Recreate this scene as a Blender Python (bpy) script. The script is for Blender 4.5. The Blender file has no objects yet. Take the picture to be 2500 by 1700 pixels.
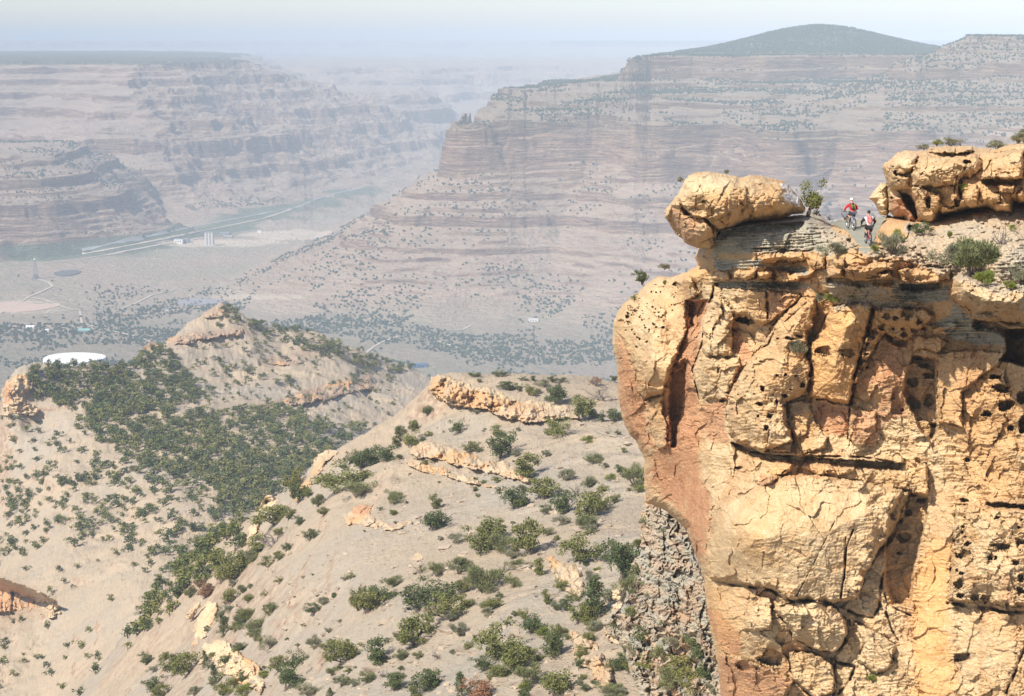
EXPO=0.5; HAZE_C=(0.80,0.905,1.0,1); HAZE_D=0.000118; HAZE_G=-0.4
import bpy, math, random
import numpy as np
from mathutils import Vector, Matrix
random.seed(7); RNG = np.random.default_rng(7)
SC = bpy.context.scene; COL = SC.collection
# ---------------------------------------------------------------- camera model
W, H, F = 1024, 696, 1576.0
PITCH = math.atan(307.0 / F); CA, SA = math.cos(PITCH), math.sin(PITCH)
def P(u, v, Y):
    """world point seen at photo position (u, v) standing Y metres ahead"""
    u = np.asarray(u, float); v = np.asarray(v, float)
    yc = (348 - v) / F
    wy = CA + SA * yc; wz = -SA + CA * yc
    return np.stack(np.broadcast_arrays((u - 512) / F / wy * Y, Y + 0 * u, wz / wy * Y), -1)
def proj(x, y, z):
    d = y * CA - z * SA; d = np.maximum(d, 1e-3)
    h = y * SA + z * CA
    return 512 + F * x / d, 348 - F * h / d
# ---------------------------------------------------------------- noise
_pr = np.random.default_rng(11); _perm = _pr.permutation(256); _perm = np.concatenate([_perm, _perm])
_ga = _pr.uniform(0, 2 * np.pi, 256); _gx, _gy = np.cos(_ga), np.sin(_ga)
def perlin(x, y, seed=0):
    x = np.asarray(x, float) + seed * 37.17; y = np.asarray(y, float) + seed * 91.7
    xi = np.floor(x).astype(int); yi = np.floor(y).astype(int); xf = x - xi; yf = y - yi
    xi &= 255; yi &= 255
    u = xf * xf * xf * (xf * (xf * 6 - 15) + 10); v = yf * yf * yf * (yf * (yf * 6 - 15) + 10)
    def g(a, b, fx, fy):
        h = _perm[(_perm[a & 255] + b) & 255]
        return _gx[h] * fx + _gy[h] * fy
    n00 = g(xi, yi, xf, yf); n10 = g(xi + 1, yi, xf - 1, yf); n01 = g(xi, yi + 1, xf, yf - 1); n11 = g(xi + 1, yi + 1, xf - 1, yf - 1)
    return ((n00 * (1 - u) + n10 * u) * (1 - v) + (n01 * (1 - u) + n11 * u) * v) * 1.5
def fbm(x, y, o=4, seed=0, gain=.5, lac=2.03):
    r = 0; a = 1
    for i in range(o):
        r = r + a * perlin(x, y, seed + i * 3); a *= gain; x = x * lac; y = y * lac
    return r
def ridged(x, y, o=4, seed=0, gain=.5):
    r = 0; a = 1
    for i in range(o):
        r = r + a * (1 - 2 * np.abs(perlin(x, y, seed + i * 5))); a *= gain; x = x * 2.1; y = y * 2.1
    return r
def worley(x, y, seed=0, jit=.9):
    """F1, F2, cell id of a jittered cell noise"""
    xi = np.floor(x).astype(int); yi = np.floor(y).astype(int)
    f1 = np.full(x.shape, 9.0); f2 = np.full(x.shape, 9.0); cid = np.zeros(x.shape)
    for dx in (-1, 0, 1):
        for dy in (-1, 0, 1):
            a = xi + dx; b = yi + dy
            h = _perm[(_perm[(a + seed) & 255] + b) & 255]; h2 = _perm[(h + 57) & 255]
            px = a + .5 + jit * (h / 255 - .5); py = b + .5 + jit * (h2 / 255 - .5)
            d = np.hypot(x - px, y - py)
            n = d < f1
            f2 = np.where(n, f1, np.minimum(f2, d)); cid = np.where(n, h / 255.0, cid); f1 = np.where(n, d, f1)
    return f1, f2, cid
def facets(x, y, seed=0, k=1.0):
    """planes tilted at random, one per cell: gives rock its flat broken faces"""
    xi = np.floor(x).astype(int); yi = np.floor(y).astype(int); f1 = np.full(x.shape, 9.0); out = np.zeros(x.shape)
    for dx in (-1, 0, 1):
        for dy in (-1, 0, 1):
            a = xi + dx; b = yi + dy; h = _perm[(_perm[(a + seed) & 255] + b) & 255]; h2 = _perm[(h + 57) & 255]; h3 = _perm[(h2 + 91) & 255]
            px = a + .5 + .9 * (h / 255 - .5); py = b + .5 + .9 * (h2 / 255 - .5); d = np.hypot(x - px, y - py); n = d < f1
            t = 6.2832 * h3 / 255; v = ((x - px) * math.cos(0) * np.cos(t) + (y - py) * np.sin(t)) + (h / 255 - .5) * .8
            out = np.where(n, v, out); f1 = np.where(n, d, f1)
    return out * k
def sstep(a, b, x):
    t = np.clip((x - a) / (b - a), 0, 1); return t * t * (3 - 2 * t)
class RBF:
    """thin-plate interpolation of scattered heights"""
    def __init__(s, pts, vals, sc):
        s.p = np.asarray(pts, float) / sc; s.sc = sc; n = len(s.p)
        d = np.hypot(s.p[:, None, 0] - s.p[None, :, 0], s.p[:, None, 1] - s.p[None, :, 1])
        A = np.zeros((n + 3, n + 3)); A[:n, :n] = s.k(d) + 1e-4 * np.eye(n)
        A[:n, n] = 1; A[:n, n + 1:] = s.p; A[n, :n] = 1; A[n + 1:, :n] = s.p.T
        s.w = np.linalg.solve(A, np.concatenate([vals, [0, 0, 0]]))
    def k(s, d): return d ** 2 * np.log(d + 1e-9)
    def __call__(s, x, y):
        x = np.asarray(x, float) / s.sc; y = np.asarray(y, float) / s.sc; sh = x.shape; x = x.ravel(); y = y.ravel()
        r = s.w[-3] + s.w[-2] * x + s.w[-1] * y
        for i, (a, b) in enumerate(s.p): r = r + s.w[i] * s.k(np.hypot(x - a, y - b))
        return r.reshape(sh)
def pip(poly, x, y):
    ins = np.zeros(x.shape, bool); n = len(poly)
    for i in range(n):
        x0, y0 = poly[i]; x1, y1 = poly[(i + 1) % n]
        if y0 == y1: continue
        c = ((y0 > y) != (y1 > y)) & (x < (x1 - x0) * (y - y0) / (y1 - y0) + x0); ins ^= c
    return ins
def segd(pts, x, y, closed=False):
    d = np.full(x.shape, 1e9); n = len(pts)
    for i in range(n if closed else n - 1):
        x0, y0 = pts[i][:2]; x1, y1 = pts[(i + 1) % n][:2]; dx = x1 - x0; dy = y1 - y0
        t = np.clip(((x - x0) * dx + (y - y0) * dy) / (dx * dx + dy * dy + 1e-12), 0, 1)
        d = np.minimum(d, np.hypot(x - x0 - t * dx, y - y0 - t * dy))
    return d
def sdf(poly, x, y):
    d = segd(poly, x, y, True); return np.where(pip(poly, x, y), d, -d)
# ---------------------------------------------------------------- objects
def mesh_np(name, V, Q, mat=None, attrs=None, smooth=True, parent=None):
    me = bpy.data.meshes.new(name); V = np.ascontiguousarray(V, np.float32); Q = np.ascontiguousarray(Q, np.int32)
    k = Q.shape[1]; me.vertices.add(len(V)); me.vertices.foreach_set('co', V.ravel())
    me.loops.add(Q.size); me.loops.foreach_set('vertex_index', Q.ravel())
    me.polygons.add(len(Q)); me.polygons.foreach_set('loop_start', np.arange(0, Q.size, k, dtype=np.int32))
    try: me.polygons.foreach_set('loop_total', np.full(len(Q), k, np.int32))
    except Exception: pass
    me.polygons.foreach_set('use_smooth', np.full(len(Q), smooth))
    if attrs:
        for an, av in attrs.items():
            if av.ndim == 1:
                a = me.attributes.new(an, 'FLOAT', 'POINT'); a.data.foreach_set('value', np.ascontiguousarray(av, np.float32))
            else:
                a = me.attributes.new(an, 'FLOAT_VECTOR', 'POINT'); a.data.foreach_set('vector', np.ascontiguousarray(av, np.float32).ravel())
    me.update(calc_edges=True); me.validate()
    if mat: me.materials.append(mat)
    return link(name, me, parent)
def link(name, me, parent=None):
    o = bpy.data.objects.new(name, me); COL.objects.link(o)
    if parent: o.parent = parent
    return o
def tag(o, label=None, cat=None, group=None, kind=None):
    if label: o['label'] = label
    if cat: o['category'] = cat
    if group: o['group'] = group
    if kind: o['kind'] = kind
    return o
class MB:
    """collects simple shapes into one mesh"""
    def __init__(s): s.v = []; s.f = []; s.m = []
    def add(s, V, Fc, m=0):
        b = len(s.v); s.v += [tuple(p) for p in V]; s.f += [tuple(i + b for i in f) for f in Fc]; s.m += [m] * len(Fc)
    def box(s, c, h, R=None, m=0, taper=1.0):
        c = Vector(c); vs = []
        for dz in (-1, 1):
            t = taper if dz > 0 else 1
            for dx, dy in ((-1, -1), (1, -1), (1, 1), (-1, 1)):
                q = Vector((dx * h[0] * t, dy * h[1] * t, dz * h[2])); q = R @ q if R else q; vs.append(c + q)
        s.add(vs, [(0, 3, 2, 1), (4, 5, 6, 7), (0, 1, 5, 4), (1, 2, 6, 5), (2, 3, 7, 6), (3, 0, 4, 7)], m)
    def tube(s, pts, rad, n=6, m=0, caps=True):
        pts = [Vector(p) for p in pts]; rad = [float(r_) for r_ in rad] if hasattr(rad, '__len__') else [float(rad)] * len(pts); V = []
        for i, p in enumerate(pts):
            t = (pts[min(i + 1, len(pts) - 1)] - pts[max(i - 1, 0)]).normalized()
            a = t.orthogonal().normalized() if i == 0 else (a0 - t * a0.dot(t)).normalized(); a0 = a; b = t.cross(a)
            V += [p + rad[i] * (math.cos(k * 2 * math.pi / n) * a + math.sin(k * 2 * math.pi / n) * b) for k in range(n)]
        Fc = [(i * n + k, i * n + (k + 1) % n, (i + 1) * n + (k + 1) % n, (i + 1) * n + k) for i in range(len(pts) - 1) for k in range(n)]
        if caps: Fc += [tuple(range(n))[::-1], tuple(range((len(pts) - 1) * n, len(pts) * n))]
        s.add(V, Fc, m)
    def ball(s, c, r, R=None, nu=10, nv=7, m=0, f=None):
        V = []; Fc = []; c = Vector(c); r = r if hasattr(r, '__len__') else (r, r, r)
        for j in range(nv + 1):
            th = math.pi * j / nv
            for i in range(nu):
                ph = 2 * math.pi * i / nu; q = Vector((math.sin(th) * math.cos(ph) * r[0], math.sin(th) * math.sin(ph) * r[1], math.cos(th) * r[2]))
                if f: q = f(q)
                V.append(c + (R @ q if R else q))
        for j in range(nv):
            for i in range(nu): Fc.append((j * nu + i, (j + 1) * nu + i, (j + 1) * nu + (i + 1) % nu, j * nu + (i + 1) % nu))
        s.add(V, Fc, m)
    def torus(s, c, R_, r, ax, n=28, k=6, m=0):
        c = Vector(c); ax = Vector(ax).normalized(); a = ax.orthogonal().normalized(); b = ax.cross(a); V = []; Fc = []
        for i in range(n):
            t = 2 * math.pi * i / n; d = math.cos(t) * a + math.sin(t) * b
            for j in range(k):
                q = 2 * math.pi * j / k; V.append(c + d * (R_ + r * math.cos(q)) + ax * r * math.sin(q))
        for i in range(n):
            for j in range(k): Fc.append((i * k + j, ((i + 1) % n) * k + j, ((i + 1) % n) * k + (j + 1) % k, i * k + (j + 1) % k))
        s.add(V, Fc, m)
    def build(s, name, mats, parent=None, smooth=False):
        me = bpy.data.meshes.new(name); me.from_pydata(s.v, [], s.f)
        for mt in (mats if isinstance(mats, (list, tuple)) else [mats]): me.materials.append(mt)
        me.polygons.foreach_set('material_index', s.m); me.polygons.foreach_set('use_smooth', [smooth] * len(s.f)); me.update()
        return link(name, me, parent)
# ---------------------------------------------------------------- materials
class NT:
    def __init__(s, name):
        s.m = bpy.data.materials.new(name); s.m.use_nodes = True; s.t = s.m.node_tree; s.n = s.t.nodes; s.n.clear()
        s.out = s.n.new('ShaderNodeOutputMaterial'); s.b = s.n.new('ShaderNodeBsdfPrincipled'); s.l(s.b.outputs[0], s.out.inputs[0])
        s.b.inputs['Roughness'].default_value = .9; s.b.inputs['Specular IOR Level'].default_value = .15
        s.geo = s.n.new('ShaderNodeNewGeometry'); s.pos = s.geo.outputs['Position']
    def l(s, a, b): s.t.links.new(a, b)
    def set(s, inp, v):
        if v is None: return
        if hasattr(v, 'is_linked') or hasattr(v, 'links'): s.l(v, inp)
        else: inp.default_value = (*v, 1) if (hasattr(v, '__len__') and len(v) == 3 and inp.type == 'RGBA') else v
    def math(s, op, a, b=0, c=None, clamp=False):
        n = s.n.new('ShaderNodeMath'); n.operation = op; n.use_clamp = clamp; s.set(n.inputs[0], a); s.set(n.inputs[1], b)
        if c is not None: s.set(n.inputs[2], c)
        return n.outputs[0]
    def mix(s, f, a, b, bt='MIX'):
        n = s.n.new('ShaderNodeMix'); n.data_type = 'RGBA'; n.blend_type = bt; s.set(n.inputs[0], f); s.set(n.inputs[6], a); s.set(n.inputs[7], b); return n.outputs[2]
    def noise(s, scale, det=4, rough=.55, vec=None, dist=0, col=False):
        n = s.n.new('ShaderNodeTexNoise'); s.l(vec or s.pos, n.inputs['Vector']); n.inputs['Scale'].default_value = scale; n.inputs['Detail'].default_value = det
        n.inputs['Roughness'].default_value = rough; n.inputs['Distortion'].default_value = dist; return n.outputs[1 if col else 0]
    def vor(s, scale, feat='F1', vec=None, out=0, rnd=1):
        n = s.n.new('ShaderNodeTexVoronoi'); n.feature = feat; s.l(vec or s.pos, n.inputs['Vector']); n.inputs['Scale'].default_value = scale; n.inputs['Randomness'].default_value = rnd; return n.outputs[out]
    def vmul(s, vec, k):
        n = s.n.new('ShaderNodeVectorMath'); n.operation = 'MULTIPLY'; s.l(vec, n.inputs[0]); n.inputs[1].default_value = k; return n.outputs[0]
    def ramp(s, f, stops, interp='LINEAR'):
        n = s.n.new('ShaderNodeValToRGB'); s.set(n.inputs[0], f); e = n.color_ramp.elements; n.color_ramp.interpolation = interp
        while len(e) < len(stops): e.new(.5)
        for i, (p, c) in enumerate(stops): e[i].position = p; e[i].color = (*c, 1) if hasattr(c, '__len__') else (c, c, c, 1)
        return n.outputs[0]
    def mr(s, v, a, b, c=0, d=1):
        n = s.n.new('ShaderNodeMapRange'); s.set(n.inputs[0], v); n.inputs[1].default_value = a; n.inputs[2].default_value = b; n.inputs[3].default_value = c; n.inputs[4].default_value = d; return n.outputs[0]
    def attr(s, name, vec=False):
        n = s.n.new('ShaderNodeAttribute'); n.attribute_name = name; return n.outputs['Vector' if vec else 'Fac']
    def sep(s, vec):
        n = s.n.new('ShaderNodeSeparateXYZ'); s.l(vec, n.inputs[0]); return n.outputs
    def bump(s, h, dist, strength=1.0):
        n = s.n.new('ShaderNodeBump'); s.l(h, n.inputs['Height']); n.inputs['Distance'].default_value = dist; n.inputs['Strength'].default_value = strength; s.l(n.outputs[0], s.b.inputs['Normal']); return n
    def color(s, c): s.set(s.b.inputs['Base Color'], c); return s.m
def plain(name, c, rough=.7, metal=0, var=.12, scale=8):
    t = NT(name); n = t.noise(scale, 3)
    t.color(t.mix(t.mr(n, .3, .7), tuple(x * (1 - var) for x in c), tuple(min(1, x * (1 + var)) for x in c)))
    t.b.inputs['Roughness'].default_value = rough; t.b.inputs['Metallic'].default_value = metal; t.b.inputs['Specular IOR Level'].default_value = .3
    return t.m
# ---------------------------------------------------------------- camera, light, sky, haze
cam = bpy.data.cameras.new('camera'); cam.lens = 36 * F / W; cam.sensor_width = 36; cam.clip_end = 90000; cam.clip_start = .5
co = bpy.data.objects.new('camera', cam); COL.objects.link(co); co.rotation_euler = (math.pi / 2 - PITCH, 0, 0); SC.camera = co
SUN = Vector((-.66, -.60, .92)).normalized(); EL = math.asin(SUN.z)
sl = bpy.data.lights.new('sun', 'SUN'); sl.energy = 4.6; sl.angle = math.radians(.6); sl.color = (1, .95, .87)
so = bpy.data.objects.new('sun', sl); COL.objects.link(so); so.rotation_euler = (-SUN).to_track_quat('-Z', 'Y').to_euler()
w = bpy.data.worlds.new('World'); SC.world = w; w.use_nodes = True; nt = w.node_tree; nt.nodes.clear()
sky = nt.nodes.new('ShaderNodeTexSky'); sky.sky_type = 'NISHITA'; sky.sun_disc = False; sky.sun_elevation = EL
sky.sun_rotation = math.atan2(SUN.x, SUN.y); sky.air_density = 1.0; sky.dust_density = 2.2; sky.ozone_density = 1.0; sky.altitude = 1500
bg = nt.nodes.new('ShaderNodeBackground'); bg.inputs[1].default_value = .14; wo = nt.nodes.new('ShaderNodeOutputWorld')
tn = nt.nodes.new('ShaderNodeMix'); tn.data_type = 'RGBA'; tn.blend_type = 'MULTIPLY'; tn.inputs[0].default_value = 1; tn.inputs[7].default_value = (.88, .84, .86, 1); nt.links.new(sky.outputs[0], tn.inputs[6]); nt.links.new(tn.outputs[2], bg.inputs[0]); nt.links.new(bg.outputs[0], wo.inputs[0])
SC.view_settings.view_transform = 'Standard'; SC.view_settings.look = 'None'; SC.view_settings.exposure = EXPO; SC.view_settings.gamma = 1
SC.cycles.max_bounces = 5; SC.cycles.diffuse_bounces = 2; SC.cycles.volume_bounces = 0; SC.cycles.transparent_max_bounces = 8
mh = bpy.data.materials.new('haze_air'); mh.use_nodes = True; n = mh.node_tree.nodes; n.clear()
oo = n.new('ShaderNodeOutputMaterial'); pv = n.new('ShaderNodeVolumePrincipled'); mh.node_tree.links.new(pv.outputs[0], oo.inputs['Volume'])
pv.inputs['Color'].default_value = HAZE_C; pv.inputs['Density'].default_value = HAZE_D; pv.inputs['Anisotropy'].default_value = HAZE_G
mb = MB(); x0, x1, y0, y1, z0, z1 = -17000, 17000, -400, 43000, -760, 130
mb.box(((x0 + x1) / 2, (y0 + y1) / 2, (z0 + z1) / 2), ((x1 - x0) / 2, (y1 - y0) / 2, (z1 - z0) / 2))
hz = mb.build('haze', mh); tag(hz, kind='stuff')
# ---------------------------------------------------------------- far country: mesas and valley floor, z(x, y) in world metres
def UY(L): return np.array([((u - 512) / F * Y * 1.0, Y) for u, Y in L])
MD = UY([(470, 4000), (520, 4080), (600, 4100), (660, 3950), (730, 4050), (768, 3800), (790, 3650), (830, 3750), (870, 3700), (915, 3600), (935, 3850), (1030, 3650), (1250, 3500), (1250, 12000), (660, 12000), (600, 7000), (526, 5000)])
TD = np.array([(-2000, -600), (-640, -600), (-400, -520), (-330, -494), (-322, -480), (-225, -441), (-222, -418), (-215, -415), (-150, -385), (-146, -372), (-70, -338), (-62, -330), (-48, -262), (-42, -258), (-36, -222), (-24, -218), (-20, -203), (0, -200), (60, -192), (66, -184), (300, -178), (9000, -170)], float)
MDU = UY([(628, 4760), (690, 4860), (760, 4700), (840, 4820), (900, 4700), (1250, 4600), (1250, 12000), (740, 12000), (700, 7000), (658, 5400)])
TDU = np.array([(-2600, -800), (-1200, -300), (-800, -212), (-560, -176), (-552, -164), (-400, -152), (-392, -142), (-200, -130), (-192, -121), (-36, -114), (-28, -84), (-14, -80), (-8, -58), (-4, -54), (0, -44), (60, -42), (1000, -37), (9000, -40)], float)
MD2 = UY([(893, 4250), (930, 4080), (1000, 4050), (1060, 3950), (1250, 3800), (1250, 7000), (1000, 6000), (930, 4700)])
TD2 = np.array([(-900, -700), (-480, -215), (-300, -165), (-292, -152), (-150, -128), (-144, -120), (-40, -99), (-30, -60), (-20, -52), (0, -48), (60, -30), (66, -18), (130, 4), (136, 12), (3000, 14)], float)
ME = UY([(-400, 6800), (-100, 7000), (0, 6850), (110, 7050), (120, 6900), (176, 6550), (205, 6900), (238, 7600), (222, 8700), (240, 12500), (-400, 12500)])
TE = np.array([(-9000, -640), (-1600, -600), (-1250, -545), (-1050, -490), (-1035, -455), (-800, -400), (-782, -345), (-560, -296), (-546, -258), (-400, -234), (-390, -205), (-260, -182), (-248, -158), (-120, -140), (-110, -114), (-30, -104), (-10, -90), (300, -80), (3000, -60)], float)
MB1 = UY([(60, 7000), (150, 6650), (186, 6250), (236, 6750), (330, 7700), (430, 8800), (415, 9900), (-100, 9900)])
TB1 = np.array([(-3000, -640), (-900, -600), (-480, -545), (-300, -510), (-285, -470), (-150, -430), (-135, -360), (-40, -335), (-28, -296), (0, -288), (60, -268), (110, -250), (122, -215), (240, -190), (255, -150), (380, -120), (400, -88), (3000, -70)], float)
TB1B = np.vstack([TB1[:11], [(3000, -245)]])
ME2 = UY([(-300, 4600), (-60, 4720), (0, 4760), (34, 4850), (60, 5300), (-300, 5900)])
TE2 = np.array([(-2000, -700), (-430, -600), (-350, -530), (-300, -488), (-292, -456), (-180, -420), (-170, -392), (-70, -366), (-60, -345), (0, -338), (200, -332)], float)
MF = UY([(-500, 12500), (100, 12000), (235, 11200), (300, 10900), (350, 11300), (420, 10900), (480, 11600), (640, 12300), (1100, 12500), (1100, 17000), (-500, 17000)])
TF = np.array([(-6000, -600), (-3000, -600), (-1500, -470), (-1470, -430), (-900, -380), (-880, -330), (-500, -290), (-480, -250), (-200, -220), (-180, -185), (0, -178), (2000, -150)], float)
MG = UY([(-700, 20500), (0, 20000), (170, 21500), (300, 24000), (420, 21800), (560, 21000), (800, 20000), (1700, 20000), (1700, 34000), (-700, 34000)])
TG = np.array([(-6000, -420), (-2600, -330), (-1500, -220), (-1400, -160), (-300, -90), (-100, -15), (0, 0), (3000, 8), (9000, 0)], float)
def prof(T, d, m=None):
    a = np.interp(d, T[:, 0], T[:, 1])
    if m is None: return a
    b = sum(np.interp(d + e, T[:, 0], T[:, 1]) for e in (-140, -70, 0, 70, 140)) / 5
    return a * (1 - m) + b * m
EL0, EL1 = MB1[2], MB1[5]; EDR = (EL1 - EL0) / np.linalg.norm(EL1 - EL0); ME_T = TE
def z_far(x, y):
    n1 = fbm(x / 900, y / 900, 4, 3) * 150; n2 = ridged(x / 240, y / 240, 4, 9) * 30; n3 = fbm(x / 60, y / 60, 3, 21) * 9
    wr = n1 + n2 + n3; ns = n1 * .35 + n2 * .8 + n3
    zz = -600 + fbm(x / 700, y / 700, 4, 31) * 11 + fbm(x / 120, y / 120, 3, 8) * 2.0 + sstep(6000, 9000, y) * 20
    bed = fbm(x / 1500, y / 1500, 2, 71) * 7
    for poly, T, k, bl in ((MD, TD, .44, .0), (MDU, TDU, .18, -.6), (MD2, TD2, .45, .1), (ME, TE, .7, .3), (MB1, TB1B, .8, .3), (ME2, TE2, .6, .15), (MF, TF, 2.4, .6), (MG, TG, 3.5, .3)):
        bb = (x > poly[:, 0].min() - 3200) & (x < poly[:, 0].max() + 3200) & (y > poly[:, 1].min() - 3600)
        if not bb.any(): continue
        xs = x[bb]; ys = y[bb]; d = sdf(poly, xs, ys); amp = np.clip(1 - d / 2200, .25, 1)
        dd = d + (wr[bb] * k) * amp
        mm = np.clip(fbm(xs / 420, ys / 420 + prof(T, d) / 90, 3, 47) * 1.3 + bl, 0, 1)
        zt = prof(T, dd, mm) + bed[bb] * (d > -500)
        if T is ME_T:
            L = ((xs - EL0[0]) * EDR[1] - (ys - EL0[1]) * EDR[0]) * -1; zt = np.minimum(zt, prof(TB1, L + (n1[bb] * 1.1 + n2[bb] * 2.2 + n3[bb] * 1.5), np.clip(mm + .25, 0, 1)))
        if T is TDU: zt = np.where(zz[bb] > -212, zt, -900)
        zz[bb] = np.maximum(zz[bb], zt)
    # thin hard beds step out of every slope
    tb = (zz + fbm(x / 300, y / 300, 2, 56) * 9) / 17; fr = tb - np.floor(tb); km = sstep(-.15, .3, fbm(x / 170, y / 170 + tb * .3, 3, 93)) * sstep(-572, -545, zz) * (zz < -52)
    zz = zz + km * (sstep(.0, .3, fr) - fr) * 9
    # forested dome on the high mesa
    cx, cy = (812 - 512) / F * 5700, 5700; r = np.hypot((x - cx) / 400, (y - cy) / 560)
    zz = zz + np.maximum(96 * (np.exp(-(r * 1.25) ** 2) - .05), 0) * (zz > -300) + (r < 1.2) * fbm(x / 160, y / 160, 3, 5) * 2.5
    return zz
def polar(zf, u0, u1, du, ylist, nrow, wdepth=.12, name='g'):
    """terrain sheet: fine where it is steep or near, coarse elsewhere"""
    uc = np.arange(u0, u1 + 3 * du, 3 * du); U, Yg = np.meshgrid(uc, ylist); X = (U - 512) / F * Yg
    Z = zf(X, Yg); pu, pv = proj(X, Yg, Z)
    s = np.abs(np.diff(pv, axis=0)) + wdepth * np.diff(np.log(Yg), axis=0) * 100
    s = np.vstack([np.zeros(len(uc)), np.cumsum(s, 0)]); s /= s[-1]; tt = np.linspace(0, 1, nrow)
    k = np.ones(5) / 5; s = np.apply_along_axis(lambda a: np.convolve(np.pad(a, 2, 'edge'), k, 'valid'), 1, s)
    Yc = np.stack([np.interp(tt, s[:, j], ylist) for j in range(len(uc))], 1)
    us = np.arange(u0, u1 + du, du); j = np.clip(((us - u0) / (3 * du)).astype(int), 0, len(uc) - 2); fr = (us - uc[j]) / (3 * du)
    Yo = Yc[:, j] * (1 - fr) + Yc[:, j + 1] * fr
    Xo = (us[None, :] - 512) / F * Yo; Zo = zf(Xo, Yo)
    V = np.stack([Xo, Yo, Zo], -1).reshape(-1, 3); n = len(us)
    i = (np.arange(nrow - 1)[:, None] * n + np.arange(n - 1)[None, :]).ravel(); Q = np.stack([i, i + 1, i + n + 1, i + n], -1)
    return V, Q, Xo, Yo, Zo
def far_mat():
    t = NT('far_rock_and_soil'); x, y, z = t.sep(t.pos)
    slope = t.sep(t.geo.outputs['Normal'])[2]
    wz = t.math('ADD', z, t.math('MULTIPLY', t.math('SUBTRACT', t.noise(.004, 3), .5), 26))
    st = t.n.new('ShaderNodeCombineXYZ'); t.l(wz, st.inputs[2]); t.l(t.math('MULTIPLY', x, .06), st.inputs[0]); t.l(t.math('MULTIPLY', y, .06), st.inputs[1])
    band = t.noise(.055, 6, .75, vec=st.outputs[0])
    band2 = t.noise(.25, 3, .7, vec=st.outputs[0])
    soil = t.mix(t.mr(t.noise(.006, 5), .35, .65), (.34, .25, .175), (.39, .30, .215))
    soil = t.mix(t.mr(band, .42, .62), soil, (.44, .32, .23))
    rock = t.ramp(band, [(.3, (.15, .085, .06)), (.43, (.27, .155, .10)), (.52, (.44, .30, .19)), (.6, (.24, .14, .095)), (.72, (.20, .12, .09))])
    rock = t.mix(t.mr(band2, .4, .62, 0, .7), rock, (.11, .065, .05))
    steep = t.mr(slope, .90, .70)
    c = t.mix(steep, soil, rock)
    # valley floor: dry grass, river flats
    low = t.mr(z, -575, -592); fl = t.mix(t.mr(t.noise(.0032, 5, .6), .42, .6), (.40, .31, .225), (.35, .30, .21))
    fl = t.mix(t.mr(t.noise(.012, 4, .6), .55, .7, 0, .7), fl, (.44, .35, .26)); c = t.mix(low, c, fl)
    rv = t.attr('river'); c = t.mix(rv, c, (.14, .165, .10))
    gr = t.attr('green'); gn = t.math('MULTIPLY', gr, t.mr(t.noise(.05, 5, .7), .25, .5)); c = t.mix(gn, c, (.045, .07, .032))
    bare = t.attr('bare'); c = t.mix(bare, c, (.60, .49, .37))
    t.bump(t.math('ADD', band2, t.noise(.06, 5, .7)), 14, 1)
    return t.color(c)
RIVER = [(-60, 256), (30, 259), (120, 252), (170, 243), (230, 229), (300, 212), (330, 205), (362, 187), (400, 175), (470, 152)]
yl = np.concatenate([np.geomspace(2250, 3300, 260)[:-1], np.geomspace(3300, 5600, 1100)[:-1], np.geomspace(5600, 9500, 700)[:-1], np.geomspace(9500, 40000, 700)])
V, Q, X, Y, Z = polar(z_far, -110, 1130, 1.0, yl, 760)
def gp(u, v, z=-600):
    """point of the plane z seen at (u, v)"""
    p = P(u, v, 1.0); Yy = z / p[..., 2]; return p * Yy[..., None]
rv = np.array([gp(np.array(float(a)), np.array(float(b))) for a, b in RIVER])
dr = segd([(a[0], a[1]) for a in rv], X, Y); flat = (Z < -562)
river = ((1 - sstep(70, 140, dr + fbm(X / 150, Y / 150, 3, 4) * 70 + (Y < 5600) * 15)) * flat).ravel()
pu, pv = proj(X, Y, Z)
def ell(a, b, ru, rv_): return 1 - sstep(.8, 1.15, np.hypot((pu - a) / ru, (pv - b) / rv_) + fbm(X / 90, Y / 90, 3, 2) * .25)
bare = np.maximum.reduce([ell(18, 307, 46, 7) * .5, ell(300, 235, 60, 5), ell(220, 243, 60, 4), ell(420, 226, 40, 3) * .6, ell(260, 297, 50, 3) * .5, ell(40, 327, 60, 5) * .25]) * flat
rr = np.hypot((X - (812 - 512) / F * 5700) / 400, (Y - 5700) / 560)
green = np.maximum(sstep(-62, -50, Z) * (Y > 4900) * (X > 500) * .95, (1 - sstep(.9, 1.25, rr)))
green = np.maximum(green, (Z > -100) * (Y > 6000) * (X < -300) * (Y < 16000) * .9)
green = np.maximum(green, .30 * flat * sstep(3700, 3000, Y)); green = np.maximum(green, .25 * (Z > -230) * (Y > 3600) * (Y < 5000) * (X > -200))
MFAR = far_mat()
o = mesh_np('terrain', V, Q, MFAR, dict(river=river, green=green.ravel(), bare=bare.ravel())); tag(o, kind='structure')
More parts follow.
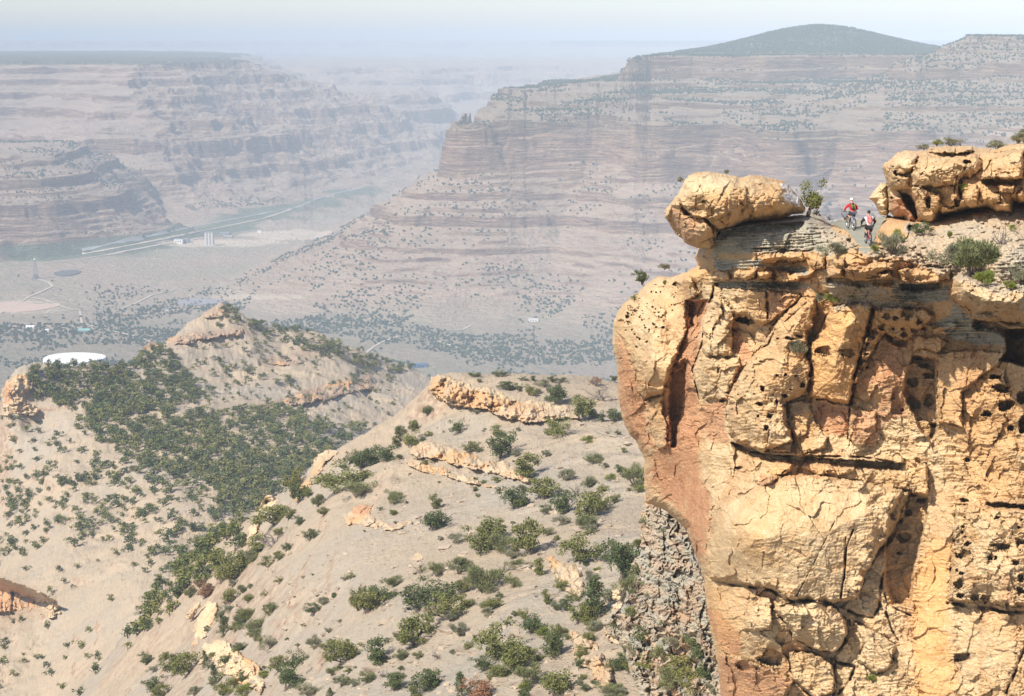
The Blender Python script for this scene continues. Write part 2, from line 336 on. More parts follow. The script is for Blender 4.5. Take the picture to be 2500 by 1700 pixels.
# ---------------------------------------------------------------- middle ground: spur, wooded hollow and pointed hill
CP = [  # (u, v, Y) seen points of the ground
 (620, 384, 400), (560, 381, 395), (500, 381, 400), (450, 382, 398), (434, 389, 388), (600, 400, 370), (540, 420, 352), (470, 425, 362), (620, 430, 330), (428, 412, 385),
 (620, 480, 285), (560, 470, 300), (500, 470, 318), (430, 450, 350), (405, 440, 372), (620, 560, 225), (560, 540, 246), (500, 540, 262), (440, 520, 290), (380, 500, 325), (345, 460, 380), (315, 470, 400),
 (620, 640, 184), (560, 620, 203), (500, 610, 216), (440, 600, 233), (380, 590, 254), (320, 570, 290), (285, 500, 398), (262, 515, 400), (280, 540, 350), (250, 560, 372), (240, 600, 330),
 (620, 700, 164), (560, 690, 174), (500, 690, 180), (440, 690, 190), (380, 690, 202), (320, 680, 226), (270, 690, 248), (230, 640, 306), (200, 610, 372), (190, 640, 350), (205, 690, 290), (700, 700, 158), (760, 640, 160), (700, 600, 190), (700, 450, 300), (780, 500, 260), (760, 380, 390),
 # hollow and left hillside
 (330, 452, 860), (300, 480, 800), (250, 500, 760), (210, 520, 720), (180, 560, 655), (150, 600, 600), (120, 650, 560), (150, 690, 520), (60, 690, 565), (0, 690, 600), (60, 640, 620), (0, 640, 655),
 (0, 560, 775), (60, 560, 720), (110, 540, 730), (0, 500, 868), (60, 500, 812), (110, 480, 822), (160, 470, 822), (0, 450, 940), (40, 440, 925), (30, 420, 950),
 (80, 430, 915), (130, 420, 935), (200, 430, 920), (260, 440, 895), (320, 440, 905), (370, 440, 960), (420, 440, 1000), (160, 400, 985), (220, 410, 975), (280, 420, 970),
 (60, 400, 965), (12, 385, 960), (30, 372, 975), (60, 368, 1005), (100, 364, 1045), (150, 356, 1100), (168, 345, 1130), (190, 330, 1165), (212, 312, 1200), (220, 306, 1210), (235, 314, 1205), (255, 326, 1215), (300, 338, 1240), (350, 355, 1270), (385, 364, 1300), (418, 375, 1290),
 (120, 385, 1020), (180, 380, 1060), (240, 370, 1105), (220, 340, 1150), (280, 360, 1150), (330, 380, 1120), (300, 398, 1050), (380, 385, 1180), (420, 400, 1130), (400, 420, 1060), (350, 410, 1050), (450, 430, 1090), (480, 420, 1200),
]
cp = np.array([P(u, v, Yy) for u, v, Yy in CP], float)
HID = [  # hidden or outside the frame: (x, y, z)
 (-70, 520, -205), (-20, 520, -190), (40, 560, -180), (20, 480, -125), (-100, 620, -228), (-40, 700, -235), (60, 700, -225), (120, 620, -170), (-100, 500, -190), (-95, 430, -150),
 (-330, 1150, -330), (-200, 1300, -340), (-120, 1400, -330), (0, 1450, -350), (-330, 950, -290), (-420, 800, -300), (-400, 600, -290), (-330, 500, -280), (-260, 400, -240), (-220, 300, -190), (-150, 220, -140), (-90, 150, -90),
 (-40, 110, -70), (20, 100, -62), (60, 100, -55), (80, 180, -60), (120, 300, -70), (160, 420, -100), (200, 600, -180), (250, 900, -260), (150, 1000, -260), (120, 1200, -330),
 (300, 1400, -420), (100, 1700, -480), (-100, 1700, -460), (-300, 1700, -500), (-500, 1500, -520), (-600, 1200, -480), (-600, 900, -430),
 (400, 2000, -660), (100, 2100, -680), (-200, 2100, -680), (-500, 2000, -680), (-800, 1700, -680), (-800, 1200, -620), (700, 2000, -660), (700, 1500, -560), (0, 2500, -760), (-600, 2500, -760), (600, 2500, -760), (-900, 2500, -760), (900, 2500, -760),
 (500, 1000, -330), (500, 500, -150), (300, 200, -40), (-500, 300, -330), (-60, 40, -70), (60, 30, -45)]
cp = np.vstack([cp, np.array(HID, float)])
# warp the plan logarithmically so near and far detail weigh alike
def _lw(x, y): r = np.maximum(np.asarray(y, float), 20); return np.asarray(x, float) / r * 4.0, np.log(r) * 2.2
_a, _b = _lw(cp[:, 0], cp[:, 1])
ZR = RBF(np.stack([_a, _b], -1), cp[:, 2] / cp[:, 1], 1.0)
def z_mid0(x, y):
    a, b = _lw(x, y); return ZR(a, b) * np.maximum(y, 20)
LEDGES_HILL = [  # small cliff bands on the pointed hill: photo polyline, drop in metres
 ([(170, 343), (196, 332), (225, 331), (255, 327)], 8), ([(262, 405), (290, 397), (330, 386), (372, 374)], 11), ([(262, 360), (300, 352), (330, 346)], 5)]
def z_mid(x, y):
    z = z_mid0(x, y); s = np.clip(y / 400, .35, 3.0); sh = np.shape(x)
    z = z + (fbm(x / 23, y / 34, 4, 12) * .8 + ridged((x + y * .35) / 40, (y - x * .35) / 150, 3, 17, .4) * .55) * s * .8 * sstep(100, 260, y)
    z = z + fbm(x / 3.3, y / 5.0, 3, 44) * .16 * np.clip(y / 300, .5, 2.5)
    z = z + (ridged((x * .35 + y) / 15 + fbm(x / 20, y / 20, 2, 3) * .6, (y * .35 - x) / 60, 3, 27, .5) - .5) * .75 * np.clip(y / 300, .4, 2) * sstep(-.25, .35, fbm(x / 50, y / 50, 2, 29))
    z = z + (ridged((x * .25 + y) / 5.5 + fbm(x / 9, y / 9, 2, 63) * .5, (y * .25 - x) / 22, 2, 67, .5) - .4) * .16 * np.clip(y / 300, .4, 2) * (y < 700)
    z = z + np.abs(fbm(x / 1.5, y / 2.2, 2, 48)) * .10 * np.clip(y / 300, .5, 2)
    # terracing by hidden hard beds
    tb = (z + fbm(x / 60, y / 60, 2, 6) * 3) / 7.5; fr = tb - np.floor(tb); mask = sstep(.0, .35, fbm(x / 45, y / 45, 3, 91))
    z = z + mask * (sstep(.0, .25, fr) - fr) * 1.7 * np.clip(y / 500, .5, 1.5)
    return z
_zg = {}
def hit(u, v, y0=70.0, y1=2600.0, n=900, zf=None):
    """first point of the ground along the line of sight through (u, v)"""
    zf = zf or z_mid; ys = np.geomspace(y0, y1, n); p = P(np.full(n, float(u)), np.full(n, float(v)), ys)
    d = p[:, 2] - zf(p[:, 0], p[:, 1]); k = np.nonzero(d < 0)[0]
    if len(k) == 0: return None
    i = max(k[0], 1); t = d[i - 1] / (d[i - 1] - d[i] + 1e-9); q = p[i - 1] + (p[i] - p[i - 1]) * t; q[2] = float(zf(np.array([q[0]]), np.array([q[1]]))[0])
    return q
def hit_many(us, vs, y0=70.0, y1=2600.0, n=260, zf=None):
    """hit() for many lines of sight at once; rows of nan where there is no ground"""
    zf = zf or z_mid; us = np.asarray(us, float); vs = np.asarray(vs, float); out = np.full((len(us), 3), np.nan); y0 = np.broadcast_to(y0, us.shape); y1 = np.broadcast_to(y1, us.shape)
    for a in range(0, len(us), 800):
        U, V = us[a:a + 800, None], vs[a:a + 800, None]; ys = y0[a:a + 800, None] * (y1[a:a + 800] / y0[a:a + 800])[:, None] ** np.linspace(0, 1, n)[None, :]
        p = P(U + 0 * ys, V + 0 * ys, ys); d = p[..., 2] - zf(p[..., 0], p[..., 1]); neg = d < 0; ok = neg.any(1); k = np.maximum(neg.argmax(1), 1); r = np.arange(len(k))
        d0, d1 = d[r, k - 1], d[r, k]; t = np.clip(d0 / (d0 - d1 + 1e-9), 0, 1)[:, None]; q = p[r, k - 1] + (p[r, k] - p[r, k - 1]) * t; q[:, 2] = zf(q[:, 0], q[:, 1]); q[~ok] = np.nan; out[a:a + 800] = q
    return out
def mid_mat():
    t = NT('slope_soil'); x, y, z = t.sep(t.pos); sl = t.sep(t.geo.outputs['Normal'])[2]
    n1 = t.noise(.03, 5, .6); n2 = t.noise(.5, 6, .7); n3 = t.noise(3.5, 4, .7)
    c = t.mix(t.mr(n1, .4, .62), (.405, .33, .235), (.47, .365, .245))
    c = t.mix(t.mr(t.noise(.012, 3), .5, .62, 0, .75), c, (.385, .34, .27))
    sp = t.noise(.9, 4, .8, vec=t.vmul(t.pos, (1, .35, 1))); c = t.mix(t.mr(sp, .52, .66, 0, .55), c, (.30, .225, .15)); c = t.mix(t.mr(n2, .38, .7, 0, .55), c, (.47, .365, .25))
    c = t.mix(t.mr(n3, .56, .72, 0, .6), c, (.27, .21, .155))
    peb = t.vor(1.1, 'F1'); pm = t.mr(peb, .14, .26, 1, 0); pm = t.math('MULTIPLY', pm, t.mr(t.noise(.12, 3), .38, .55))
    c = t.mix(pm, c, (.52, .40, .28))
    st = t.mr(sl, .80, .60); rk = t.mix(t.mr(t.noise(.35, 5, .7), .4, .6), (.30, .20, .135), (.50, .38, .26)); c = t.mix(st, c, rk)
    rd = t.attr('rock'); c = t.mix(t.math('MULTIPLY', rd, t.mr(t.noise(.25, 5, .75), .3, .55)), c, (.30, .19, .135))
    gy = t.attr('grey'); c = t.mix(t.math('MULTIPLY', gy, .6), c, (.36, .33, .265))
    t.bump(t.math('ADD', t.math('ADD', n2, t.math('MULTIPLY', n3, .3)), t.math('MULTIPLY', pm, .35)), .9, .85)
    return t.color(c)
MMID = mid_mat()
yl = np.concatenate([np.geomspace(40, 150, 120)[:-1], np.geomspace(150, 460, 700)[:-1], np.geomspace(460, 1450, 800)[:-1], np.geomspace(1450, 2700, 120)])
def z_mid_l(x, y):
    """ground with the small cliff bands of the pointed hill cut in"""
    z = z_mid(x, y)
    pu, pv = proj(x, y, z)
    for pl, h in LEDGES_HILL:
        m = (y > 900) & (y < 1500)
        if not m.any(): continue
        xs, ys = pu[m], pv[m] + fbm(pu[m] / 14, pu[m] * 0, 3, 5) * 1.5
        px = np.array([q[0] for q in pl]); py = np.interp(xs, px, [q[1] for q in pl]); w = sstep(px[0] - 3, px[0] + 12, xs) * (1 - sstep(px[-1] - 10, px[-1] + 4, xs))
        dv = ys - py   # below the line: positive
        z[m] += w * h * (.6 * np.exp(-np.clip(-dv, 0, 99) / 7) * (dv < 0) - .4 * np.exp(-np.clip(dv, 0, 99) / 9) * (dv >= 0))
    return z
z_mid_l = z_mid
V, Q, X, Y, Z = polar(z_mid_l, -110, 1130, 1.0, yl, 900)
pu, pv = proj(X, Y, Z)
rock = np.zeros(X.shape)
for pl, h in LEDGES_HILL:
    px = [q[0] for q in pl]; py = np.interp(pu, px, [q[1] for q in pl]); w = (pu > px[0] - 2) & (pu < px[-1] + 2) & (Y > 900)
    rock = np.maximum(rock, w * np.exp(-((pv - py - 3) / 5) ** 2) * .6)
rock = np.maximum(rock, np.exp(-(((pu - 218) / 14) ** 2 + ((pv - 311) / 7) ** 2)) * (Y > 900) * .8)
rock = np.maximum(rock, .5 * (1 - sstep(0, 1, np.hypot((pu - 15) / 30, (pv - 605) / 40))) * (Y > 500))
grey = sstep(.05, .5, fbm(X / 40, Y / 55, 3, 61)) * (Y < 480) * .7
o = mesh_np('hillside', V, Q, MMID, dict(rock=rock.ravel(), grey=grey.ravel())); tag(o, kind='structure')
# ---------------------------------------------------------------- sandstone: traced rock faces with real relief, size and thickness
K = 1024 / 2500.0
def T(c, pts):
    """points read off an enlarged crop (x0, y0, scale) of the photograph"""
    x0, y0, s = c; return [((x0 + p[0] / s) * K, (y0 + p[1] / s) * K) + tuple(p[2:]) for p in pts]
cA, cB, cC, cD, cE, cG, cH, cF, cJ, cR2, cR4, c5 = (1480, 640, 3.4355), (2000, 640, 3.434), (1450, 1050, 2.4308), (2000, 1100, 2.634), (1500, 380, 3.8733), (2000, 340, 4.158), (900, 850, 3.5108), (350, 1350, 3.5754), (1000, 1250, 3.32), (1250, 0, 1.8592), (1250, 850, 1.8592), (1950, 400, 6.583)
class Relief:
    def __init__(s, poly, ctrl, res=.5, rough=1.0, pad=3, seed=1):
        poly = np.array([p[:2] for p in poly]); s.poly = poly; s.res = res; s.seed = seed
        u0, v0 = poly.min(0) - pad; u1, v1 = poly.max(0) + pad
        s.us = np.arange(u0, u1, res); s.vs = np.arange(v0, v1, res); s.U, s.V = np.meshgrid(s.us, s.vs)
        s.sd = sdf(poly, s.U, s.V) + rough * (fbm(s.U / 7, s.V / 7, 3, seed) * 1.0 + fbm(s.U / 2.2, s.V / 2.2, 2, seed + 2) * .35)
        c = np.array(ctrl, float)
        if len(c) < 3: s.Y = np.full(s.U.shape, c[:, 2].mean())
        else:
            r = RBF(c[:, :2], c[:, 2], 100.0); g = 4; Uc, Vc = np.meshgrid(np.arange(u0, u1 + g, g), np.arange(v0, v1 + g, g)); G = r(Uc, Vc)
            fi = (s.V - v0) / g; fj = (s.U - u0) / g; i = np.clip(fi.astype(int), 0, G.shape[0] - 2); j = np.clip(fj.astype(int), 0, G.shape[1] - 2); a = fi - i; b = fj - j
            s.Y = (G[i, j] * (1 - b) + G[i, j + 1] * b) * (1 - a) + (G[i + 1, j] * (1 - b) + G[i + 1, j + 1] * b) * a
        s.base = s.Y.copy(); s.m = {k: np.zeros(s.U.shape) for k in ('red', 'org', 'grey', 'pale', 'dark', 'soil')}
    def win(s, pts, pad):
        p = np.array([q[:2] for q in pts]); a = np.searchsorted(s.us, p[:, 0].min() - pad); b = np.searchsorted(s.us, p[:, 0].max() + pad); c = np.searchsorted(s.vs, p[:, 1].min() - pad); d = np.searchsorted(s.vs, p[:, 1].max() + pad)
        return (slice(c, max(d, c + 1)), slice(a, max(b, a + 1)))
    def wob(s, w, a=1.0, k=1):
        return (fbm(s.U[w] / 6, s.V[w] / 6, 2, s.seed + k) * 1.3 + fbm(s.U[w] / 1.8, s.V[w] / 1.8, 2, s.seed + k + 5) * .5) * a
    def block(s, pts, h=1.0, rnd=3.0, crack=0.0, tilt=(0, 0), bul=0.0, wob=1.0):
        """raise a slab by h metres; crack = depth of the joint around it; bul = extra bulge"""
        w = s.win(pts, 8); U, V = s.U[w], s.V[w]; d = sdf([q[:2] for q in pts], U, V) + s.wob(w, wob)
        h = h * .72; rn = .6 * rnd * np.clip(.55 + 1.1 * perlin(U / 9, V / 9, s.seed + 31) + .35, .25, 2.2); q = np.clip(d / rn, 0, 1); up = (.45 * np.sqrt(1 - (1 - q) ** 2) + .55 * q) * h
        if bul:
            mx = max(d.max(), 1); up = up + bul * sstep(0, 1, np.clip(d / mx, 0, 1))
        c = np.array([q_[:2] for q_ in pts]).mean(0); up = up + (d > 0) * q * ((U - c[0]) * tilt[0] + (V - c[1]) * tilt[1])
        s.Y[w] -= up
        if crack:
            f = np.clip(perlin(U / 11, V / 11, s.seed + 77) * 2.2 + .45, 0, 1.2); s.Y[w] += .55 * crack * f * np.exp(-(np.minimum(d, 0) / .8) ** 2 - (np.maximum(d, 0) / .5) ** 2)
    def crack(s, pts, depth=1.5, wid=1.0, wob=.6):
        w = s.win(pts, 8); d = segd(pts, s.U[w], s.V[w]) + s.wob(w, wob, 3) * .7
        wd = wid * (1 + .5 * perlin(s.U[w] / 5, s.V[w] / 5, 7))
        f = np.clip(perlin(s.U[w] / 12, s.V[w] / 12, s.seed + 79) * 1.6 + .75, .1, 1.2); s.Y[w] += depth * .6 * f * np.exp(-(np.maximum(d, 0) / (wd * .62)) ** 2)
    def pit(s, c, ru, rv=None, depth=1.2, rot=0):
        rv = (rv or ru) * .82; ru = ru * .82; depth *= .75; w = s.win([c], max(ru, rv) * 1.8 + 1); U, V = s.U[w] - c[0], s.V[w] - c[1]
        a = U * math.cos(rot) + V * math.sin(rot); b = -U * math.sin(rot) + V * math.cos(rot)
        r = np.hypot(a / ru, b / rv) + perlin(U / ru * .9 + c[0], V / rv * .9 + c[1], 3) * .55 + perlin(U / 1.3 + c[0], V / 1.3 + c[1], 8) * .25
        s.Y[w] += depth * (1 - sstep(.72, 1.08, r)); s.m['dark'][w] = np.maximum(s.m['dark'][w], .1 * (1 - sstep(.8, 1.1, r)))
    def step(s, pts, h, soft=2.0, side=8):
        """ledge: everything just below the line is pushed h metres back, fading over side px"""
        w = s.win(pts, side + 6); U, V = s.U[w], s.V[w]; p = np.array([q[:2] for q in pts]); vy = np.interp(U, p[:, 0], p[:, 1]) + s.wob(w, .8, 9)
        ends = sstep(p[0, 0] - 2, p[0, 0] + 4, U) * (1 - sstep(p[-1, 0] - 4, p[-1, 0] + 2, U)); d = V - vy
        s.Y[w] += h * ends * sstep(-.6, .6, d) * (1 - sstep(side * .35, side, d)); s.Y[w] -= .45 * h * ends * sstep(-7, -.5, d) * (d < 0)
    def mask(s, name, pts, soft=2.0, k=1.0, wob=1.5):
        w = s.win(pts, soft + 6); d = sdf([q[:2] for q in pts], s.U[w], s.V[w]) + s.wob(w, wob, 13)
        s.m[name][w] = np.maximum(s.m[name][w], k * sstep(-soft, soft, d))
    def texture(s, a=.35, strata=.12, frac=.25, fs=22, aniso=1.0, tilt=.06, where=1.0):
        U, V = s.U, s.V
        s.Y += a * where * fbm(U / 34, V / 34, 5, s.seed + 1, .45) + a * .12 * where * ridged(U / 12, V / 15, 3, s.seed + 4, .4)
        s.Y += a * where * (1.5 * facets(U / 26 + fbm(U / 30, V / 30, 3, 2) * .25, V / 30 + fbm(U / 30, V / 30, 3, 12) * .25, s.seed) + .55 * facets(U / 9 + fbm(U / 9, V / 9, 2, 22) * .2, V / 10 + fbm(U / 9, V / 9, 2, 32) * .2, s.seed + 40) + .16 * facets(U / 3, V / 3, s.seed + 60))
        vv = V + U * tilt + fbm(U / 40, V / 40, 2, 5) * 6
        s.Y += strata * where * fbm(U / 60, vv / 2.6, 3, s.seed + 7, .6)
        if frac:
            f1, f2, cid = worley(U / (fs * aniso) + fbm(U / 18, V / 18, 3, 3) * .35, V / fs + fbm(U / 15, V / 15, 3, 13) * .35, s.seed)
            s.Y += frac * where * (np.exp(-((f2 - f1) / .035) ** 2) * .8 * sstep(-.1, .4, fbm(U / 30, V / 30, 2, 61)) + (cid - .5) * 1.1)
            f1, f2, cid = worley(U / (fs * .33) + fbm(U / 6, V / 6, 2, 8) * .4, V / (fs * .27) + fbm(U / 6, V / 6, 2, 18) * .4, s.seed + 9)
            s.Y += frac * .28 * where * (.7 * np.exp(-((f2 - f1) / .06) ** 2) * sstep(.05, .5, fbm(U / 20, V / 20, 2, 51)) + (cid - .5) * .7)
    def build(s, name, mat, thick=3.0, R=6.0, back=None, power=.5):
        d = np.maximum(s.sd, 0); q = np.clip(d / R, 0, 1); off = np.sqrt(1 - (1 - q) ** 2) if power == .5 else sstep(0, 1, q)
        Yf = s.Y + thick * (1 - off)
        gv, gu = np.gradient(s.sd, s.res); gl = np.hypot(gu, gv) + 1e-6; near = (np.abs(s.sd) < s.res * .75); sh = np.where(near, -s.sd / gl, 0)
        U2 = s.U + gu / gl * sh; V2 = s.V + gv / gl * sh
        ok = s.sd > -s.res * .7; cell = ok[:-1, :-1] & ok[1:, :-1] & ok[:-1, 1:] & ok[1:, 1:]
        used = np.zeros(ok.shape, bool); used[:-1, :-1] |= cell; used[1:, :-1] |= cell; used[:-1, 1:] |= cell; used[1:, 1:] |= cell
        idx = np.full(ok.shape, -1); idx[used] = np.arange(used.sum())
        Vx = P(U2[used], V2[used], Yf[used]); Q = np.stack([idx[:-1, :-1][cell], idx[1:, :-1][cell], idx[1:, 1:][cell], idx[:-1, 1:][cell]], -1)
        at = {k: v[used] for k, v in s.m.items()}; n = len(Vx)
        # rim edges, pushed back to give the rock its body
        e = np.concatenate([Q[:, [0, 1]], Q[:, [1, 2]], Q[:, [2, 3]], Q[:, [3, 0]]]); key = np.sort(e, 1); kk = key[:, 0].astype(np.int64) * n + key[:, 1]
        un, inv, cnt = np.unique(kk, return_inverse=True, return_counts=True); rim = e[cnt[inv] == 1]
        if back is None: back = thick * 2
        if back > 0:
            Yb = (s.base[used] + thick + np.maximum(back, 0) * off[used]) if thick < 8 else None
            if Yb is not None:
                # closed body: a smoother back shell sharing the rim
                B = P(U2[used], V2[used], Yb); rimv = np.unique(rim); isr = np.zeros(n, bool); isr[rimv] = True
                bi = np.arange(n) + n; bi[isr] = np.nonzero(isr)[0]; Qb = bi[Q][:, ::-1]; Vx = np.vstack([Vx, B]); Q = np.vstack([Q, Qb]); at = {k: np.concatenate([v, v]) for k, v in at.items()}
            else:
                rv = np.unique(rim); m = np.full(n, -1); m[rv] = np.arange(len(rv)) + n; c0 = P(s.poly[:, 0].mean(), s.poly[:, 1].mean() + 60, 1.0); B = Vx[rv] * (1 + back / Vx[rv][:, 1:2]); B = B + (c0[None, :] * B[:, 1:2] - B) * .12; Vx = np.vstack([Vx, B])
                Q = np.vstack([Q, np.stack([rim[:, 1], rim[:, 0], m[rim[:, 0]], m[rim[:, 1]]], -1)]); at = {k: np.concatenate([v, v[rv]]) for k, v in at.items()}
        s.o = mesh_np(name, Vx, Q, mat, at); s.Yf = Yf; return s.o
    def at(s, u, v):
        i = int(np.clip(round((v - s.vs[0]) / s.res), 0, len(s.vs) - 1)); j = int(np.clip(round((u - s.us[0]) / s.res), 0, len(s.us) - 1)); return float(s.Yf[i, j]) if hasattr(s, 'Yf') else float(s.Y[i, j])
def rock_mat(name='sandstone', base=((.545, .37, .19), (.625, .46, .265), (.48, .285, .12)), k=1.0):
    t = NT(name); x, y, z = t.sep(t.pos)
    n1 = t.noise(.16 * k, 5, .6); n2 = t.noise(.9 * k, 6, .68, dist=.3); n3 = t.noise(5 * k, 5, .75)
    lam = t.n.new('ShaderNodeCombineXYZ'); t.l(t.math('MULTIPLY', x, .12), lam.inputs[0]); t.l(t.math('MULTIPLY', y, .12), lam.inputs[1]); t.l(t.math('ADD', z, t.math('MULTIPLY', n1, 2.2)), lam.inputs[2])
    vn = t.noise(.11 * k, 6, .75); c0__ = None; sn = t.noise(2.6 * k, 5, .7, vec=lam.outputs[0])
    c = t.mix(t.mr(n1, .35, .62), base[0], base[1]); c = t.mix(t.mr(n2, .46, .68, 0, .7), c, base[2])
    c = t.mix(t.mr(sn, .50, .66, 0, .45), c, (.62, .48, .28)); c = t.mix(t.mr(sn, .47, .36, 0, .4), c, (.40, .245, .105))
    c = t.mix(t.mr(t.noise(.075 * k, 4, .6), .49, .60, 0, .75), c, (.56, .32, .135)); st = t.noise(.30 * k, 4, .6, vec=t.vmul(t.pos, (1, 1, .25)), dist=.6); c = t.mix(t.mr(st, .55, .68, 0, .6), c, (.47, .245, .11))
    red = t.attr('red'); rn = t.mr(t.noise(.5 * k, 5, .7), .2, .46); c = t.mix(t.math('MULTIPLY', red, rn), c, t.mix(t.mr(n2, .3, .7), (.40, .185, .09), (.56, .295, .15)))
    og = t.attr('org'); c = t.mix(t.math('MULTIPLY', og, t.mr(t.noise(.35 * k, 5, .7, vec=t.vmul(t.pos, (1, 1, .4))), .2, .5)), c, t.mix(t.mr(n2, .3, .7), (.58, .31, .11), (.70, .42, .18)))
    pl = t.attr('pale'); c = t.mix(t.math('MULTIPLY', pl, t.mr(n2, .25, .55)), c, (.68, .53, .32))
    gy = t.attr('grey'); c = t.mix(t.math('MULTIPLY', gy, t.mr(t.noise(.7 * k, 5, .7, vec=t.vmul(t.pos, (.4, .4, 2))), .25, .45)), c, t.mix(t.mr(n2, .35, .65), (.30, .30, .24), (.42, .415, .34)))
    so_ = t.attr('soil'); c = t.mix(so_, c, t.mix(t.mr(n2, .35, .65), (.40, .345, .26), (.50, .41, .29)))
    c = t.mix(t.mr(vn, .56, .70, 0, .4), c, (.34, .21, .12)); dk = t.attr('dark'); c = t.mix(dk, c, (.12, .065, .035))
    gr = t.mr(n3, .54, .70, 0, .7); c = t.mix(gr, c, (.38, .24, .12)); gr2 = t.mr(n3, .45, .32, 0, .55); c = t.mix(gr2, c, (.74, .62, .44))
    spk = t.mr(t.vor(1.6 * k, 'F1'), .0, .09, .75, 0); c = t.mix(spk, c, (.14, .08, .04))
    t.bump(t.math('ADD', t.math('ADD', t.math('MULTIPLY', n2, .9), t.math('MULTIPLY', n3, .28)), t.math('MULTIPLY', sn, .5)), .30 / k, .7)
    return t.color(c)
MROCK = rock_mat(); MROCKH = rock_mat('slope_sandstone', ((.50, .38, .245), (.56, .43, .28), (.48, .335, .20)), .6)
# ---------------- the big cliff on the right
sil = T(cA, [(780, 30), (640, 95), (540, 125), (440, 120), (330, 185), (270, 250), (195, 300), (120, 375), (60, 490), (52, 640), (60, 760), (90, 860), (95, 1000), (105, 1150), (130, 1300), (190, 1440)]) + \
      T(cR4, [(560, 420), (600, 500), (600, 620), (612, 700), (700, 740), (790, 820), (830, 930), (870, 1040), (880, 1150), (905, 1290), (935, 1450), (950, 1580), (960, 1800)])
top = T(cG, [(2700, 560), (2300, 600), (1950, 620), (1500, 700), (1230, 760), (900, 800), (690, 770), (600, 800), (420, 815), (250, 805), (130, 860), (60, 800), (-60, 760)]) + T(cE, [(1950, 560), (1850, 545), (1700, 560), (1400, 590), (1000, 640), (930, 720), (800, 850), (760, 960)])
CL = sil + [(1195, 760), (1195, 195)] + top[:]
TRAIL = T(cG, [(130, 850), (210, 815), (420, 818), (600, 800), (690, 775), (640, 850), (600, 930), (560, 1010), (545, 1080), (520, 1130), (470, 1160), (390, 1150), (400, 1080), (340, 1000), (270, 930), (200, 890)])
ctl = T(cA, [(100, 500, 113), (400, 500, 106), (400, 900, 104), (120, 1100, 112), (150, 1350, 113), (560, 200, 108), (700, 60, 100), (640, 700, 103), (600, 1200, 104), (760, 700, 99), (900, 1000, 97), (1200, 700, 95), (1500, 900, 91), (1900, 1000, 89), (1900, 500, 88), (1400, 400, 92), (1000, 300, 96), (1000, 60, 95), (1500, 60, 92), (1300, 1400, 93)]) + \
      T(cB, [(600, 1000, 86.5), (1100, 900, 85), (1500, 1000, 82.5), (1300, 700, 84), (1600, 1400, 82), (700, 1400, 87), (300, 250, 86), (800, 230, 83.5), (1300, 350, 79), (1650, 350, 77.5), (700, 480, 86)]) + \
      T(cC, [(420, 300, 109), (560, 600, 103), (660, 1000, 99), (700, 1500, 100), (800, 600, 91), (1200, 700, 87.5), (900, 1200, 90), (1300, 1300, 88), (1300, 1570, 88), (500, 100, 104)]) + \
      T(cD, [(400, 600, 86), (700, 700, 85), (1000, 700, 82.5), (1250, 700, 81), (1000, 1300, 81.5), (600, 1400, 84), (1250, 1800, 80), (300, 1500, 86)]) + \
      T(cG, [(350, 925, 91.5), (512, 1085, 83.5), (250, 830, 97), (450, 1120, 83), (110, 900, 93), (700, 900, 90), (900, 850, 88), (1300, 950, 84.5), (1900, 900, 82), (1500, 1200, 79.5), (2050, 1250, 76.5), (500, 1250, 82), (900, 1180, 81.5), (200, 1250, 83.5), (700, 1500, 83), (1300, 1420, 80.5), (2050, 760, 86), (1500, 760, 88), (1000, 800, 91)]) + [(1190, 240, 79), (1190, 320, 74), (1190, 500, 77), (1190, 740, 76), (1100, 600, 79)] + \
      T(cE, [(1200, 700, 92.5), (1850, 650, 92), (1000, 800, 94), (1900, 850, 90), (1300, 1100, 91), (800, 1000, 99), (1900, 560, 97)])
CF = Relief(CL, ctl, .5, .7, seed=21)
U, V_ = CF.U, CF.V
# how far each place is plain slope or shale rather than hard rock
CF.mask('grey', T(cE, [(1000, 620), (1500, 600), (1850, 540), (2060, 600), (2080, 800), (1990, 930), (1780, 900), (1300, 930), (1000, 920), (940, 1000), (930, 880), (800, 900), (900, 760)]), 2, .85)
CF.mask('grey', T(cE, [(930, 990), (1380, 980), (1450, 1060), (1800, 1050), (1850, 1110), (1750, 1130), (1500, 1070), (1300, 1060), (940, 1080)]), 1.5, .9)
CF.mask('grey', T(cE, [(940, 1190), (1400, 1190), (1800, 1200), (1900, 1260), (1300, 1250), (1000, 1240)]), 1.5, .8)
CF.mask('grey', T(cB, [(620, 160), (1080, 200), (1090, 320), (900, 340), (680, 320), (600, 260)]), 2, .9)
CF.mask('grey', T(cB, [(1130, 350), (1290, 480), (1560, 600), (1560, 700), (1300, 690), (1100, 640), (1050, 560), (950, 520), (1100, 440)]), 2, .9)
CF.mask('grey', T(cB, [(30, 150), (400, 170), (600, 240), (650, 320), (300, 330), (150, 360), (100, 260)]), 2, .6)
CF.mask('grey', T(cG, [(1200, 880), (1500, 820), (1750, 900), (1500, 1000), (1240, 980)]), 3, .6); CF.mask('grey', T(cG, [(1800, 1250), (2100, 1050), (2100, 1600), (1850, 1400)]), 3, .7); CF.mask('grey', T(cG, [(850, 850), (1150, 860), (1050, 960), (860, 950)]), 2, .8)
CF.mask('soil', T(cG, [(850, 1000), (1240, 870), (2300, 620), (2300, 1300), (1900, 1600), (1300, 1400), (800, 1200), (480, 1220), (430, 1120), (560, 1130)]), 3, .75)
CF.mask('soil', T(cB, [(100, 370), (300, 330), (700, 320), (860, 370), (600, 400), (420, 390), (300, 350), (150, 420)]), 2, .8)
CF.mask('soil', T(cE, [(1850, 560), (2070, 600), (2050, 700), (2250, 780), (2300, 870), (2000, 960), (1980, 830), (1880, 700)]), 2, .8)
soft = np.clip(CF.m['grey'] * .8 + CF.m['soil'], 0, 1)
sm = np.zeros(U.shape)
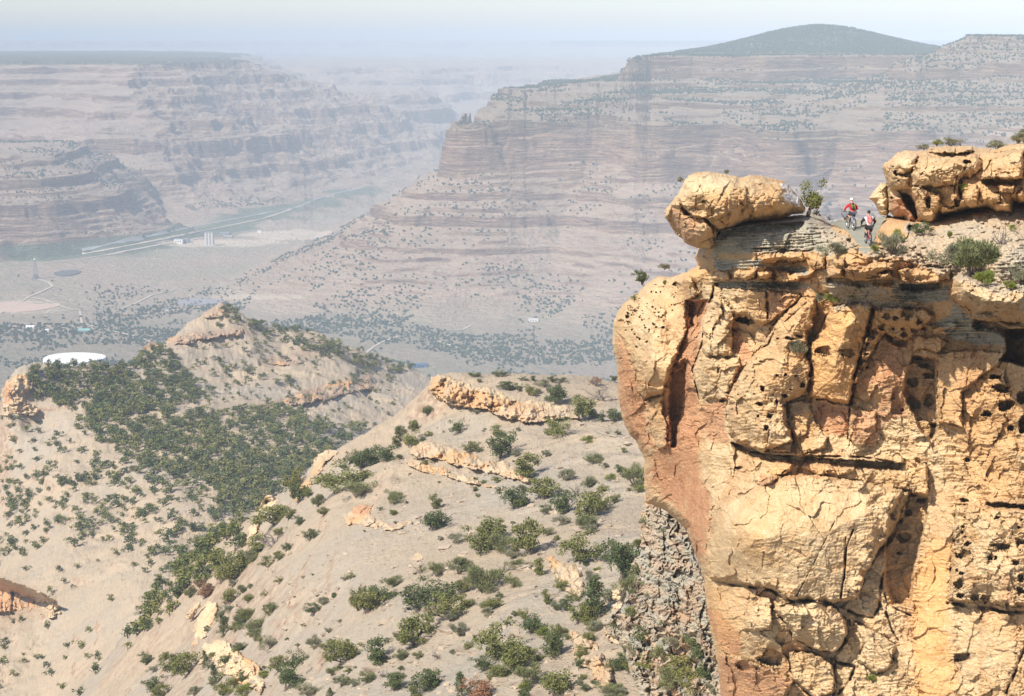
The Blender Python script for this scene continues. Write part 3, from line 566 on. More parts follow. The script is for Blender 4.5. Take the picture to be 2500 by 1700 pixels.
for q in (T(cC, [(720, 480), (900, 400), (1100, 330), (1500, 330), (1650, 380), (1640, 600), (1500, 980), (1100, 930), (700, 860), (680, 640)]), T(cA, [(1720, 420), (2120, 380), (2200, 420), (2060, 1180), (1720, 1130), (1740, 700)]), T(cB, [(1010, 800), (1400, 800), (1200, 1080), (1200, 1370), (1010, 1330)]), T(cD, [(720, 100), (860, 240), (840, 560), (880, 1400), (900, 1700), (600, 1700), (620, 760)]), T(cC, [(460, 60), (600, 120), (700, 420), (650, 780), (560, 560), (440, 380)]), T(cD, [(880, 1080), (1300, 1080), (1260, 1400), (900, 1500)]), T(cA, [(300, 560), (640, 560), (500, 1050), (320, 1060)])):
    ww = CF.win(q, 14); sm[ww] = np.maximum(sm[ww], sstep(-3, 7, sdf([p[:2] for p in q], CF.U[ww], CF.V[ww]) + CF.wob(ww, 2.5, 6)))
CF.texture(a=.34, strata=.06, frac=.17, fs=34, where=(1 - .55 * soft) * (1 - .62 * sm))
CF.Y += CF.m['grey'] * (fbm(U / 30, (V_ + U * .05) / 1.7, 3, 77, .6) * .35 + fbm(U / 3, V_ / 3, 2, 41) * .12)
CF.Y += CF.m['soil'] * (fbm(U / 6, V_ / 2.6, 3, 57) * .26 - .10 * (worley(U / 5.5, V_ / 3.5, 5)[0] < .3))
B = CF.block
# left pitted buttress and its undercut
B(T(cA, [(300, 190), (560, 130), (700, 100), (790, 260), (680, 330), (670, 420), (680, 560), (600, 780), (560, 870), (470, 1110), (320, 1150), (270, 1100), (250, 950), (160, 700), (100, 600), (60, 520), (130, 380)]), 2.2, 6, .6, bul=1.2)
B(T(cA, [(320, 1170), (470, 1120), (480, 1280), (520, 1400), (510, 1560), (430, 1580), (350, 1300)]), 1.5, 4, .3)
CF.crack(T(cA, [(280, 1100), (330, 1150), (400, 1130), (470, 1120)]), 2.2, 1.2)
CF.mask('red', T(cA, [(100, 620), (150, 700), (250, 960), (280, 1100), (330, 1160), (360, 1400), (440, 1590), (330, 1580), (190, 1440), (120, 1250), (95, 1000)]), 5, .95, 4)
# dark recess and red left-facing wall
CF.mask('red', T(cA, [(670, 320), (860, 320), (880, 330), (800, 480), (800, 600), (760, 800), (720, 930), (760, 1150), (780, 1500), (760, 1700), (430, 1700), (510, 1400), (480, 1200), (560, 860), (680, 600)]), 2, 1)
B(T(cA, [(800, 500), (880, 330), (960, 250), (975, 420), (880, 620), (860, 640), (810, 600)]), 1.6, 3, .5)
CF.Y[CF.win(T(cA, [(520, 850), (680, 1350)]), 0)] += 0
def hollow(c, pts, depth, soft=3.0):
    q = T(c, pts); w = CF.win(q, soft + 4); d = sdf([a[:2] for a in q], CF.U[w], CF.V[w]) + CF.wob(w, .8, 21); CF.Y[w] += depth * sstep(-.5, soft, d)
hollow(cA, [(560, 860), (680, 780), (680, 1000), (660, 1260), (640, 1320), (600, 1580), (540, 1560), (520, 1300), (530, 1000)], 2.6, 4)
hollow(cA, [(690, 320), (860, 310), (800, 480), (790, 560), (690, 560), (680, 430)], 2.4, 3)
B(T(cA, [(560, 880), (640, 800), (680, 790), (650, 900), (560, 940)]), 2.2, 3, 0)
CF.crack(T(cA, [(900, 200), (890, 290), (860, 340)]), 3.5, 1.1)
CF.crack(T(cA, [(810, 600), (800, 700), (760, 800), (720, 900), (745, 1010), (780, 1150)]), 1.6, .9)
# centre-left slabs
B(T(cA, [(960, 250), (1070, 400), (1060, 560), (1060, 760), (1040, 790), (820, 790), (800, 720), (870, 620), (930, 450)]), 1.5, 4, .3, bul=.6)
B(T(cA, [(780, 800), (1120, 800), (1130, 880), (1040, 1050), (1010, 1160), (830, 1150), (760, 1050), (725, 900)]), 1.0, 4, .3)
B(T(cA, [(980, 215), (1340, 240), (1360, 500), (1280, 540), (1180, 440), (1080, 440), (970, 300)]), 1.3, 3, .3)
B(T(cA, [(1340, 230), (1640, 270), (1600, 340), (1440, 450), (1360, 520)]), 1.2, 3, .4)
CF.mask('red', T(cA, [(1050, 430), (1110, 450), (1130, 640), (1220, 740), (1240, 760), (1130, 900), (1040, 1100), (1000, 1180), (1000, 1400), (1040, 1500), (760, 1500), (780, 1180), (830, 1180), (1000, 1150), (1110, 870), (1130, 780), (1060, 750)]), 2, .85)
CF.mask('red', T(cA, [(1360, 250), (1650, 270), (1420, 470), (1360, 520)]), 2, .6)
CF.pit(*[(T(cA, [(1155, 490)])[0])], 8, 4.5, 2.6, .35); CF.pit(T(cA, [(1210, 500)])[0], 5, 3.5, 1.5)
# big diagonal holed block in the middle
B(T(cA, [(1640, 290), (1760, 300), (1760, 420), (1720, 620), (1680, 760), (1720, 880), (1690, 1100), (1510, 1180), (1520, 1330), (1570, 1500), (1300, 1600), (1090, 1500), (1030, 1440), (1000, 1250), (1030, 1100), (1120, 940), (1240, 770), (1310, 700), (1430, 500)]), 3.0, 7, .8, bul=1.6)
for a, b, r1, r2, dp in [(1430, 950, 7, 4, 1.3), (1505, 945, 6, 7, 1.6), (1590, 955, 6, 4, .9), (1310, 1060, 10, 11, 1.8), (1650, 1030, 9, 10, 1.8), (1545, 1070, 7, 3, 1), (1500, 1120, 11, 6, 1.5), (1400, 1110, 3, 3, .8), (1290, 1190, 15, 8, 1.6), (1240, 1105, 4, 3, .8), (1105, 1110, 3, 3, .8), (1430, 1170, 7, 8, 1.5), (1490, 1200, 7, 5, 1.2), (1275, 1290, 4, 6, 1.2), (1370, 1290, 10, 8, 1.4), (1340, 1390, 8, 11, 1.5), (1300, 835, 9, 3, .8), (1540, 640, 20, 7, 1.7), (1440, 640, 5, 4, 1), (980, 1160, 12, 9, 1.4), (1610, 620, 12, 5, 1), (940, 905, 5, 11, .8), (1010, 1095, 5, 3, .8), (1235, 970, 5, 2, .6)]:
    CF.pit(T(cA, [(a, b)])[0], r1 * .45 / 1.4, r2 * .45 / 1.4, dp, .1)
CF.crack(T(cA, [(1310, 720), (1360, 690), (1400, 600), (1420, 570)]), 2.2, 1.6); CF.crack(T(cA, [(1640, 290), (1600, 340), (1440, 480), (1370, 560)]), .8, .8)
CF.crack(T(cA, [(1570, 440), (1640, 370), (1680, 340)]), .7, .6); CF.crack(T(cA, [(1590, 420), (1500, 500)]), .6, .6)
B(T(cA, [(1390, 1270), (1480, 1270), (1500, 1350), (1570, 1470), (1540, 1590), (1340, 1590), (1370, 1440), (1370, 1350)]), 1.3, 3, .7)
B(T(cA, [(1530, 1180), (1700, 1150), (1740, 1300), (1860, 1500), (1830, 1560), (1600, 1620), (1570, 1490), (1510, 1320)]), .8, 4, .4)
# tall orange panel with its deep vertical joint
B(T(cA, [(1880, 370), (2130, 340), (2210, 340), (2240, 420), (2180, 700), (2130, 900), (2040, 1190), (1960, 1180), (1830, 1150), (1700, 1130), (1720, 900), (1700, 700), (1800, 560)]), 2.2, 6, .6, bul=1.2)
CF.crack(T(cB, [(450, 390), (400, 600), (340, 820), (300, 940), (262, 1180)]), 3.2, 2.6, .3); CF.crack(T(cB, [(262, 1180), (250, 1350), (240, 1480)]), 1.2, .8)
CF.crack(T(cB, [(-20, 1150), (40, 1145), (120, 1180), (250, 1200), (300, 1190)]), 1.7, 1.2)
CF.mask('red', T(cA, [(1880, 380), (2130, 350), (2220, 360), (2130, 900), (2040, 1190), (1700, 1130), (1720, 880), (1700, 720), (1800, 560)]), 8, .15); CF.mask('org', T(cA, [(1880, 380), (2130, 350), (2220, 360), (2130, 900), (2040, 1190), (1700, 1130), (1720, 880), (1700, 720), (1800, 560)]), 8, .95); CF.mask('red', T(cA, [(1700, 900), (2050, 880), (2070, 1200), (1990, 1180), (1740, 1170)]), 4, .45); CF.mask('red', T(cB, [(-60, 1180), (240, 1220), (230, 1460), (60, 1440), (-20, 1330)]), 2, .9)
CF.mask('red', T(cB, [(480, 700), (640, 640), (720, 880), (740, 1150), (720, 1300), (560, 1330), (450, 1560), (250, 1480), (280, 1250), (480, 1250), (540, 1080), (430, 1000), (290, 1180), (330, 960), (420, 930)]), 3, .7)
B(T(cB, [(460, 400), (640, 370), (900, 400), (960, 450), (900, 520), (800, 600), (740, 660), (600, 620), (560, 600), (480, 700), (380, 900), (320, 930), (350, 760)]), 1.5, 5, .5, bul=.5)
CF.crack(T(cB, [(570, 590), (500, 660), (450, 750), (360, 900)]), 1.4, 1.0); CF.step(T(cB, [(560, 590), (640, 650), (740, 655)]), 1.4)
for a, b, r in [(570, 455, 26), (640, 470, 18), (740, 470, 15), (440, 610, 28), (520, 540, 25), (400, 685, 12), (390, 770, 14), (375, 830, 14), (400, 880, 12), (710, 610, 22), (790, 570, 16), (840, 500, 20), (880, 560, 14), (700, 560, 14), (620, 560, 12), (465, 575, 20), (740, 420, 40)]: CF.pit(T(cB, [(a, b)])[0], r * .2, r * .15, 1.0)
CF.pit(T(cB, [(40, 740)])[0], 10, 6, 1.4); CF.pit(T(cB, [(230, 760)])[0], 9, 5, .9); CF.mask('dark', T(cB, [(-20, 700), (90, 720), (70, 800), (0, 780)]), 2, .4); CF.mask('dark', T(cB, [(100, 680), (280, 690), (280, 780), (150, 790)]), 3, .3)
B(T(cB, [(260, 1210), (480, 1260), (480, 1400), (350, 1560), (240, 1480)]), .7, 3, .3); B(T(cB, [(800, 620), (920, 630), (1000, 620), (1080, 680), (1000, 760), (860, 720), (790, 760), (780, 680)]), 1.1, 3, .4)
B(T(cB, [(940, 560), (1100, 500), (1180, 520), (1060, 620), (960, 600)]), 1.0, 3, .3)
# recessed vertical seam of broken rock
hollow(cB, [(780, 780), (980, 800), (980, 1050), (1000, 1400), (960, 1500), (860, 1440), (740, 1200), (700, 1100), (720, 950)], 2.0, 3)
for a, b, r1, r2 in [(780, 1000, 50, 45), (920, 950, 60, 28), (790, 1180, 60, 55), (920, 1170, 55, 60), (960, 1370, 45, 22), (880, 870, 60, 18), (700, 1240, 14, 16), (830, 800, 50, 20)]: CF.pit(T(cB, [(a, b)])[0], r1 * .13, r2 * .13, 1.4)
B(T(cB, [(1010, 760), (1300, 730), (1560, 760), (1500, 880), (1420, 900), (1200, 1100), (1200, 1380), (1010, 1340), (985, 1100), (990, 850)]), 1.2, 3, .5)
# dark alcove under the right hand slab
B(T(cB, [(1110, 120), (1200, 90), (1350, 160), (1800, 200), (1800, 520), (1560, 500), (1480, 490), (1290, 470), (1280, 400), (1180, 360), (1100, 280)]), 2.8, 6, .5, bul=2.0)
hollow(cB, [(1540, 560), (1800, 560), (1800, 880), (1700, 870), (1510, 820), (1570, 740)], 5.0, 2.5)
CF.step(T(cB, [(1290, 480), (1480, 500), (1600, 560), (1800, 540)]), 2.5, side=12)
for a, b, r1, r2 in [(1520, 1060, 95, 40), (1570, 1200, 85, 55), (1690, 1130, 55, 60), (1610, 1395, 35, 30), (1400, 1270, 45, 25), (1700, 1360, 40, 70), (1480, 960, 60, 22)]: CF.pit(T(cB, [(a, b)])[0], r1 * .125, r2 * .125, 2.2)
# orange drip stripe
CF.mask('red', T(cD, [(740, 250), (860, 260), (840, 500), (740, 640), (820, 900), (820, 1150), (880, 1420), (890, 1700), (600, 1700), (610, 1300), (570, 900), (620, 760), (700, 500)]), 6, .25, 3)
CF.mask('org', T(cD, [(740, 560), (830, 600), (830, 900), (820, 1150), (880, 1420), (890, 1700), (600, 1700), (610, 1300), (580, 900), (640, 740)]), 6, .9, 4); CF.mask('org', T(cD, [(440, 600), (620, 740), (580, 1000), (450, 990), (410, 860)]), 5, .5, 3); CF.mask('org', T(cD, [(560, 60), (700, 90), (700, 290), (600, 280)]), 5, .6, 3); CF.mask('org', T(cB, [(330, 400), (900, 400), (760, 660), (500, 760), (330, 940)]), 8, .6, 4); CF.mask('org', T(cC, [(1010, 200), (1400, 180), (1380, 270), (1060, 290)]), 5, .5, 3); CF.mask('org', T(cC, [(660, 900), (900, 960), (900, 1250), (760, 1300), (690, 1100)]), 8, .5, 5); CF.mask('org', T(cE, [(800, 1000), (1900, 900), (1900, 1200), (930, 1190)]), 6, .5, 3); CF.mask('org', T(cA, [(680, 20), (900, 20), (900, 130), (700, 200)]), 5, .7, 3)
B(T(cD, [(560, 60), (700, 90), (700, 250), (690, 290), (600, 280), (560, 180)]), 1.4, 3, .6)
hollow(cD, [(440, 420), (540, 240), (700, 300), (700, 420), (620, 740), (590, 1000), (470, 990), (420, 860), (420, 700)], 1.8, 3)
for a, b, r1, r2 in [(575, 400, 25, 28), (545, 560, 60, 40), (515, 660, 22, 16), (660, 320, 40, 22), (610, 280, 22, 18)]: CF.pit(T(cD, [(a, b)])[0], r1 * .16, r2 * .16, 1.2)
# honeycombed right wall
B(T(cD, [(880, 350), (1340, 360), (1340, 1000), (1200, 1000), (1100, 980), (900, 970), (830, 960), (850, 700)]), 1.8, 4, .4, bul=.5)
CF.crack(T(cD, [(830, 985), (900, 990), (1050, 1010), (1200, 1040), (1330, 1045)]), 2.8, 2.2, .3); CF.step(T(cD, [(1080, 330), (1200, 340), (1330, 350)]), 1.2)
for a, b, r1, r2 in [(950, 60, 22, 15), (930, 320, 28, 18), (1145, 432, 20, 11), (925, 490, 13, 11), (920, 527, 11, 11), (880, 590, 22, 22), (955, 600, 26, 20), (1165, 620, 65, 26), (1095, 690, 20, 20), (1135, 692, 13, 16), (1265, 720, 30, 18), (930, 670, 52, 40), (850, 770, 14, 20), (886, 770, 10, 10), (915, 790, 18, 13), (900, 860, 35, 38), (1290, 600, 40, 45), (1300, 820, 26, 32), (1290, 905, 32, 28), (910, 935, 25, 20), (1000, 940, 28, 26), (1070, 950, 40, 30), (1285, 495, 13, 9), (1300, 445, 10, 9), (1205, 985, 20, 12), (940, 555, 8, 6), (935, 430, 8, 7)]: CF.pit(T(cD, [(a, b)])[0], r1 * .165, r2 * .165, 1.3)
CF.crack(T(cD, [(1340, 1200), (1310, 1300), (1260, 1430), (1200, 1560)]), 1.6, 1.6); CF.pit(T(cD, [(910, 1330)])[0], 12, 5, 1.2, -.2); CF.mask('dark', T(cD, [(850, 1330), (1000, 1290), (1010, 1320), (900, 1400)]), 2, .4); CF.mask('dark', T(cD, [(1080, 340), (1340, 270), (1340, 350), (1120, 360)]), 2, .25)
# long horizontal joint and the great smooth slab below
CF.crack(T(cR4, [(1000, 430), (1080, 470), (1160, 485), (1290, 490), (1420, 490), (1590, 495), (1780, 525)]), 2.6, 1.5, .4)
CF.step(T(cR4, [(1000, 425), (1160, 480), (1290, 490), (1780, 522)]), 1.6, side=10)
B(T(cC, [(700, 470), (780, 400), (900, 380), (1050, 270), (1300, 260), (1560, 300), (1720, 330), (1880, 360), (1840, 500), (1690, 720), (1610, 860), (1570, 1000), (1440, 1030), (1180, 1010), (1050, 940), (830, 910), (690, 880), (650, 780), (680, 640)]), 2.6, 8, .8, bul=1.4)
CF.crack(T(cC, [(650, 850), (700, 895), (830, 920), (950, 935), (1050, 950), (1130, 1000), (1190, 1020)]), 2.4, 1.6, .4)
CF.crack(T(cC, [(1540, 590), (1500, 690), (1490, 850), (1460, 1000)]), 2.0, .9, .25); CF.crack(T(cC, [(1430, 540), (1290, 820), (1200, 990)]), .7, .6)
CF.crack(T(cD, [(530, 380), (500, 500), (440, 590), (360, 670)]), 2.2, 2.6, .3); CF.crack(T(cD, [(420, 740), (395, 900), (390, 1000), (350, 1070), (250, 1060), (190, 1030)]), 2.6, 1.8, .3)
CF.crack(T(cD, [(170, 560), (165, 760), (140, 960)]), 1.8, 1.1, .3)
B(T(cC, [(1010, 180), (1130, 170), (1190, 200), (1150, 260), (1080, 300), (1000, 340), (940, 300)]), 1.2, 3, .6); B(T(cC, [(1260, 170), (1400, 170), (1440, 260), (1340, 270), (1230, 220)]), .8, 3, .3); B(T(cC, [(1440, 190), (1560, 170), (1550, 240), (1460, 270)]), .9, 2, .5)
CF.pit(T(cC, [(860, 225)])[0], 4.5, 3, 1.3); CF.mask('red', T(cC, [(990, 250), (1080, 290), (1090, 310), (980, 340)]), 2, .8)
# lower blocks
B(T(cC, [(1060, 1060), (1200, 1020), (1330, 1010), (1430, 1050), (1500, 1130), (1510, 1200), (1470, 1290), (1420, 1320), (1300, 1300), (1180, 1230), (1150, 1150)]), 2.2, 5, 1.2, bul=.8)
CF.crack(T(cC, [(1510, 1130), (1520, 1200), (1440, 1330), (1430, 1400)]), 2.6, 2.4, .4)
B(T(cC, [(1150, 1310), (1300, 1320), (1420, 1390), (1440, 1560), (1300, 1590), (1180, 1480)]), 1.6, 3, .9)
B(T(cC, [(930, 970), (1050, 1000), (1060, 1180), (930, 1200), (880, 1190), (900, 1060)]), 1.2, 4, .6)
CF.pit(T(cC, [(1050, 1350)])[0], 15, 9, 1.8, .2); CF.pit(T(cC, [(900, 1400)])[0], 12, 7, 1.2, .3)
B(T(cC, [(730, 1320), (850, 1340), (1060, 1420), (1190, 1490), (1130, 1600), (760, 1600)]), 1.8, 4, .4); CF.mask('red', T(cC, [(660, 1050), (740, 1070), (880, 1240), (860, 1330), (760, 1300), (700, 1180)]), 2, 1)
CF.mask('red', T(cC, [(740, 1330), (1080, 1430), (1190, 1500), (1060, 1620), (740, 1620)]), 3, .8); CF.mask('red', T(cC, [(330, 150), (480, 30), (600, 120), (640, 300), (700, 420), (690, 560), (650, 780), (590, 760), (560, 560), (460, 430), (400, 400), (330, 300)]), 5, 1, 4)
CF.crack(T(cD, [(420, 920), (440, 990), (520, 1030), (590, 1060)]), 1.2, 1); CF.crack(T(cD, [(430, 1040), (470, 1160), (510, 1220)]), 1.5, 1.2)
B(T(cD, [(220, 1100), (400, 1180), (500, 1260), (450, 1400), (370, 1440), (240, 1350), (290, 1240)]), 1.0, 3, .6); CF.crack(T(cD, [(110, 1360), (230, 1390), (200, 1470), (130, 1560)]), 2.4, 2, .4); CF.crack(T(cD, [(80, 1340), (100, 1480), (90, 1580)]), 1.6, 1.4)
# ledges of the top: two rows of tan blocks with shale between
for q in [T(cE, [(935, 1110), (1000, 1090), (1100, 1110), (1090, 1170), (1000, 1190), (930, 1170)]), T(cE, [(1120, 1090), (1340, 1075), (1330, 1150), (1240, 1180), (1120, 1150)]), T(cE, [(1350, 1100), (1500, 1080), (1500, 1150), (1340, 1175)]), T(cE, [(1520, 1080), (1700, 1110), (1900, 1080), (1870, 1130), (1700, 1200), (1520, 1190)]),
          T(cE, [(1340, 960), (1500, 920), (1780, 910), (1810, 980), (1700, 1010), (1560, 1000), (1380, 1020)]), T(cE, [(1820, 910), (1990, 950), (2000, 1060), (1880, 1080), (1830, 1010)]), T(cG, [(150, 1210), (260, 1210), (250, 1290), (150, 1290)]), T(cG, [(100, 1310), (250, 1300), (240, 1400), (100, 1400)]),
          T(cG, [(250, 1300), (480, 1280), (560, 1230), (750, 1260), (760, 1320), (560, 1390), (400, 1430), (260, 1370)]), T(cG, [(600, 1370), (720, 1330), (740, 1400), (620, 1420)]), T(cG, [(800, 1330), (1000, 1290), (1330, 1310), (1330, 1420), (1230, 1430), (1200, 1470), (900, 1460), (820, 1420)])]:
    B(q, 2.0, 3.5, .5, bul=.5, wob=1.1)
CF.step(T(cG, [(820, 1460), (1000, 1470), (1240, 1450)]), 2.2, side=9); CF.step(T(cG, [(80, 1400), (260, 1400), (400, 1440), (600, 1420), (780, 1420)]), 1.4, side=8); CF.step(T(cE, [(940, 1195), (1200, 1190), (1500, 1195), (1750, 1205)]), 1.3, side=7)
CF.step(T(cE, [(1000, 720), (1300, 660), (1600, 640), (1800, 620)]), 1.2, side=10); CF.crack(T(cE, [(1300, 880), (1500, 880), (1780, 905), (1960, 880)]), .9, 1.2)
hollow(cG, [(900, 870), (1010, 860), (1020, 900), (960, 960), (900, 940), (870, 900)], 2.0, 2)
B(T(cB, [(1110, 650), (1180, 610), (1240, 620), (1230, 660)]), .5, 2)
# loose stones along the trail bank and broken rock on the slope
rq = random.Random(3)
for k in range(150):
    if k < 60: a = rq.random(); u, v = T(cG, [(150 + 260 * a + rq.uniform(-60, 40), 880 + 240 * a + rq.uniform(-40, 60))])[0]
    elif k < 120: u, v = T(cG, [(rq.uniform(620, 1350), rq.uniform(1080, 1330))])[0]
    else: u, v = T(cG, [(rq.uniform(1150, 2079), rq.uniform(680, 900))])[0]
    r = rq.uniform(1.0, 3.0) * (1.5 if rq.random() < .15 else 1); n = rq.randint(4, 6); a0 = rq.random() * 6
    B([(u + r * math.cos(a0 + 6.28 * i / n) * rq.uniform(.8, 1.4), v + r * .6 * math.sin(a0 + 6.28 * i / n)) for i in range(n)], rq.uniform(.25, .8), 1.2, .1, wob=.25)
# scattered small tafoni on the left buttress
for k in range(75):
    a, b = rq.gauss(330, 150), rq.gauss(420, 150)
    if 90 < a < 640 and 180 < b < 1000: r = abs(rq.gauss(0, .55)) + .5; CF.pit(T(cA, [(a, b)])[0], r * rq.uniform(.9, 1.5), r, .8 + r * .3, rq.random())
for a, b, r in [(200, 315, 4), (240, 320, 4), (145, 370, 5), (200, 385, 6), (240, 420, 6), (130, 500, 6), (190, 510, 4), (590, 190, 7), (180, 460, 4), (80, 440, 4)]: CF.pit(T(cA, [(a, b)])[0], r * .7, r * .5, 1.6, .5)
wt = CF.win(TRAIL, 4); kt = sstep(-1.0, .8, sdf([p[:2] for p in TRAIL], CF.U[wt], CF.V[wt])); CF.Y[wt] = CF.Y[wt] * (1 - kt) + CF.base[wt] * kt
cl = CF.build('cliff', MROCK, thick=9, R=9, back=30); tag(cl, kind='structure')

PT = Relief(TRAIL, ctl, .5, .5, pad=2, seed=23); PT.Y = PT.Y - .05 + fbm(PT.U / 5, PT.V / 2.5, 3, 4) * .05
tp = NT('trail_dirt'); cc = tp.mix(tp.mr(tp.noise(1.3, 5, .7), .35, .65), (.235, .235, .185), (.31, .295, .225)); tp.bump(tp.noise(5, 4, .7), .06, .6); MTRAIL = tp.color(cc)
o = PT.build('path', MTRAIL, thick=.0, R=1, back=0); tag(o, kind='structure')
# ---------------------------------------------------------------- the perched boulder, outcrops and ledges
bp = T(cE, [(470, 540), (490, 500), (545, 430), (600, 360), (640, 290), (660, 240), (700, 190), (760, 165), (800, 150), (900, 150), (1000, 165), (1090, 180), (1180, 205), (1280, 185), (1400, 190), (1480, 215), (1600, 240), (1650, 280), (1700, 340), (1760, 410), (1800, 480), (1810, 520), (1780, 545), (1700, 550), (1620, 580), (1560, 605), (1400, 615), (1280, 620), (1200, 645), (1100, 690), (1010, 700), (990, 720), (950, 850), (900, 880), (780, 875), (690, 840), (640, 790), (560, 720), (510, 620), (475, 580)])
BO = Relief(bp, T(cE, [(500, 530, 95), (800, 300, 92.2), (1200, 400, 90.2), (1600, 300, 92.5), (1750, 450, 93), (800, 750, 93), (1300, 600, 91), (600, 700, 95), (900, 160, 93), (1400, 200, 93)]), .4, .6, seed=31)
BO.texture(a=.34, strata=.05, frac=.10, fs=40, tilt=.12)
BO.block(T(cE, [(600, 400), (640, 300), (700, 200), (800, 160), (1150, 210), (1250, 300), (1240, 480), (1140, 640), (1010, 690), (960, 640), (860, 590), (760, 585), (680, 500), (620, 430)]), 1.2, 10, .1, bul=.9)
BO.block(T(cE, [(1220, 240), (1400, 200), (1600, 250), (1760, 420), (1800, 510), (1620, 560), (1560, 560), (1300, 580), (1180, 640), (1200, 480)]), 1.0, 9, 0, bul=.7)
BO.block(T(cE, [(650, 600), (760, 590), (860, 600), (920, 680), (940, 760), (850, 800), (780, 850), (690, 790), (660, 700)]), 1.9, 5, .5, bul=.3)
q = T(cE, [(540, 470), (650, 480), (740, 560), (650, 590), (650, 720), (680, 820), (560, 720), (500, 580)]); w_ = BO.win(q, 5); BO.Y[w_] += 1.2 * sstep(-1, 3, sdf(q, BO.U[w_], BO.V[w_]))
BO.step(T(cE, [(620, 440), (700, 540), (770, 590), (870, 600), (950, 660), (1000, 700)]), 1.4, side=7); BO.crack(T(cE, [(880, 600), (930, 680), (945, 800)]), 1.2, 1.2)
BO.block(T(cE, [(1340, 420), (1420, 370), (1500, 400), (1620, 440), (1640, 540), (1560, 580), (1340, 590), (1290, 560)]), .7, 5, .2)
BO.crack(T(cE, [(1120, 250), (1180, 290), (1215, 330)]), .5, .7); BO.crack(T(cE, [(700, 250), (900, 240), (1060, 250)]), .35, .6)
BO.pit(T(cE, [(860, 440)])[0], 5, 2.5, .7); BO.pit(T(cE, [(1050, 610)])[0], 7, 7, .7); BO.pit(T(cE, [(930, 540)])[0], 3, 7, .4); BO.pit(T(cE, [(800, 170)])[0], 5, 1.6, .8)
BO.mask('red', T(cE, [(560, 480), (650, 520), (700, 580), (740, 600), (800, 650), (760, 860), (690, 840), (560, 720), (500, 600)]), 2, .6); BO.mask('red', T(cE, [(660, 600), (800, 590), (700, 760)]), 2, .7)
BO.mask('pale', T(cE, [(560, 400), (660, 200), (900, 150), (1100, 200), (1080, 330), (700, 340)]), 5, .7)
WH = T(cE, [(1570, 270), (1620, 280), (1760, 440), (1740, 470), (1680, 430), (1620, 430), (1600, 370), (1640, 350)]); w_ = BO.win(WH, 5); BO.m['white'] = np.zeros(BO.U.shape)
BO.m['white'][w_] = sstep(-1.6, .2, sdf(WH, BO.U[w_], BO.V[w_]) + BO.wob(w_, 1.6, 3))
mb_ = rock_mat('boulder_sandstone'); tt_ = mb_.node_tree; pb = [n for n in tt_.nodes if n.type == 'BSDF_PRINCIPLED'][0]; lk = pb.inputs['Base Color'].links[0].from_socket
mx = tt_.nodes.new('ShaderNodeMix'); mx.data_type = 'RGBA'; at_ = tt_.nodes.new('ShaderNodeAttribute'); at_.attribute_name = 'white'; tt_.links.new(at_.outputs['Fac'], mx.inputs[0]); tt_.links.new(lk, mx.inputs[6]); mx.inputs[7].default_value = (.82, .76, .68, 1); tt_.links.new(mx.outputs[2], pb.inputs['Base Color'])
o = BO.build('perched_boulder', mb_, thick=4.2, R=15, back=3.5); tag(o, 'huge tan caprock boulder with a white stain, overhanging the grey shale neck', 'boulder')
# pale fin of rock behind the riders
fp = T(cG, [(500, 600), (560, 520), (620, 440), (690, 460), (720, 700), (700, 770), (620, 770), (590, 700), (560, 640)])
FN = Relief(fp, [(0, 0, 96)], .5, .5, seed=35); FN.texture(a=.3, frac=.1); FN.mask('pale', fp, 3, .8); FN.block(T(cG, [(590, 640), (700, 590), (720, 780), (600, 770)]), 1.0, 3, .2)
o = FN.build('rock_fin', MROCK, thick=2.5, R=6, back=2.5); tag(o, 'small pale pointed rock fin leaning against the left of the upper outcrop', 'rock')
# upper right outcrop
op = T(cG, [(640, 290), (660, 240), (730, 200), (790, 130), (900, 110), (1000, 120), (1100, 110), (1120, 80), (1300, 70), (1560, 70), (1600, 90), (1800, 95), (1900, 60), (2000, 40), (2260, 20), (2620, 30), (2640, 640), (2260, 660), (1980, 640), (1960, 760), (1800, 740), (1700, 700), (1500, 710), (1440, 740), (1230, 770), (1210, 850), (1140, 880), (960, 870), (880, 850), (860, 800), (760, 790), (700, 720), (700, 600), (690, 500), (680, 420)])
OC = Relief(op, T(cG, [(700, 300, 90.5), (800, 700, 91), (1100, 400, 87.5), (1500, 400, 86), (2000, 300, 84), (2200, 600, 83), (2600, 300, 80.5), (1000, 850, 89), (1500, 120, 88), (2000, 80, 86)]), .45, .7, seed=41)
OC.texture(a=.36, strata=.05, frac=.16, fs=30)
OC.block(T(cG, [(720, 220), (790, 160), (1000, 150), (1000, 200), (940, 330), (860, 360), (740, 330), (700, 260)]), 1.2, 5, .4, bul=.5)
OC.block(T(cG, [(1010, 180), (1160, 130), (1560, 130), (1640, 200), (1650, 300), (1540, 390), (1440, 380), (1380, 460), (1240, 480), (1120, 500), (950, 470), (930, 350)]), 2.0, 8, .5, bul=1.0)
OC.block(T(cG, [(1680, 330), (1780, 150), (1900, 110), (2070, 110), (2070, 390), (1900, 410), (1800, 390), (1660, 400)]), 2.2, 5, .9, bul=.5)
OC.block(T(cG, [(930, 480), (1020, 470), (1130, 520), (1230, 560), (1220, 740), (1170, 860), (1080, 830), (1000, 760), (960, 640)]), 1.6, 5, .4)
OC.block(T(cG, [(660, 260), (740, 340), (920, 380), (920, 480), (830, 500), (700, 480), (650, 400)]), 1.0, 5, .2)
hp = T(cG, [(820, 540), (940, 560), (980, 640), (1010, 800), (980, 840), (840, 620)]); w_ = OC.win(hp, 6); OC.Y[w_] += 3.2 * sstep(-.5, 3, sdf(hp, OC.U[w_], OC.V[w_]))
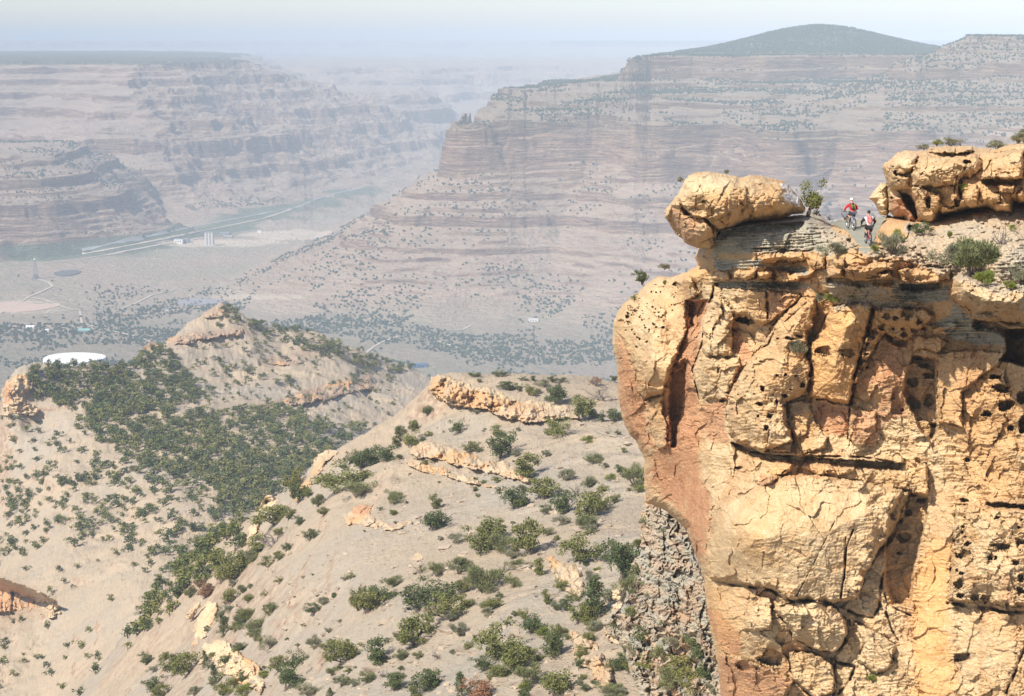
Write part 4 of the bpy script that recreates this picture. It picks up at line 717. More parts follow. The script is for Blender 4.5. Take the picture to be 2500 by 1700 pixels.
hp = T(cG, [(700, 500), (930, 490), (940, 560), (880, 600), (730, 600)]); w_ = OC.win(hp, 6); OC.Y[w_] += 1.6 * sstep(-.5, 3, sdf(hp, OC.U[w_], OC.V[w_]))
for q in [[(1470, 490), (1600, 450), (1630, 520), (1600, 680), (1520, 700), (1460, 600)], [(1700, 570), (1760, 530), (1840, 570), (1840, 640), (1720, 650)], [(1790, 470), (1900, 430), (2000, 470), (1960, 540), (1830, 530)], [(1760, 700), (1800, 650), (1930, 650), (1960, 720), (1900, 800), (1760, 760)], [(1220, 690), (1400, 690), (1420, 740), (1230, 770)], [(2010, 540), (2079, 500), (2100, 690), (2010, 690)], [(1110, 90), (1300, 75), (1390, 90), (1380, 140), (1200, 130)], [(1400, 75), (1560, 60), (1580, 110), (1480, 140), (1400, 130)]]:
    OC.block(T(cG, q), 1.4, 3.5, .6, bul=.4)
OC.step(T(cG, [(1110, 130), (1250, 150), (1400, 140), (1580, 125)]), 1.2, side=6); OC.step(T(cG, [(1660, 405), (1800, 400), (1900, 415), (2060, 400)]), 1.8, side=8)
OC.crack(T(cG, [(1400, 370), (1380, 470), (1370, 560)]), 1.2, 1); OC.crack(T(cG, [(1770, 180), (1680, 330)]), 1, .9); OC.crack(T(cG, [(1440, 420), (1420, 520), (1440, 600)]), 1.6, 2)
for a, b, r1, r2 in [(775, 345, 28, 30), (805, 418, 12, 10), (750, 275, 9, 9), (1500, 230, 42, 28), (1475, 295, 14, 14), (1400, 640, 40, 35), (740, 600, 20, 20), (1100, 640, 40, 60)]: OC.pit(T(cG, [(a, b)])[0], r1 * .11, r2 * .11, 1.5)
OC.mask('red', T(cG, [(700, 600), (840, 620), (1000, 800), (960, 860), (860, 800), (730, 740)]), 2, 1); OC.mask('red', T(cG, [(820, 540), (940, 560), (1010, 800), (980, 830)]), 2, .7); OC.mask('red', T(cG, [(1050, 480), (1110, 480), (1130, 640), (1080, 640)]), 2, .4)
OC.mask('pale', T(cG, [(760, 170), (980, 150), (940, 300), (780, 240)]), 4, .7); OC.mask('grey', T(cG, [(870, 850), (1150, 860), (1140, 900), (900, 900)]), 2, .8)
o = OC.build('rock_outcrop', MROCK, thick=6, R=10, back=8); tag(o, 'golden sandstone outcrop with a shaded red hollow, right of the two riders', 'outcrop')
# ---- rocks standing out of the slope below
def ground_depth(r, ctl):
    """depth of the slope itself over the grid of r, so that a rock grows out of the ground"""
    g = 5.0; uc = np.arange(r.us[0], r.us[-1] + g, g); vc = np.arange(r.vs[0], r.vs[-1] + g, g); lim = np.array([c[2] for c in ctl]); G = np.zeros((len(vc), len(uc)))
    fb = RBF([c[:2] for c in ctl], np.array([c[2] for c in ctl], float), 100.0) if len(ctl) > 2 else None
    Uc, Vc = np.meshgrid(uc, vc); f = fb(Uc, Vc) if fb else np.full(Uc.shape, float(lim.mean())); f = np.clip(f, lim.min() * .93, lim.max() * 1.07)
    y = hit_many(Uc.ravel(), Vc.ravel(), f.ravel() * .55, f.ravel() * 1.6, 160)[:, 1].reshape(Uc.shape); G = np.minimum(np.where(np.isnan(y), f * 1.04, y), f * 1.12)
    fi = (r.V - vc[0]) / g; fj = (r.U - uc[0]) / g; i = np.clip(fi.astype(int), 0, len(vc) - 2); j = np.clip(fj.astype(int), 0, len(uc) - 2); a = fi - i; b = fj - j
    return (G[i, j] * (1 - b) + G[i, j + 1] * b) * (1 - a) + (G[i + 1, j] * (1 - b) + G[i + 1, j + 1] * b) * a
def embed(r, ctl, thick, R):
    """put the rock into the slope: flush along its top edge, standing proud along its lower edge"""
    g = ground_depth(r, ctl); rel = r.Y - r.base; gv, gu = np.gradient(r.sd, r.res); gl = np.hypot(gu, gv) + 1e-6; low = sstep(-.15, -.7, gv / gl); Rl = R * (1.6 - 1.3 * low)
    q = np.clip(r.sd / Rl, 0, 1); wv = np.clip(1.0 + .5 * fbm(r.U / 9, r.V / 9, 3, r.seed + 5), .3, 1.6); k = thick * .75
    r.Y = g - k * wv * np.sqrt(1 - (1 - q) ** 2) + rel + k * .35; r.base = g
def slope_rock(name, label, c, poly, ctl, blocks=(), thick=2.0, R=4, back=3, seed=50, cat='rock ledge', res=.5, cracks=(), pits=(), masks=(), tex=(.4, .12, .4, 14), mat=None, rough=1.5, steps=()):
    r = Relief(T(c, poly), T(c, ctl), res, rough, seed=seed); r.texture(a=tex[0], strata=tex[1], frac=tex[2], fs=tex[3])
    for b in blocks: r.block(T(c, b[0]), b[1], b[2], b[3] if len(b) > 3 else .3, bul=b[4] if len(b) > 4 else 0)
    for b in cracks: r.crack(T(c, b[0]), b[1], b[2])
    for b in pits: r.pit(T(c, [b[:2]])[0], b[2], b[3], b[4])
    for b in masks: r.mask(b[0], T(c, b[1]), 2, b[2])
    for b in steps: r.step(T(c, b[0]), b[1], side=b[2])
    embed(r, T(c, ctl), thick, R)
    o = r.build(name, mat or MROCKH, .01, 1, max(back * .4, 1.5)); tag(o, label, cat); return r
L1 = slope_rock('rock_ledge', 'long overhanging tan rock ledge at the far top of the pale slope', cH,
    [(505, 360), (520, 300), (540, 245), (600, 230), (690, 235), (760, 280), (850, 290), (900, 330), (1000, 330), (1080, 350), (1150, 390), (1250, 430), (1400, 450), (1700, 480), (1800, 530), (1810, 600), (1740, 610), (1690, 590), (1600, 620), (1450, 640), (1380, 640), (1200, 610), (1130, 580), (1050, 545), (970, 520), (850, 510), (740, 490), (660, 470), (600, 440), (560, 405)],
    [(520, 330, 384), (700, 380, 374), (1000, 450, 362), (1300, 540, 352), (1700, 560, 350), (600, 240, 388), (1200, 430, 362)],
    [([(640, 280), (760, 300), (860, 350), (850, 470), (740, 470), (640, 420)], 3, 4, 1.5), ([(880, 350), (1060, 370), (1060, 500), (900, 490)], 2.2, 4, 1.5), ([(1280, 470), (1420, 480), (1440, 600), (1290, 610)], 2.5, 4, 1.5), ([(1140, 480), (1270, 500), (1270, 600), (1160, 570)], 1.5, 4, 1), ([(1450, 500), (1680, 520), (1700, 580), (1480, 600)], 1.8, 3, 1), ([(510, 300), (560, 250), (640, 260), (620, 360), (530, 380)], 1.5, 4, 1.5)],
    thick=9, R=4, back=7, seed=52, pits=[(1265, 465, 5, 4, 3), (1130, 450, 3, 2, 2), (640, 275, 5, 2, 2), (950, 385, 11, 2.4, 2), (1515, 545, 4, 3, 2), (560, 360, 4, 2, 2)], cracks=[([(1080, 400), (1040, 480), (1060, 540)], 2.5, 1.6), ([(1350, 460), (1500, 475), (1700, 500)], 2, 1)], tex=(.6, .3, .5, 20), masks=[('pale', [(600, 230), (1100, 350), (1700, 480), (1700, 520), (1200, 450), (700, 290)], .8)])
L2 = slope_rock('rock_ledge', 'long tan slab ledge lying aslant across the slope, in front of the top ledge', cH,
    [(345, 890), (370, 840), (450, 800), (560, 805), (700, 840), (860, 900), (1000, 960), (1150, 960), (1250, 1010), (1320, 1060), (1400, 1120), (1380, 1170), (1280, 1130), (1200, 1115), (1100, 1090), (1000, 1060), (860, 1030), (740, 1005), (640, 965), (520, 945), (400, 940)],
    [(380, 880, 352), (600, 880, 340), (900, 970, 325), (1300, 1090, 310), (700, 850, 342)], [([(350, 880), (440, 820), (470, 870), (460, 930), (380, 930)], 1.5, 3, .8), ([(480, 840), (640, 850), (740, 920), (640, 950), (500, 930)], 1.5, 4, .6), ([(760, 900), (980, 970), (1000, 1030), (780, 990)], 1.2, 3, .6)], thick=7, R=3.5, back=5, seed=54, tex=(.5, .25, .3, 18), pits=[(1035, 1015, 3, 2, 1.5)])
slope_rock('rock_ledge', 'thin broken ledge in the shadow under the aslant slab', cH, [(310, 940), (370, 950), (500, 980), (640, 1010), (720, 1060), (860, 1100), (1000, 1160), (1180, 1190), (1190, 1220), (1000, 1190), (800, 1150), (700, 1105), (560, 1085), (430, 1050), (330, 1000)], [(350, 980, 344), (600, 1040, 328), (1000, 1170, 312)], [([(500, 990), (640, 1020), (690, 1080), (520, 1060)], 1, 3, .5)], thick=3, R=3, back=4, seed=56, tex=(.9, .4, 1, 9))
slope_rock('rock_ledge', 'reddish thin bedded ledge stack in the middle of the open slope', cR4.__class__((0, 850, 1.8592)), [(1555, 760), (1600, 715), (1690, 710), (1680, 760), (1780, 800), (1860, 780), (1870, 790), (1810, 825), (1720, 830), (1640, 800), (1580, 800)], [(1600, 750, 300), (1700, 800, 290), (1850, 790, 286)], [([(1600, 720), (1690, 715), (1660, 745), (1600, 745)], 1.0, 2, .5), ([(1560, 765), (1650, 765), (1640, 795), (1570, 790)], .8, 2, .4)], thick=2, R=2.5, back=3, seed=58, tex=(.6, .5, .8, 8), masks=[('red', [(1590, 710), (1700, 710), (1690, 760), (1590, 750)], .8)])
# rocky crest on the left of the spur
c0_ = (0, 850, 1.8592)
slope_rock('rock_outcrop', 'tall pale crag jutting from the crest among junipers, upper of the crest crags', c0_, [(1110, 900), (1115, 850), (1150, 780), (1180, 720), (1200, 675), (1250, 665), (1265, 690), (1230, 730), (1190, 770), (1170, 830), (1140, 880)], [(1150, 800, 384), (1230, 690, 392)], [([(1190, 690), (1250, 675), (1230, 720), (1190, 740)], 2, 3)], thick=4, R=4, back=6, seed=60, cat='crag', tex=(1, .3, 1, 10), masks=[('pale', [(1100, 900), (1200, 660), (1270, 670), (1150, 900)], .7)])
slope_rock('rock_outcrop', 'small tan crag on the spur crest left of the aslant slab', c0_, [(1310, 660), (1340, 610), (1400, 590), (1430, 500), (1490, 455), (1540, 470), (1480, 520), (1440, 580), (1400, 640), (1350, 700)], [(1350, 650, 388), (1480, 480, 396)], [([(1430, 510), (1490, 465), (1500, 500), (1440, 560)], 2, 3)], thick=4, R=4, back=6, seed=61, cat='crag', tex=(1, .3, 1, 10))
slope_rock('rock_outcrop', 'smooth cream cliff wall at the lower left, above the honeycombed one', cF, [(430, 740), (440, 640), (470, 540), (510, 440), (560, 410), (640, 430), (640, 520), (600, 640), (540, 740), (480, 800), (420, 820), (370, 800)], [(450, 700, 330), (600, 480, 322), (520, 780, 300)], [([(480, 520), (560, 430), (620, 450), (580, 620), (500, 720), (450, 720)], 2.5, 6)], thick=5, R=6, back=6, seed=62, cat='crag', tex=(.9, .1, .4, 18), pits=[(600, 500, 2, 2, 1), (620, 540, 2, 1.5, 1), (560, 600, 2, 1, 1), (590, 470, 1.5, 1, 1)], masks=[('pale', [(430, 740), (560, 410), (640, 430), (540, 740)], .9)])
slope_rock('rock_outcrop', 'orange lump of rock perched beside the smooth cream cliff wall', cF, [(370, 570), (390, 510), (440, 470), (500, 410), (510, 440), (470, 510), (440, 570), (400, 580)], [(430, 520, 326)], [([(380, 560), (400, 510), (450, 490), (440, 560)], 1, 3)], thick=2.5, R=3, back=4, seed=63, cat='rock', tex=(.8, .1, .4, 12))
slope_rock('rock_outcrop', 'honeycombed cream cliff at the bottom left below the smooth cream wall', cF, [(500, 800), (560, 740), (720, 760), (780, 830), (860, 880), (980, 960), (1040, 1040), (1060, 1160), (1020, 1240), (960, 1180), (860, 1160), (760, 1080), (690, 1060), (660, 1000), (610, 980), (590, 900), (530, 960), (470, 970), (500, 880)], [(560, 820, 292), (720, 880, 272), (900, 1040, 246), (1020, 1150, 232)], [([(620, 780), (720, 770), (760, 860), (700, 920), (640, 860)], 2, 4), ([(700, 960), (820, 900), (960, 980), (1000, 1100), (840, 1120), (740, 1040)], 2, 5), ([(500, 870), (560, 830), (590, 880), (530, 940)], 1.5, 3)], thick=4.5, R=5, back=6, seed=64, cat='crag', tex=(1.2, .2, 1.3, 10), pits=[(a, b, 3.2, 2.0, 1.8) for a, b in [(640, 900), (700, 860), (740, 950), (780, 1010), (820, 960), (860, 1030), (760, 910), (700, 1000), (900, 1090), (730, 820), (690, 790), (950, 1120), (840, 1060)]], masks=[('pale', [(500, 800), (720, 760), (1060, 1160), (700, 1060)], .9)])
slope_rock('rock_outcrop', 'fluted reddish cliff in the slope at the left edge of the view', c0_, [(-150, 1010), (0, 1040), (100, 1075), (200, 1110), (260, 1150), (280, 1200), (230, 1230), (160, 1190), (60, 1190), (-150, 1230)], [(0, 1100, 650), (150, 1150, 625), (260, 1190, 610)], [], thick=6, R=4, back=12, seed=65, cat='crag', tex=(3, .4, 4, 7), masks=[('red', [(-100, 1040), (100, 1080), (200, 1200), (-100, 1200)], .5)], cracks=[([(60, 1070), (55, 1190)], 7, 2), ([(140, 1100), (130, 1180)], 5, 1.5), ([(20, 1050), (10, 1180)], 5, 1.5), ([(190, 1110), (185, 1190)], 4, 1.2)])
slope_rock('rock_outcrop', 'craggy orange point at the far left end of the wooded ridge', c0_, [(10, 260), (5, 200), (30, 150), (80, 120), (120, 110), (160, 130), (150, 180), (110, 210), (130, 240), (180, 280), (150, 310), (60, 300), (10, 310)], [(60, 160, 955), (60, 280, 950), (150, 290, 945)], [([(20, 160), (80, 130), (100, 160), (60, 230), (20, 220)], 6, 4)], thick=9, R=4, back=14, seed=66, cat='crag', tex=(3, 1, 4, 8), masks=[('red', [(10, 180), (50, 160), (70, 230), (20, 260)], .8)])
slope_rock('rock_outcrop', 'dark round knob of rock on the ridge left of the pointed summit', (300, 720, 2.905), [(140, 400), (150, 370), (190, 335), (230, 330), (258, 360), (250, 395), (200, 400)], [(200, 370, 1150)], [], thick=9, R=4, back=10, seed=67, cat='rock', tex=(3, 1, 3, 8), mat=rock_mat('knob_rock', ((.24, .15, .11), (.30, .20, .14), (.2, .12, .09)), .3))
# broken pink and grey rubble cliff at the foot of the wall, and tan crags beside it
rbp = [(300, 380), (330, 330), (420, 410), (500, 430), (560, 520), (600, 740), (660, 900), (700, 1100), (740, 1240), (760, 1420), (780, 1640), (300, 1640), (240, 1500), (200, 1400), (190, 1300), (80, 1200), (50, 1150), (110, 1080), (180, 1030), (190, 980), (200, 900), (220, 800), (270, 740), (280, 620), (280, 500)]
RB = Relief(T(cC, rbp), T(cC, [(330, 420, 166), (400, 560, 158), (300, 800, 160), (500, 800, 146), (200, 950, 163), (400, 1100, 148), (640, 1100, 132), (130, 1160, 166), (300, 1400, 152), (600, 1400, 136), (250, 1600, 150), (700, 1600, 128)]), .45, 1.6, seed=70)
U, V_ = RB.U, RB.V; RB.texture(.8, .1, 0, 9); du, dv = U * .80 + V_ * .55, -U * .55 + V_ * .80
f1, f2, cid = worley(du / 20 + fbm(U / 14, V_ / 14, 3, 3) * .7, dv / 9 + fbm(U / 9, V_ / 9, 3, 5) * .8, 3); RB.Y += .5 * (cid - .5) * 1.2 - .6 * np.sqrt(np.clip(1 - (f1 / .62) ** 2, 0, 1)) * (cid > .45) + 1.6 * facets(U / 17, V_ / 17, 5)
g1, g2, ci2 = worley(du / 7 + fbm(U / 5, V_ / 5, 2, 23) * .5, dv / 4.4 + fbm(U / 4, V_ / 4, 2, 25) * .5, 9); RB.Y -= .08 * np.sqrt(np.clip(1 - (g1 / .6) ** 2, 0, 1)) * (ci2 > .3)
RB.Y += 1.5 * (np.abs(((dv + 4 * fbm(U / 22, V_ / 22, 3, 71)) / 9) % 1 - .35) - .3) * sstep(-.3, .2, fbm(du / 25, dv / 25, 2, 73)) + 1.8 * fbm(du / 34, dv / 13 + fbm(U / 16, V_ / 16, 3, 9) * 1.5, 4, 37, .5); RB.Y += .12 * fbm(U / 2.5, V_ / 2, 2, 27); up_ = sstep(500, 420, V_ * 1.0)
gz = sstep(-.15, .35, fbm(du / 24, dv / 9, 3, 33) + .1); RB.m['grey'] = np.clip(.15 + gz * .45 + .25 * sstep(.0, .5, fbm(du / 40, dv / 14, 2, 53)), 0, 1); RB.m['red'] = (1 - gz) * .2 * sstep(.0, .3, fbm(U / 18, V_ / 18, 2, 39) + .15); RB.m['pale'] = sstep(.1, .5, fbm(U / 22, V_ / 22, 3, 43)) * .35
o = RB.build('rubble_cliff', rock_mat('pink_rubble', ((.45, .34, .24), (.52, .41, .29), (.42, .29, .20)), .7), 4, 5, 6); tag(o, 'broken pink and grey-green rubble cliff between the slope trees and the big wall', 'cliff')
slope_rock('rock_outcrop', 'lumpy tan crag left of the rubble cliff at the bottom', cJ, [(1290, 960), (1350, 940), (1430, 980), (1500, 1050), (1570, 1160), (1640, 1240), (1660, 1330), (1620, 1420), (1540, 1420), (1480, 1350), (1460, 1270), (1380, 1240), (1330, 1180), (1310, 1080)], [(1400, 1050, 176), (1560, 1300, 166), (1330, 1000, 180)], [([(1330, 960), (1430, 1000), (1480, 1090), (1400, 1120), (1330, 1060)], 1.5, 5), ([(1430, 1170), (1560, 1170), (1560, 1230), (1480, 1260)], 1.4, 4), ([(1540, 1260), (1650, 1250), (1650, 1370), (1560, 1400)], 1.6, 4), ([(1340, 1110), (1420, 1130), (1450, 1240), (1370, 1220)], .8, 3)], 2.5, 4, 4, 71, 'crag', tex=(.6, .1, .7, 10))
slope_rock('rock_outcrop', 'rounded cream boulders against the upper left of the rubble cliff', cJ, [(1640, 640), (1700, 580), (1760, 560), (1780, 640), (1740, 720), (1760, 780), (1720, 880), (1700, 960), (1820, 1060), (1790, 1180), (1700, 1080), (1620, 1060), (1570, 960), (1560, 880), (1640, 840), (1640, 760), (1700, 730), (1640, 700)], [(1700, 650, 172), (1680, 850, 168), (1760, 1100, 162)], [([(1660, 640), (1720, 590), (1760, 620), (1700, 720)], 1.2, 4), ([(1640, 770), (1730, 740), (1740, 820), (1660, 860)], 1.2, 4), ([(1590, 890), (1690, 880), (1700, 1000), (1620, 1040)], 1.2, 4), ([(1720, 1030), (1820, 1060), (1780, 1150)], 1, 3)], 2.5, 4, 4, 72, 'crag', tex=(.5, .1, .5, 10), masks=[('pale', [(1640, 640), (1760, 560), (1740, 860), (1640, 860)], .8)])
slope_rock('rock_outcrop', 'tan rock with a dark cleft among junipers left of the rubble cliff', cJ, [(1100, 360), (1160, 350), (1200, 400), (1330, 410), (1400, 480), (1420, 600), (1400, 700), (1330, 680), (1260, 640), (1200, 590), (1150, 480)], [(1200, 430, 222), (1350, 600, 208)], [([(1200, 420), (1330, 420), (1390, 520), (1330, 580), (1260, 540)], 1.2, 4)], 2.5, 4, 4, 73, 'crag', tex=(.5, .1, .5, 10), cracks=[([(1110, 370), (1180, 450), (1260, 560), (1340, 640)], 2.5, 2.0)])
slope_rock('rock_slab', 'single thin orange slab lying loose on the lower slope', cJ, [(140, 990), (150, 960), (230, 925), (240, 945), (180, 995)], [(190, 960, 212)], [], 1.0, 2, 1, 74, 'slab', tex=(.2, .1, .2, 8))
slope_rock('rock_slab', 'pale flat slab on the open slope beside a dead bush', (750, 1300, 5.2675), [(1290, 330), (1340, 290), (1410, 250), (1500, 300), (1500, 350), (1420, 365), (1340, 350)], [(1400, 320, 262)], [], 1.2, 2, 1.2, 75, 'slab', tex=(.2, .1, .2, 8))
MROCKD = rock_mat('brown_hill_rock', ((.30, .215, .155), (.36, .27, .20), (.25, .17, .12)), .25)
# hard beds standing out of the pointed hill
cP = (300, 720, 2.905)
slope_rock('rock_ledge', 'dark red-brown cliff band under the pointed summit', cP, [(315, 330), (330, 300), (420, 280), (520, 265), (580, 275), (660, 285), (700, 255), (800, 240), (850, 245), (855, 290), (780, 295), (700, 290), (660, 310), (560, 320), (440, 350), (330, 355)], [(330, 330, 1150), (560, 300, 1160), (850, 270, 1180)], [], 12, 4, 14, 81, 'rock ledge', tex=(4, 2.5, 3, 8), masks=[('red', [(300, 260), (860, 220), (860, 320), (300, 360)], .12)], mat=MROCKD)
slope_rock('rock_ledge', 'long broken dark cliff band low on the right flank of the pointed hill', cP, [(930, 800), (980, 770), (1100, 720), (1240, 680), (1380, 650), (1540, 610), (1700, 580), (1760, 575), (1810, 640), (1800, 680), (1700, 670), (1600, 700), (1440, 740), (1300, 770), (1140, 800), (1000, 830)], [(960, 800, 1075), (1400, 690, 1120), (1780, 640, 1170)], [], 12, 4, 14, 82, 'rock ledge', tex=(5, 2, 4, 9), masks=[('red', [(900, 600), (1850, 540), (1850, 700), (900, 850)], .12)], mat=MROCKD)
slope_rock('rock_ledge', 'short thin ledge in the middle of the pointed hill', cP, [(1040, 490), (1120, 470), (1240, 455), (1300, 465), (1250, 490), (1120, 505)], [(1180, 480, 1150)], [], 7, 3, 8, 83, 'rock ledge', tex=(3, 2, 3, 8), masks=[('red', [(1000, 440), (1340, 440), (1340, 520), (1000, 520)], .12)], mat=MROCKD)
slope_rock('rock_outcrop', 'crumbling rocky crown on the very tip of the pointed hill', cP, [(560, 170), (570, 130), (640, 105), (690, 80), (760, 95), (790, 125), (740, 150), (640, 165)], [(660, 120, 1203)], [], 9, 3, 12, 84, 'crag', tex=(3, 2, 3, 7), masks=[('red', [(550, 70), (800, 70), (800, 180), (550, 180)], .12)], mat=MROCKD)
# ---------------------------------------------------------------- plants
def leaf_mat(name, a, b, trans=.15):
    t = NT(name); oi = t.n.new('ShaderNodeObjectInfo'); r = oi.outputs['Random']; n = t.noise(2.2, 3, .6)
    c = t.mix(t.mr(n, .35, .65), a, b); c = t.mix(t.math('MULTIPLY', r, .6), c, (a[0] * 1.9, a[1] * 1.6, a[2] * 1.5)); t.b.inputs['Roughness'].default_value = .75
    return t.color(c)
ML = dict(j=leaf_mat('juniper_leaves', (.105, .118, .034), (.185, .19, .058)), d2=leaf_mat('dark_juniper_leaves', (.060, .082, .030), (.105, .128, .044)), s=leaf_mat('sage_leaves', (.165, .175, .11), (.25, .25, .155)), y=leaf_mat('bright_shrub_leaves', (.13, .165, .03), (.22, .23, .05)), g=leaf_mat('dusty_green_leaves', (.13, .15, .065), (.20, .21, .09)), r=leaf_mat('brown_dead_leaves', (.19, .10, .055), (.27, .16, .09)))
MBARK = plain('weathered_bark', (.15, .115, .09), .9, 0, .3, 6); MDEAD = plain('grey_deadwood', (.16, .13, .11), .9, 0, .3, 6)
def leaves(cs, rng, size, shape='leaf'):
    """cs: (n,4) clump centres and radii -> many small leaf faces through each clump"""
    out = []
    for cx, cy, cz, r, n in cs:
        n = int(n); p = rng.normal(size=(n, 3)); p /= np.linalg.norm(p, axis=1)[:, None]; rad = r * (.55 + .5 * rng.random(n)) ; rad[: n // 4] *= .6
        p = p * rad[:, None]; p[:, 2] *= .8; c = p + [cx, cy, cz]
        if shape == 'twig':
            d = p / (np.linalg.norm(p, axis=1)[:, None] + 1e-6); d[:, 2] = np.abs(d[:, 2]) + .55; d /= np.linalg.norm(d, axis=1)[:, None]
            s = rng.normal(size=(n, 3)); s = np.cross(d, s); s /= np.linalg.norm(s, axis=1)[:, None]; L = size * 2.2 * rng.uniform(.6, 1.4, n)[:, None]; w_ = size * .3
            q = np.stack([c - s * w_, c + s * w_, c + d * L + s * w_ * .4, c + d * L - s * w_ * .4], 1)
        else:
            a = rng.normal(size=(n, 3)); a /= np.linalg.norm(a, axis=1)[:, None]; b = rng.normal(size=(n, 3)); b = np.cross(a, b); b /= np.linalg.norm(b, axis=1)[:, None]
            s = size * rng.uniform(.6, 1.4, n)[:, None]; q = np.stack([c - a * s * .5, c - b * s * .38, c + a * s * .5, c + b * s * .38], 1)
        out.append(q.reshape(-1, 3))
    V = np.concatenate(out); return V, np.arange(len(V)).reshape(-1, 4)
def limb(mb, rng, p, d, L, r, lv, tips):
    pts = [Vector(p)]; rad = [r]; d = Vector(d).normalized(); n = 3
    for i in range(n):
        d = (d + Vector(rng.normal(size=3)) * .28 + Vector((0, 0, .06))).normalized(); pts.append(pts[-1] + d * L / n); rad.append(r * (1 - .22 * (i + 1)))
    mb.tube(pts, rad, 5 if lv == 0 else 4)
    tips.append(pts[-1])
    if lv < 2:
        for k in range(3 if lv == 0 else 2):
            q = pts[1 + (k % 2)] if k < 2 else pts[-1]; e = (d + Vector(rng.normal(size=3)) * .75).normalized(); limb(mb, rng, q, e, L * .62, r * .5, lv + 1, tips)
def asset(kind, seed):
    """one plant of unit height: trunk mesh and crown mesh"""
    rng = np.random.default_rng(seed); mb = MB(); tips = []
    if kind == 'j':      # round, often many-stemmed juniper
        for k in range(rng.integers(2, 4)):
            a = rng.random() * 6.28; limb(mb, rng, (0, 0, -.05), (math.cos(a) * .55, math.sin(a) * .55, 1), .48, .045, 0, tips)
        cs = [(t[0] + rng.normal() * .06, t[1] + rng.normal() * .06, max(t[2], .22) + .03, rng.uniform(.11, .19), 62) for t in tips]
        cs += [(rng.normal() * .20, rng.normal() * .20, rng.uniform(.2, .8), rng.uniform(.12, .2), 70) for _ in range(9)]; V, Q = leaves(cs, rng, .052)
    elif kind == 'p':    # conical pinyon
        mb.tube([(0, 0, -.05), (.01, 0, .4), (0, .01, .9)], [.03, .022, .006], 6); cs = []
        for i in range(26):
            h = .12 + .86 * i / 26; R_ = .30 * (1 - h) ** .8 + .02; a = i * 2.4 + rng.random(); rr = R_ * rng.uniform(.4, 1); mb.tube([(0, 0, h - .05), (math.cos(a) * rr, math.sin(a) * rr, h)], [.01, .004], 4)
            cs.append((math.cos(a) * rr, math.sin(a) * rr, h, .07 + .08 * (1 - h), 60))
        V, Q = leaves(cs, rng, .042)
    elif kind == 's':    # sagebrush dome of fine upright twigs
        for k in range(9):
            a = rng.random() * 6.28; e = rng.uniform(.2, .55); mb.tube([(0, 0, -.05), (math.cos(a) * e * .5, math.sin(a) * e * .5, .3), (math.cos(a) * e * .8, math.sin(a) * e * .8, .62)], [.02, .012, .005], 4)
        cs = [(rng.normal() * .20, rng.normal() * .20, rng.uniform(.22, .62), rng.uniform(.14, .22), 210) for _ in range(13)]; V, Q = leaves(cs, rng, .034, 'twig')
    else:                # dead, leafless branches
        for k in range(5):
            a = rng.random() * 6.28; limb(mb, rng, (0, 0, -.05), (math.cos(a) * 1.0, math.sin(a) * 1.0, .8), .55, .035, 0, tips)
        V = None; Q = None
    me = bpy.data.meshes.new('trunk'); me.from_pydata(mb.v, [], mb.f); me.materials.append(MDEAD if kind == 'x' else MBARK); me.update()
    return me, V, Q
AS = {}
for kd, n in (('j', 6), ('p', 2), ('s', 4), ('x', 3)):
    AS[kd] = []
    for i in range(n):
        tm, V, Q = asset(kd, 100 + i * 7 + ord(kd)); AS[kd].append((tm, V, Q, {}))
def crown_mesh(kd, i, mat):
    tm, V, Q, c = AS[kd][i]
    if V is None: return None
    if mat not in c:
        me = bpy.data.meshes.new('crown'); me.from_pydata(V.tolist(), [], Q.tolist()); me.materials.append(ML[mat]); me.update(); c[mat] = me
    return c[mat]
SPEC = {  # code: asset, leaf, name, category, word, group
 'j': ('j', 'j', 'juniper_tree', 'juniper', 'olive juniper', 'junipers on the near slope'), 'k': ('j', 'd2', 'juniper_tree', 'juniper', 'dark green juniper', 'junipers on the near slope'),
 'p': ('p', 'd2', 'pinyon_tree', 'pine', 'dark conical pinyon', 'pinyons on the near slope'), 's': ('s', 's', 'sagebrush', 'shrub', 'grey-green sagebrush', 'sagebrush'),
 'g': ('s', 'g', 'green_shrub', 'shrub', 'dusty green shrub', 'green shrubs'), 'y': ('s', 'y', 'rabbitbrush', 'shrub', 'bright yellow-green bush', 'yellow-green bushes'),
 'x': ('x', None, 'dead_shrub', 'dead shrub', 'leafless dead shrub', 'dead shrubs'), 'r': ('j', 'r', 'dying_juniper', 'juniper', 'brown dying juniper', 'dying junipers')}
LAND = [('the top rock ledge', 205 + 3, 157 + 0)]
LAND = [(n, (x0 + a / s_) * K, (y0 + b / s_) * K) for n, (x0, y0, s_), a, b in [
 ('the top ledge nose', cH, 560, 330), ('the top ledge middle', cH, 1150, 480), ('the top ledge end', cH, 1750, 540), ('the aslant slab nose', cH, 400, 880), ('the aslant slab middle', cH, 900, 970), ('the aslant slab end', cH, 1380, 1130),
 ('the reddish bedded ledge', c0_, 1680, 770), ('the upper crest crag', c0_, 1200, 740), ('the small tan crest crag', c0_, 1430, 560), ('the smooth cream cliff', cF, 520, 600), ('the honeycombed cream cliff', cF, 820, 960),
 ('the rubble cliff', cC, 280, 1000), ('the foot of the big wall', cC, 300, 250), ('the perched boulder', cE, 1200, 400), ('the riders', cG, 430, 850), ('the upper outcrop', cG, 1400, 400), ('the shale neck', cE, 1300, 800), ('the pitted buttress', cA, 300, 400), ('the honeycombed right wall', cD, 1000, 600), ('the open middle slope', cF, 1300, 400), ('the bottom of the slope', cJ, 600, 1350), ('the rubble cliff foot', cC, 100, 1300), ('the overhanging slab', cB, 1400, 350), ('the lower slope centre', cJ, 900, 700), ('the bottom left of the slope', cF, 200, 1100)]]
PL = []
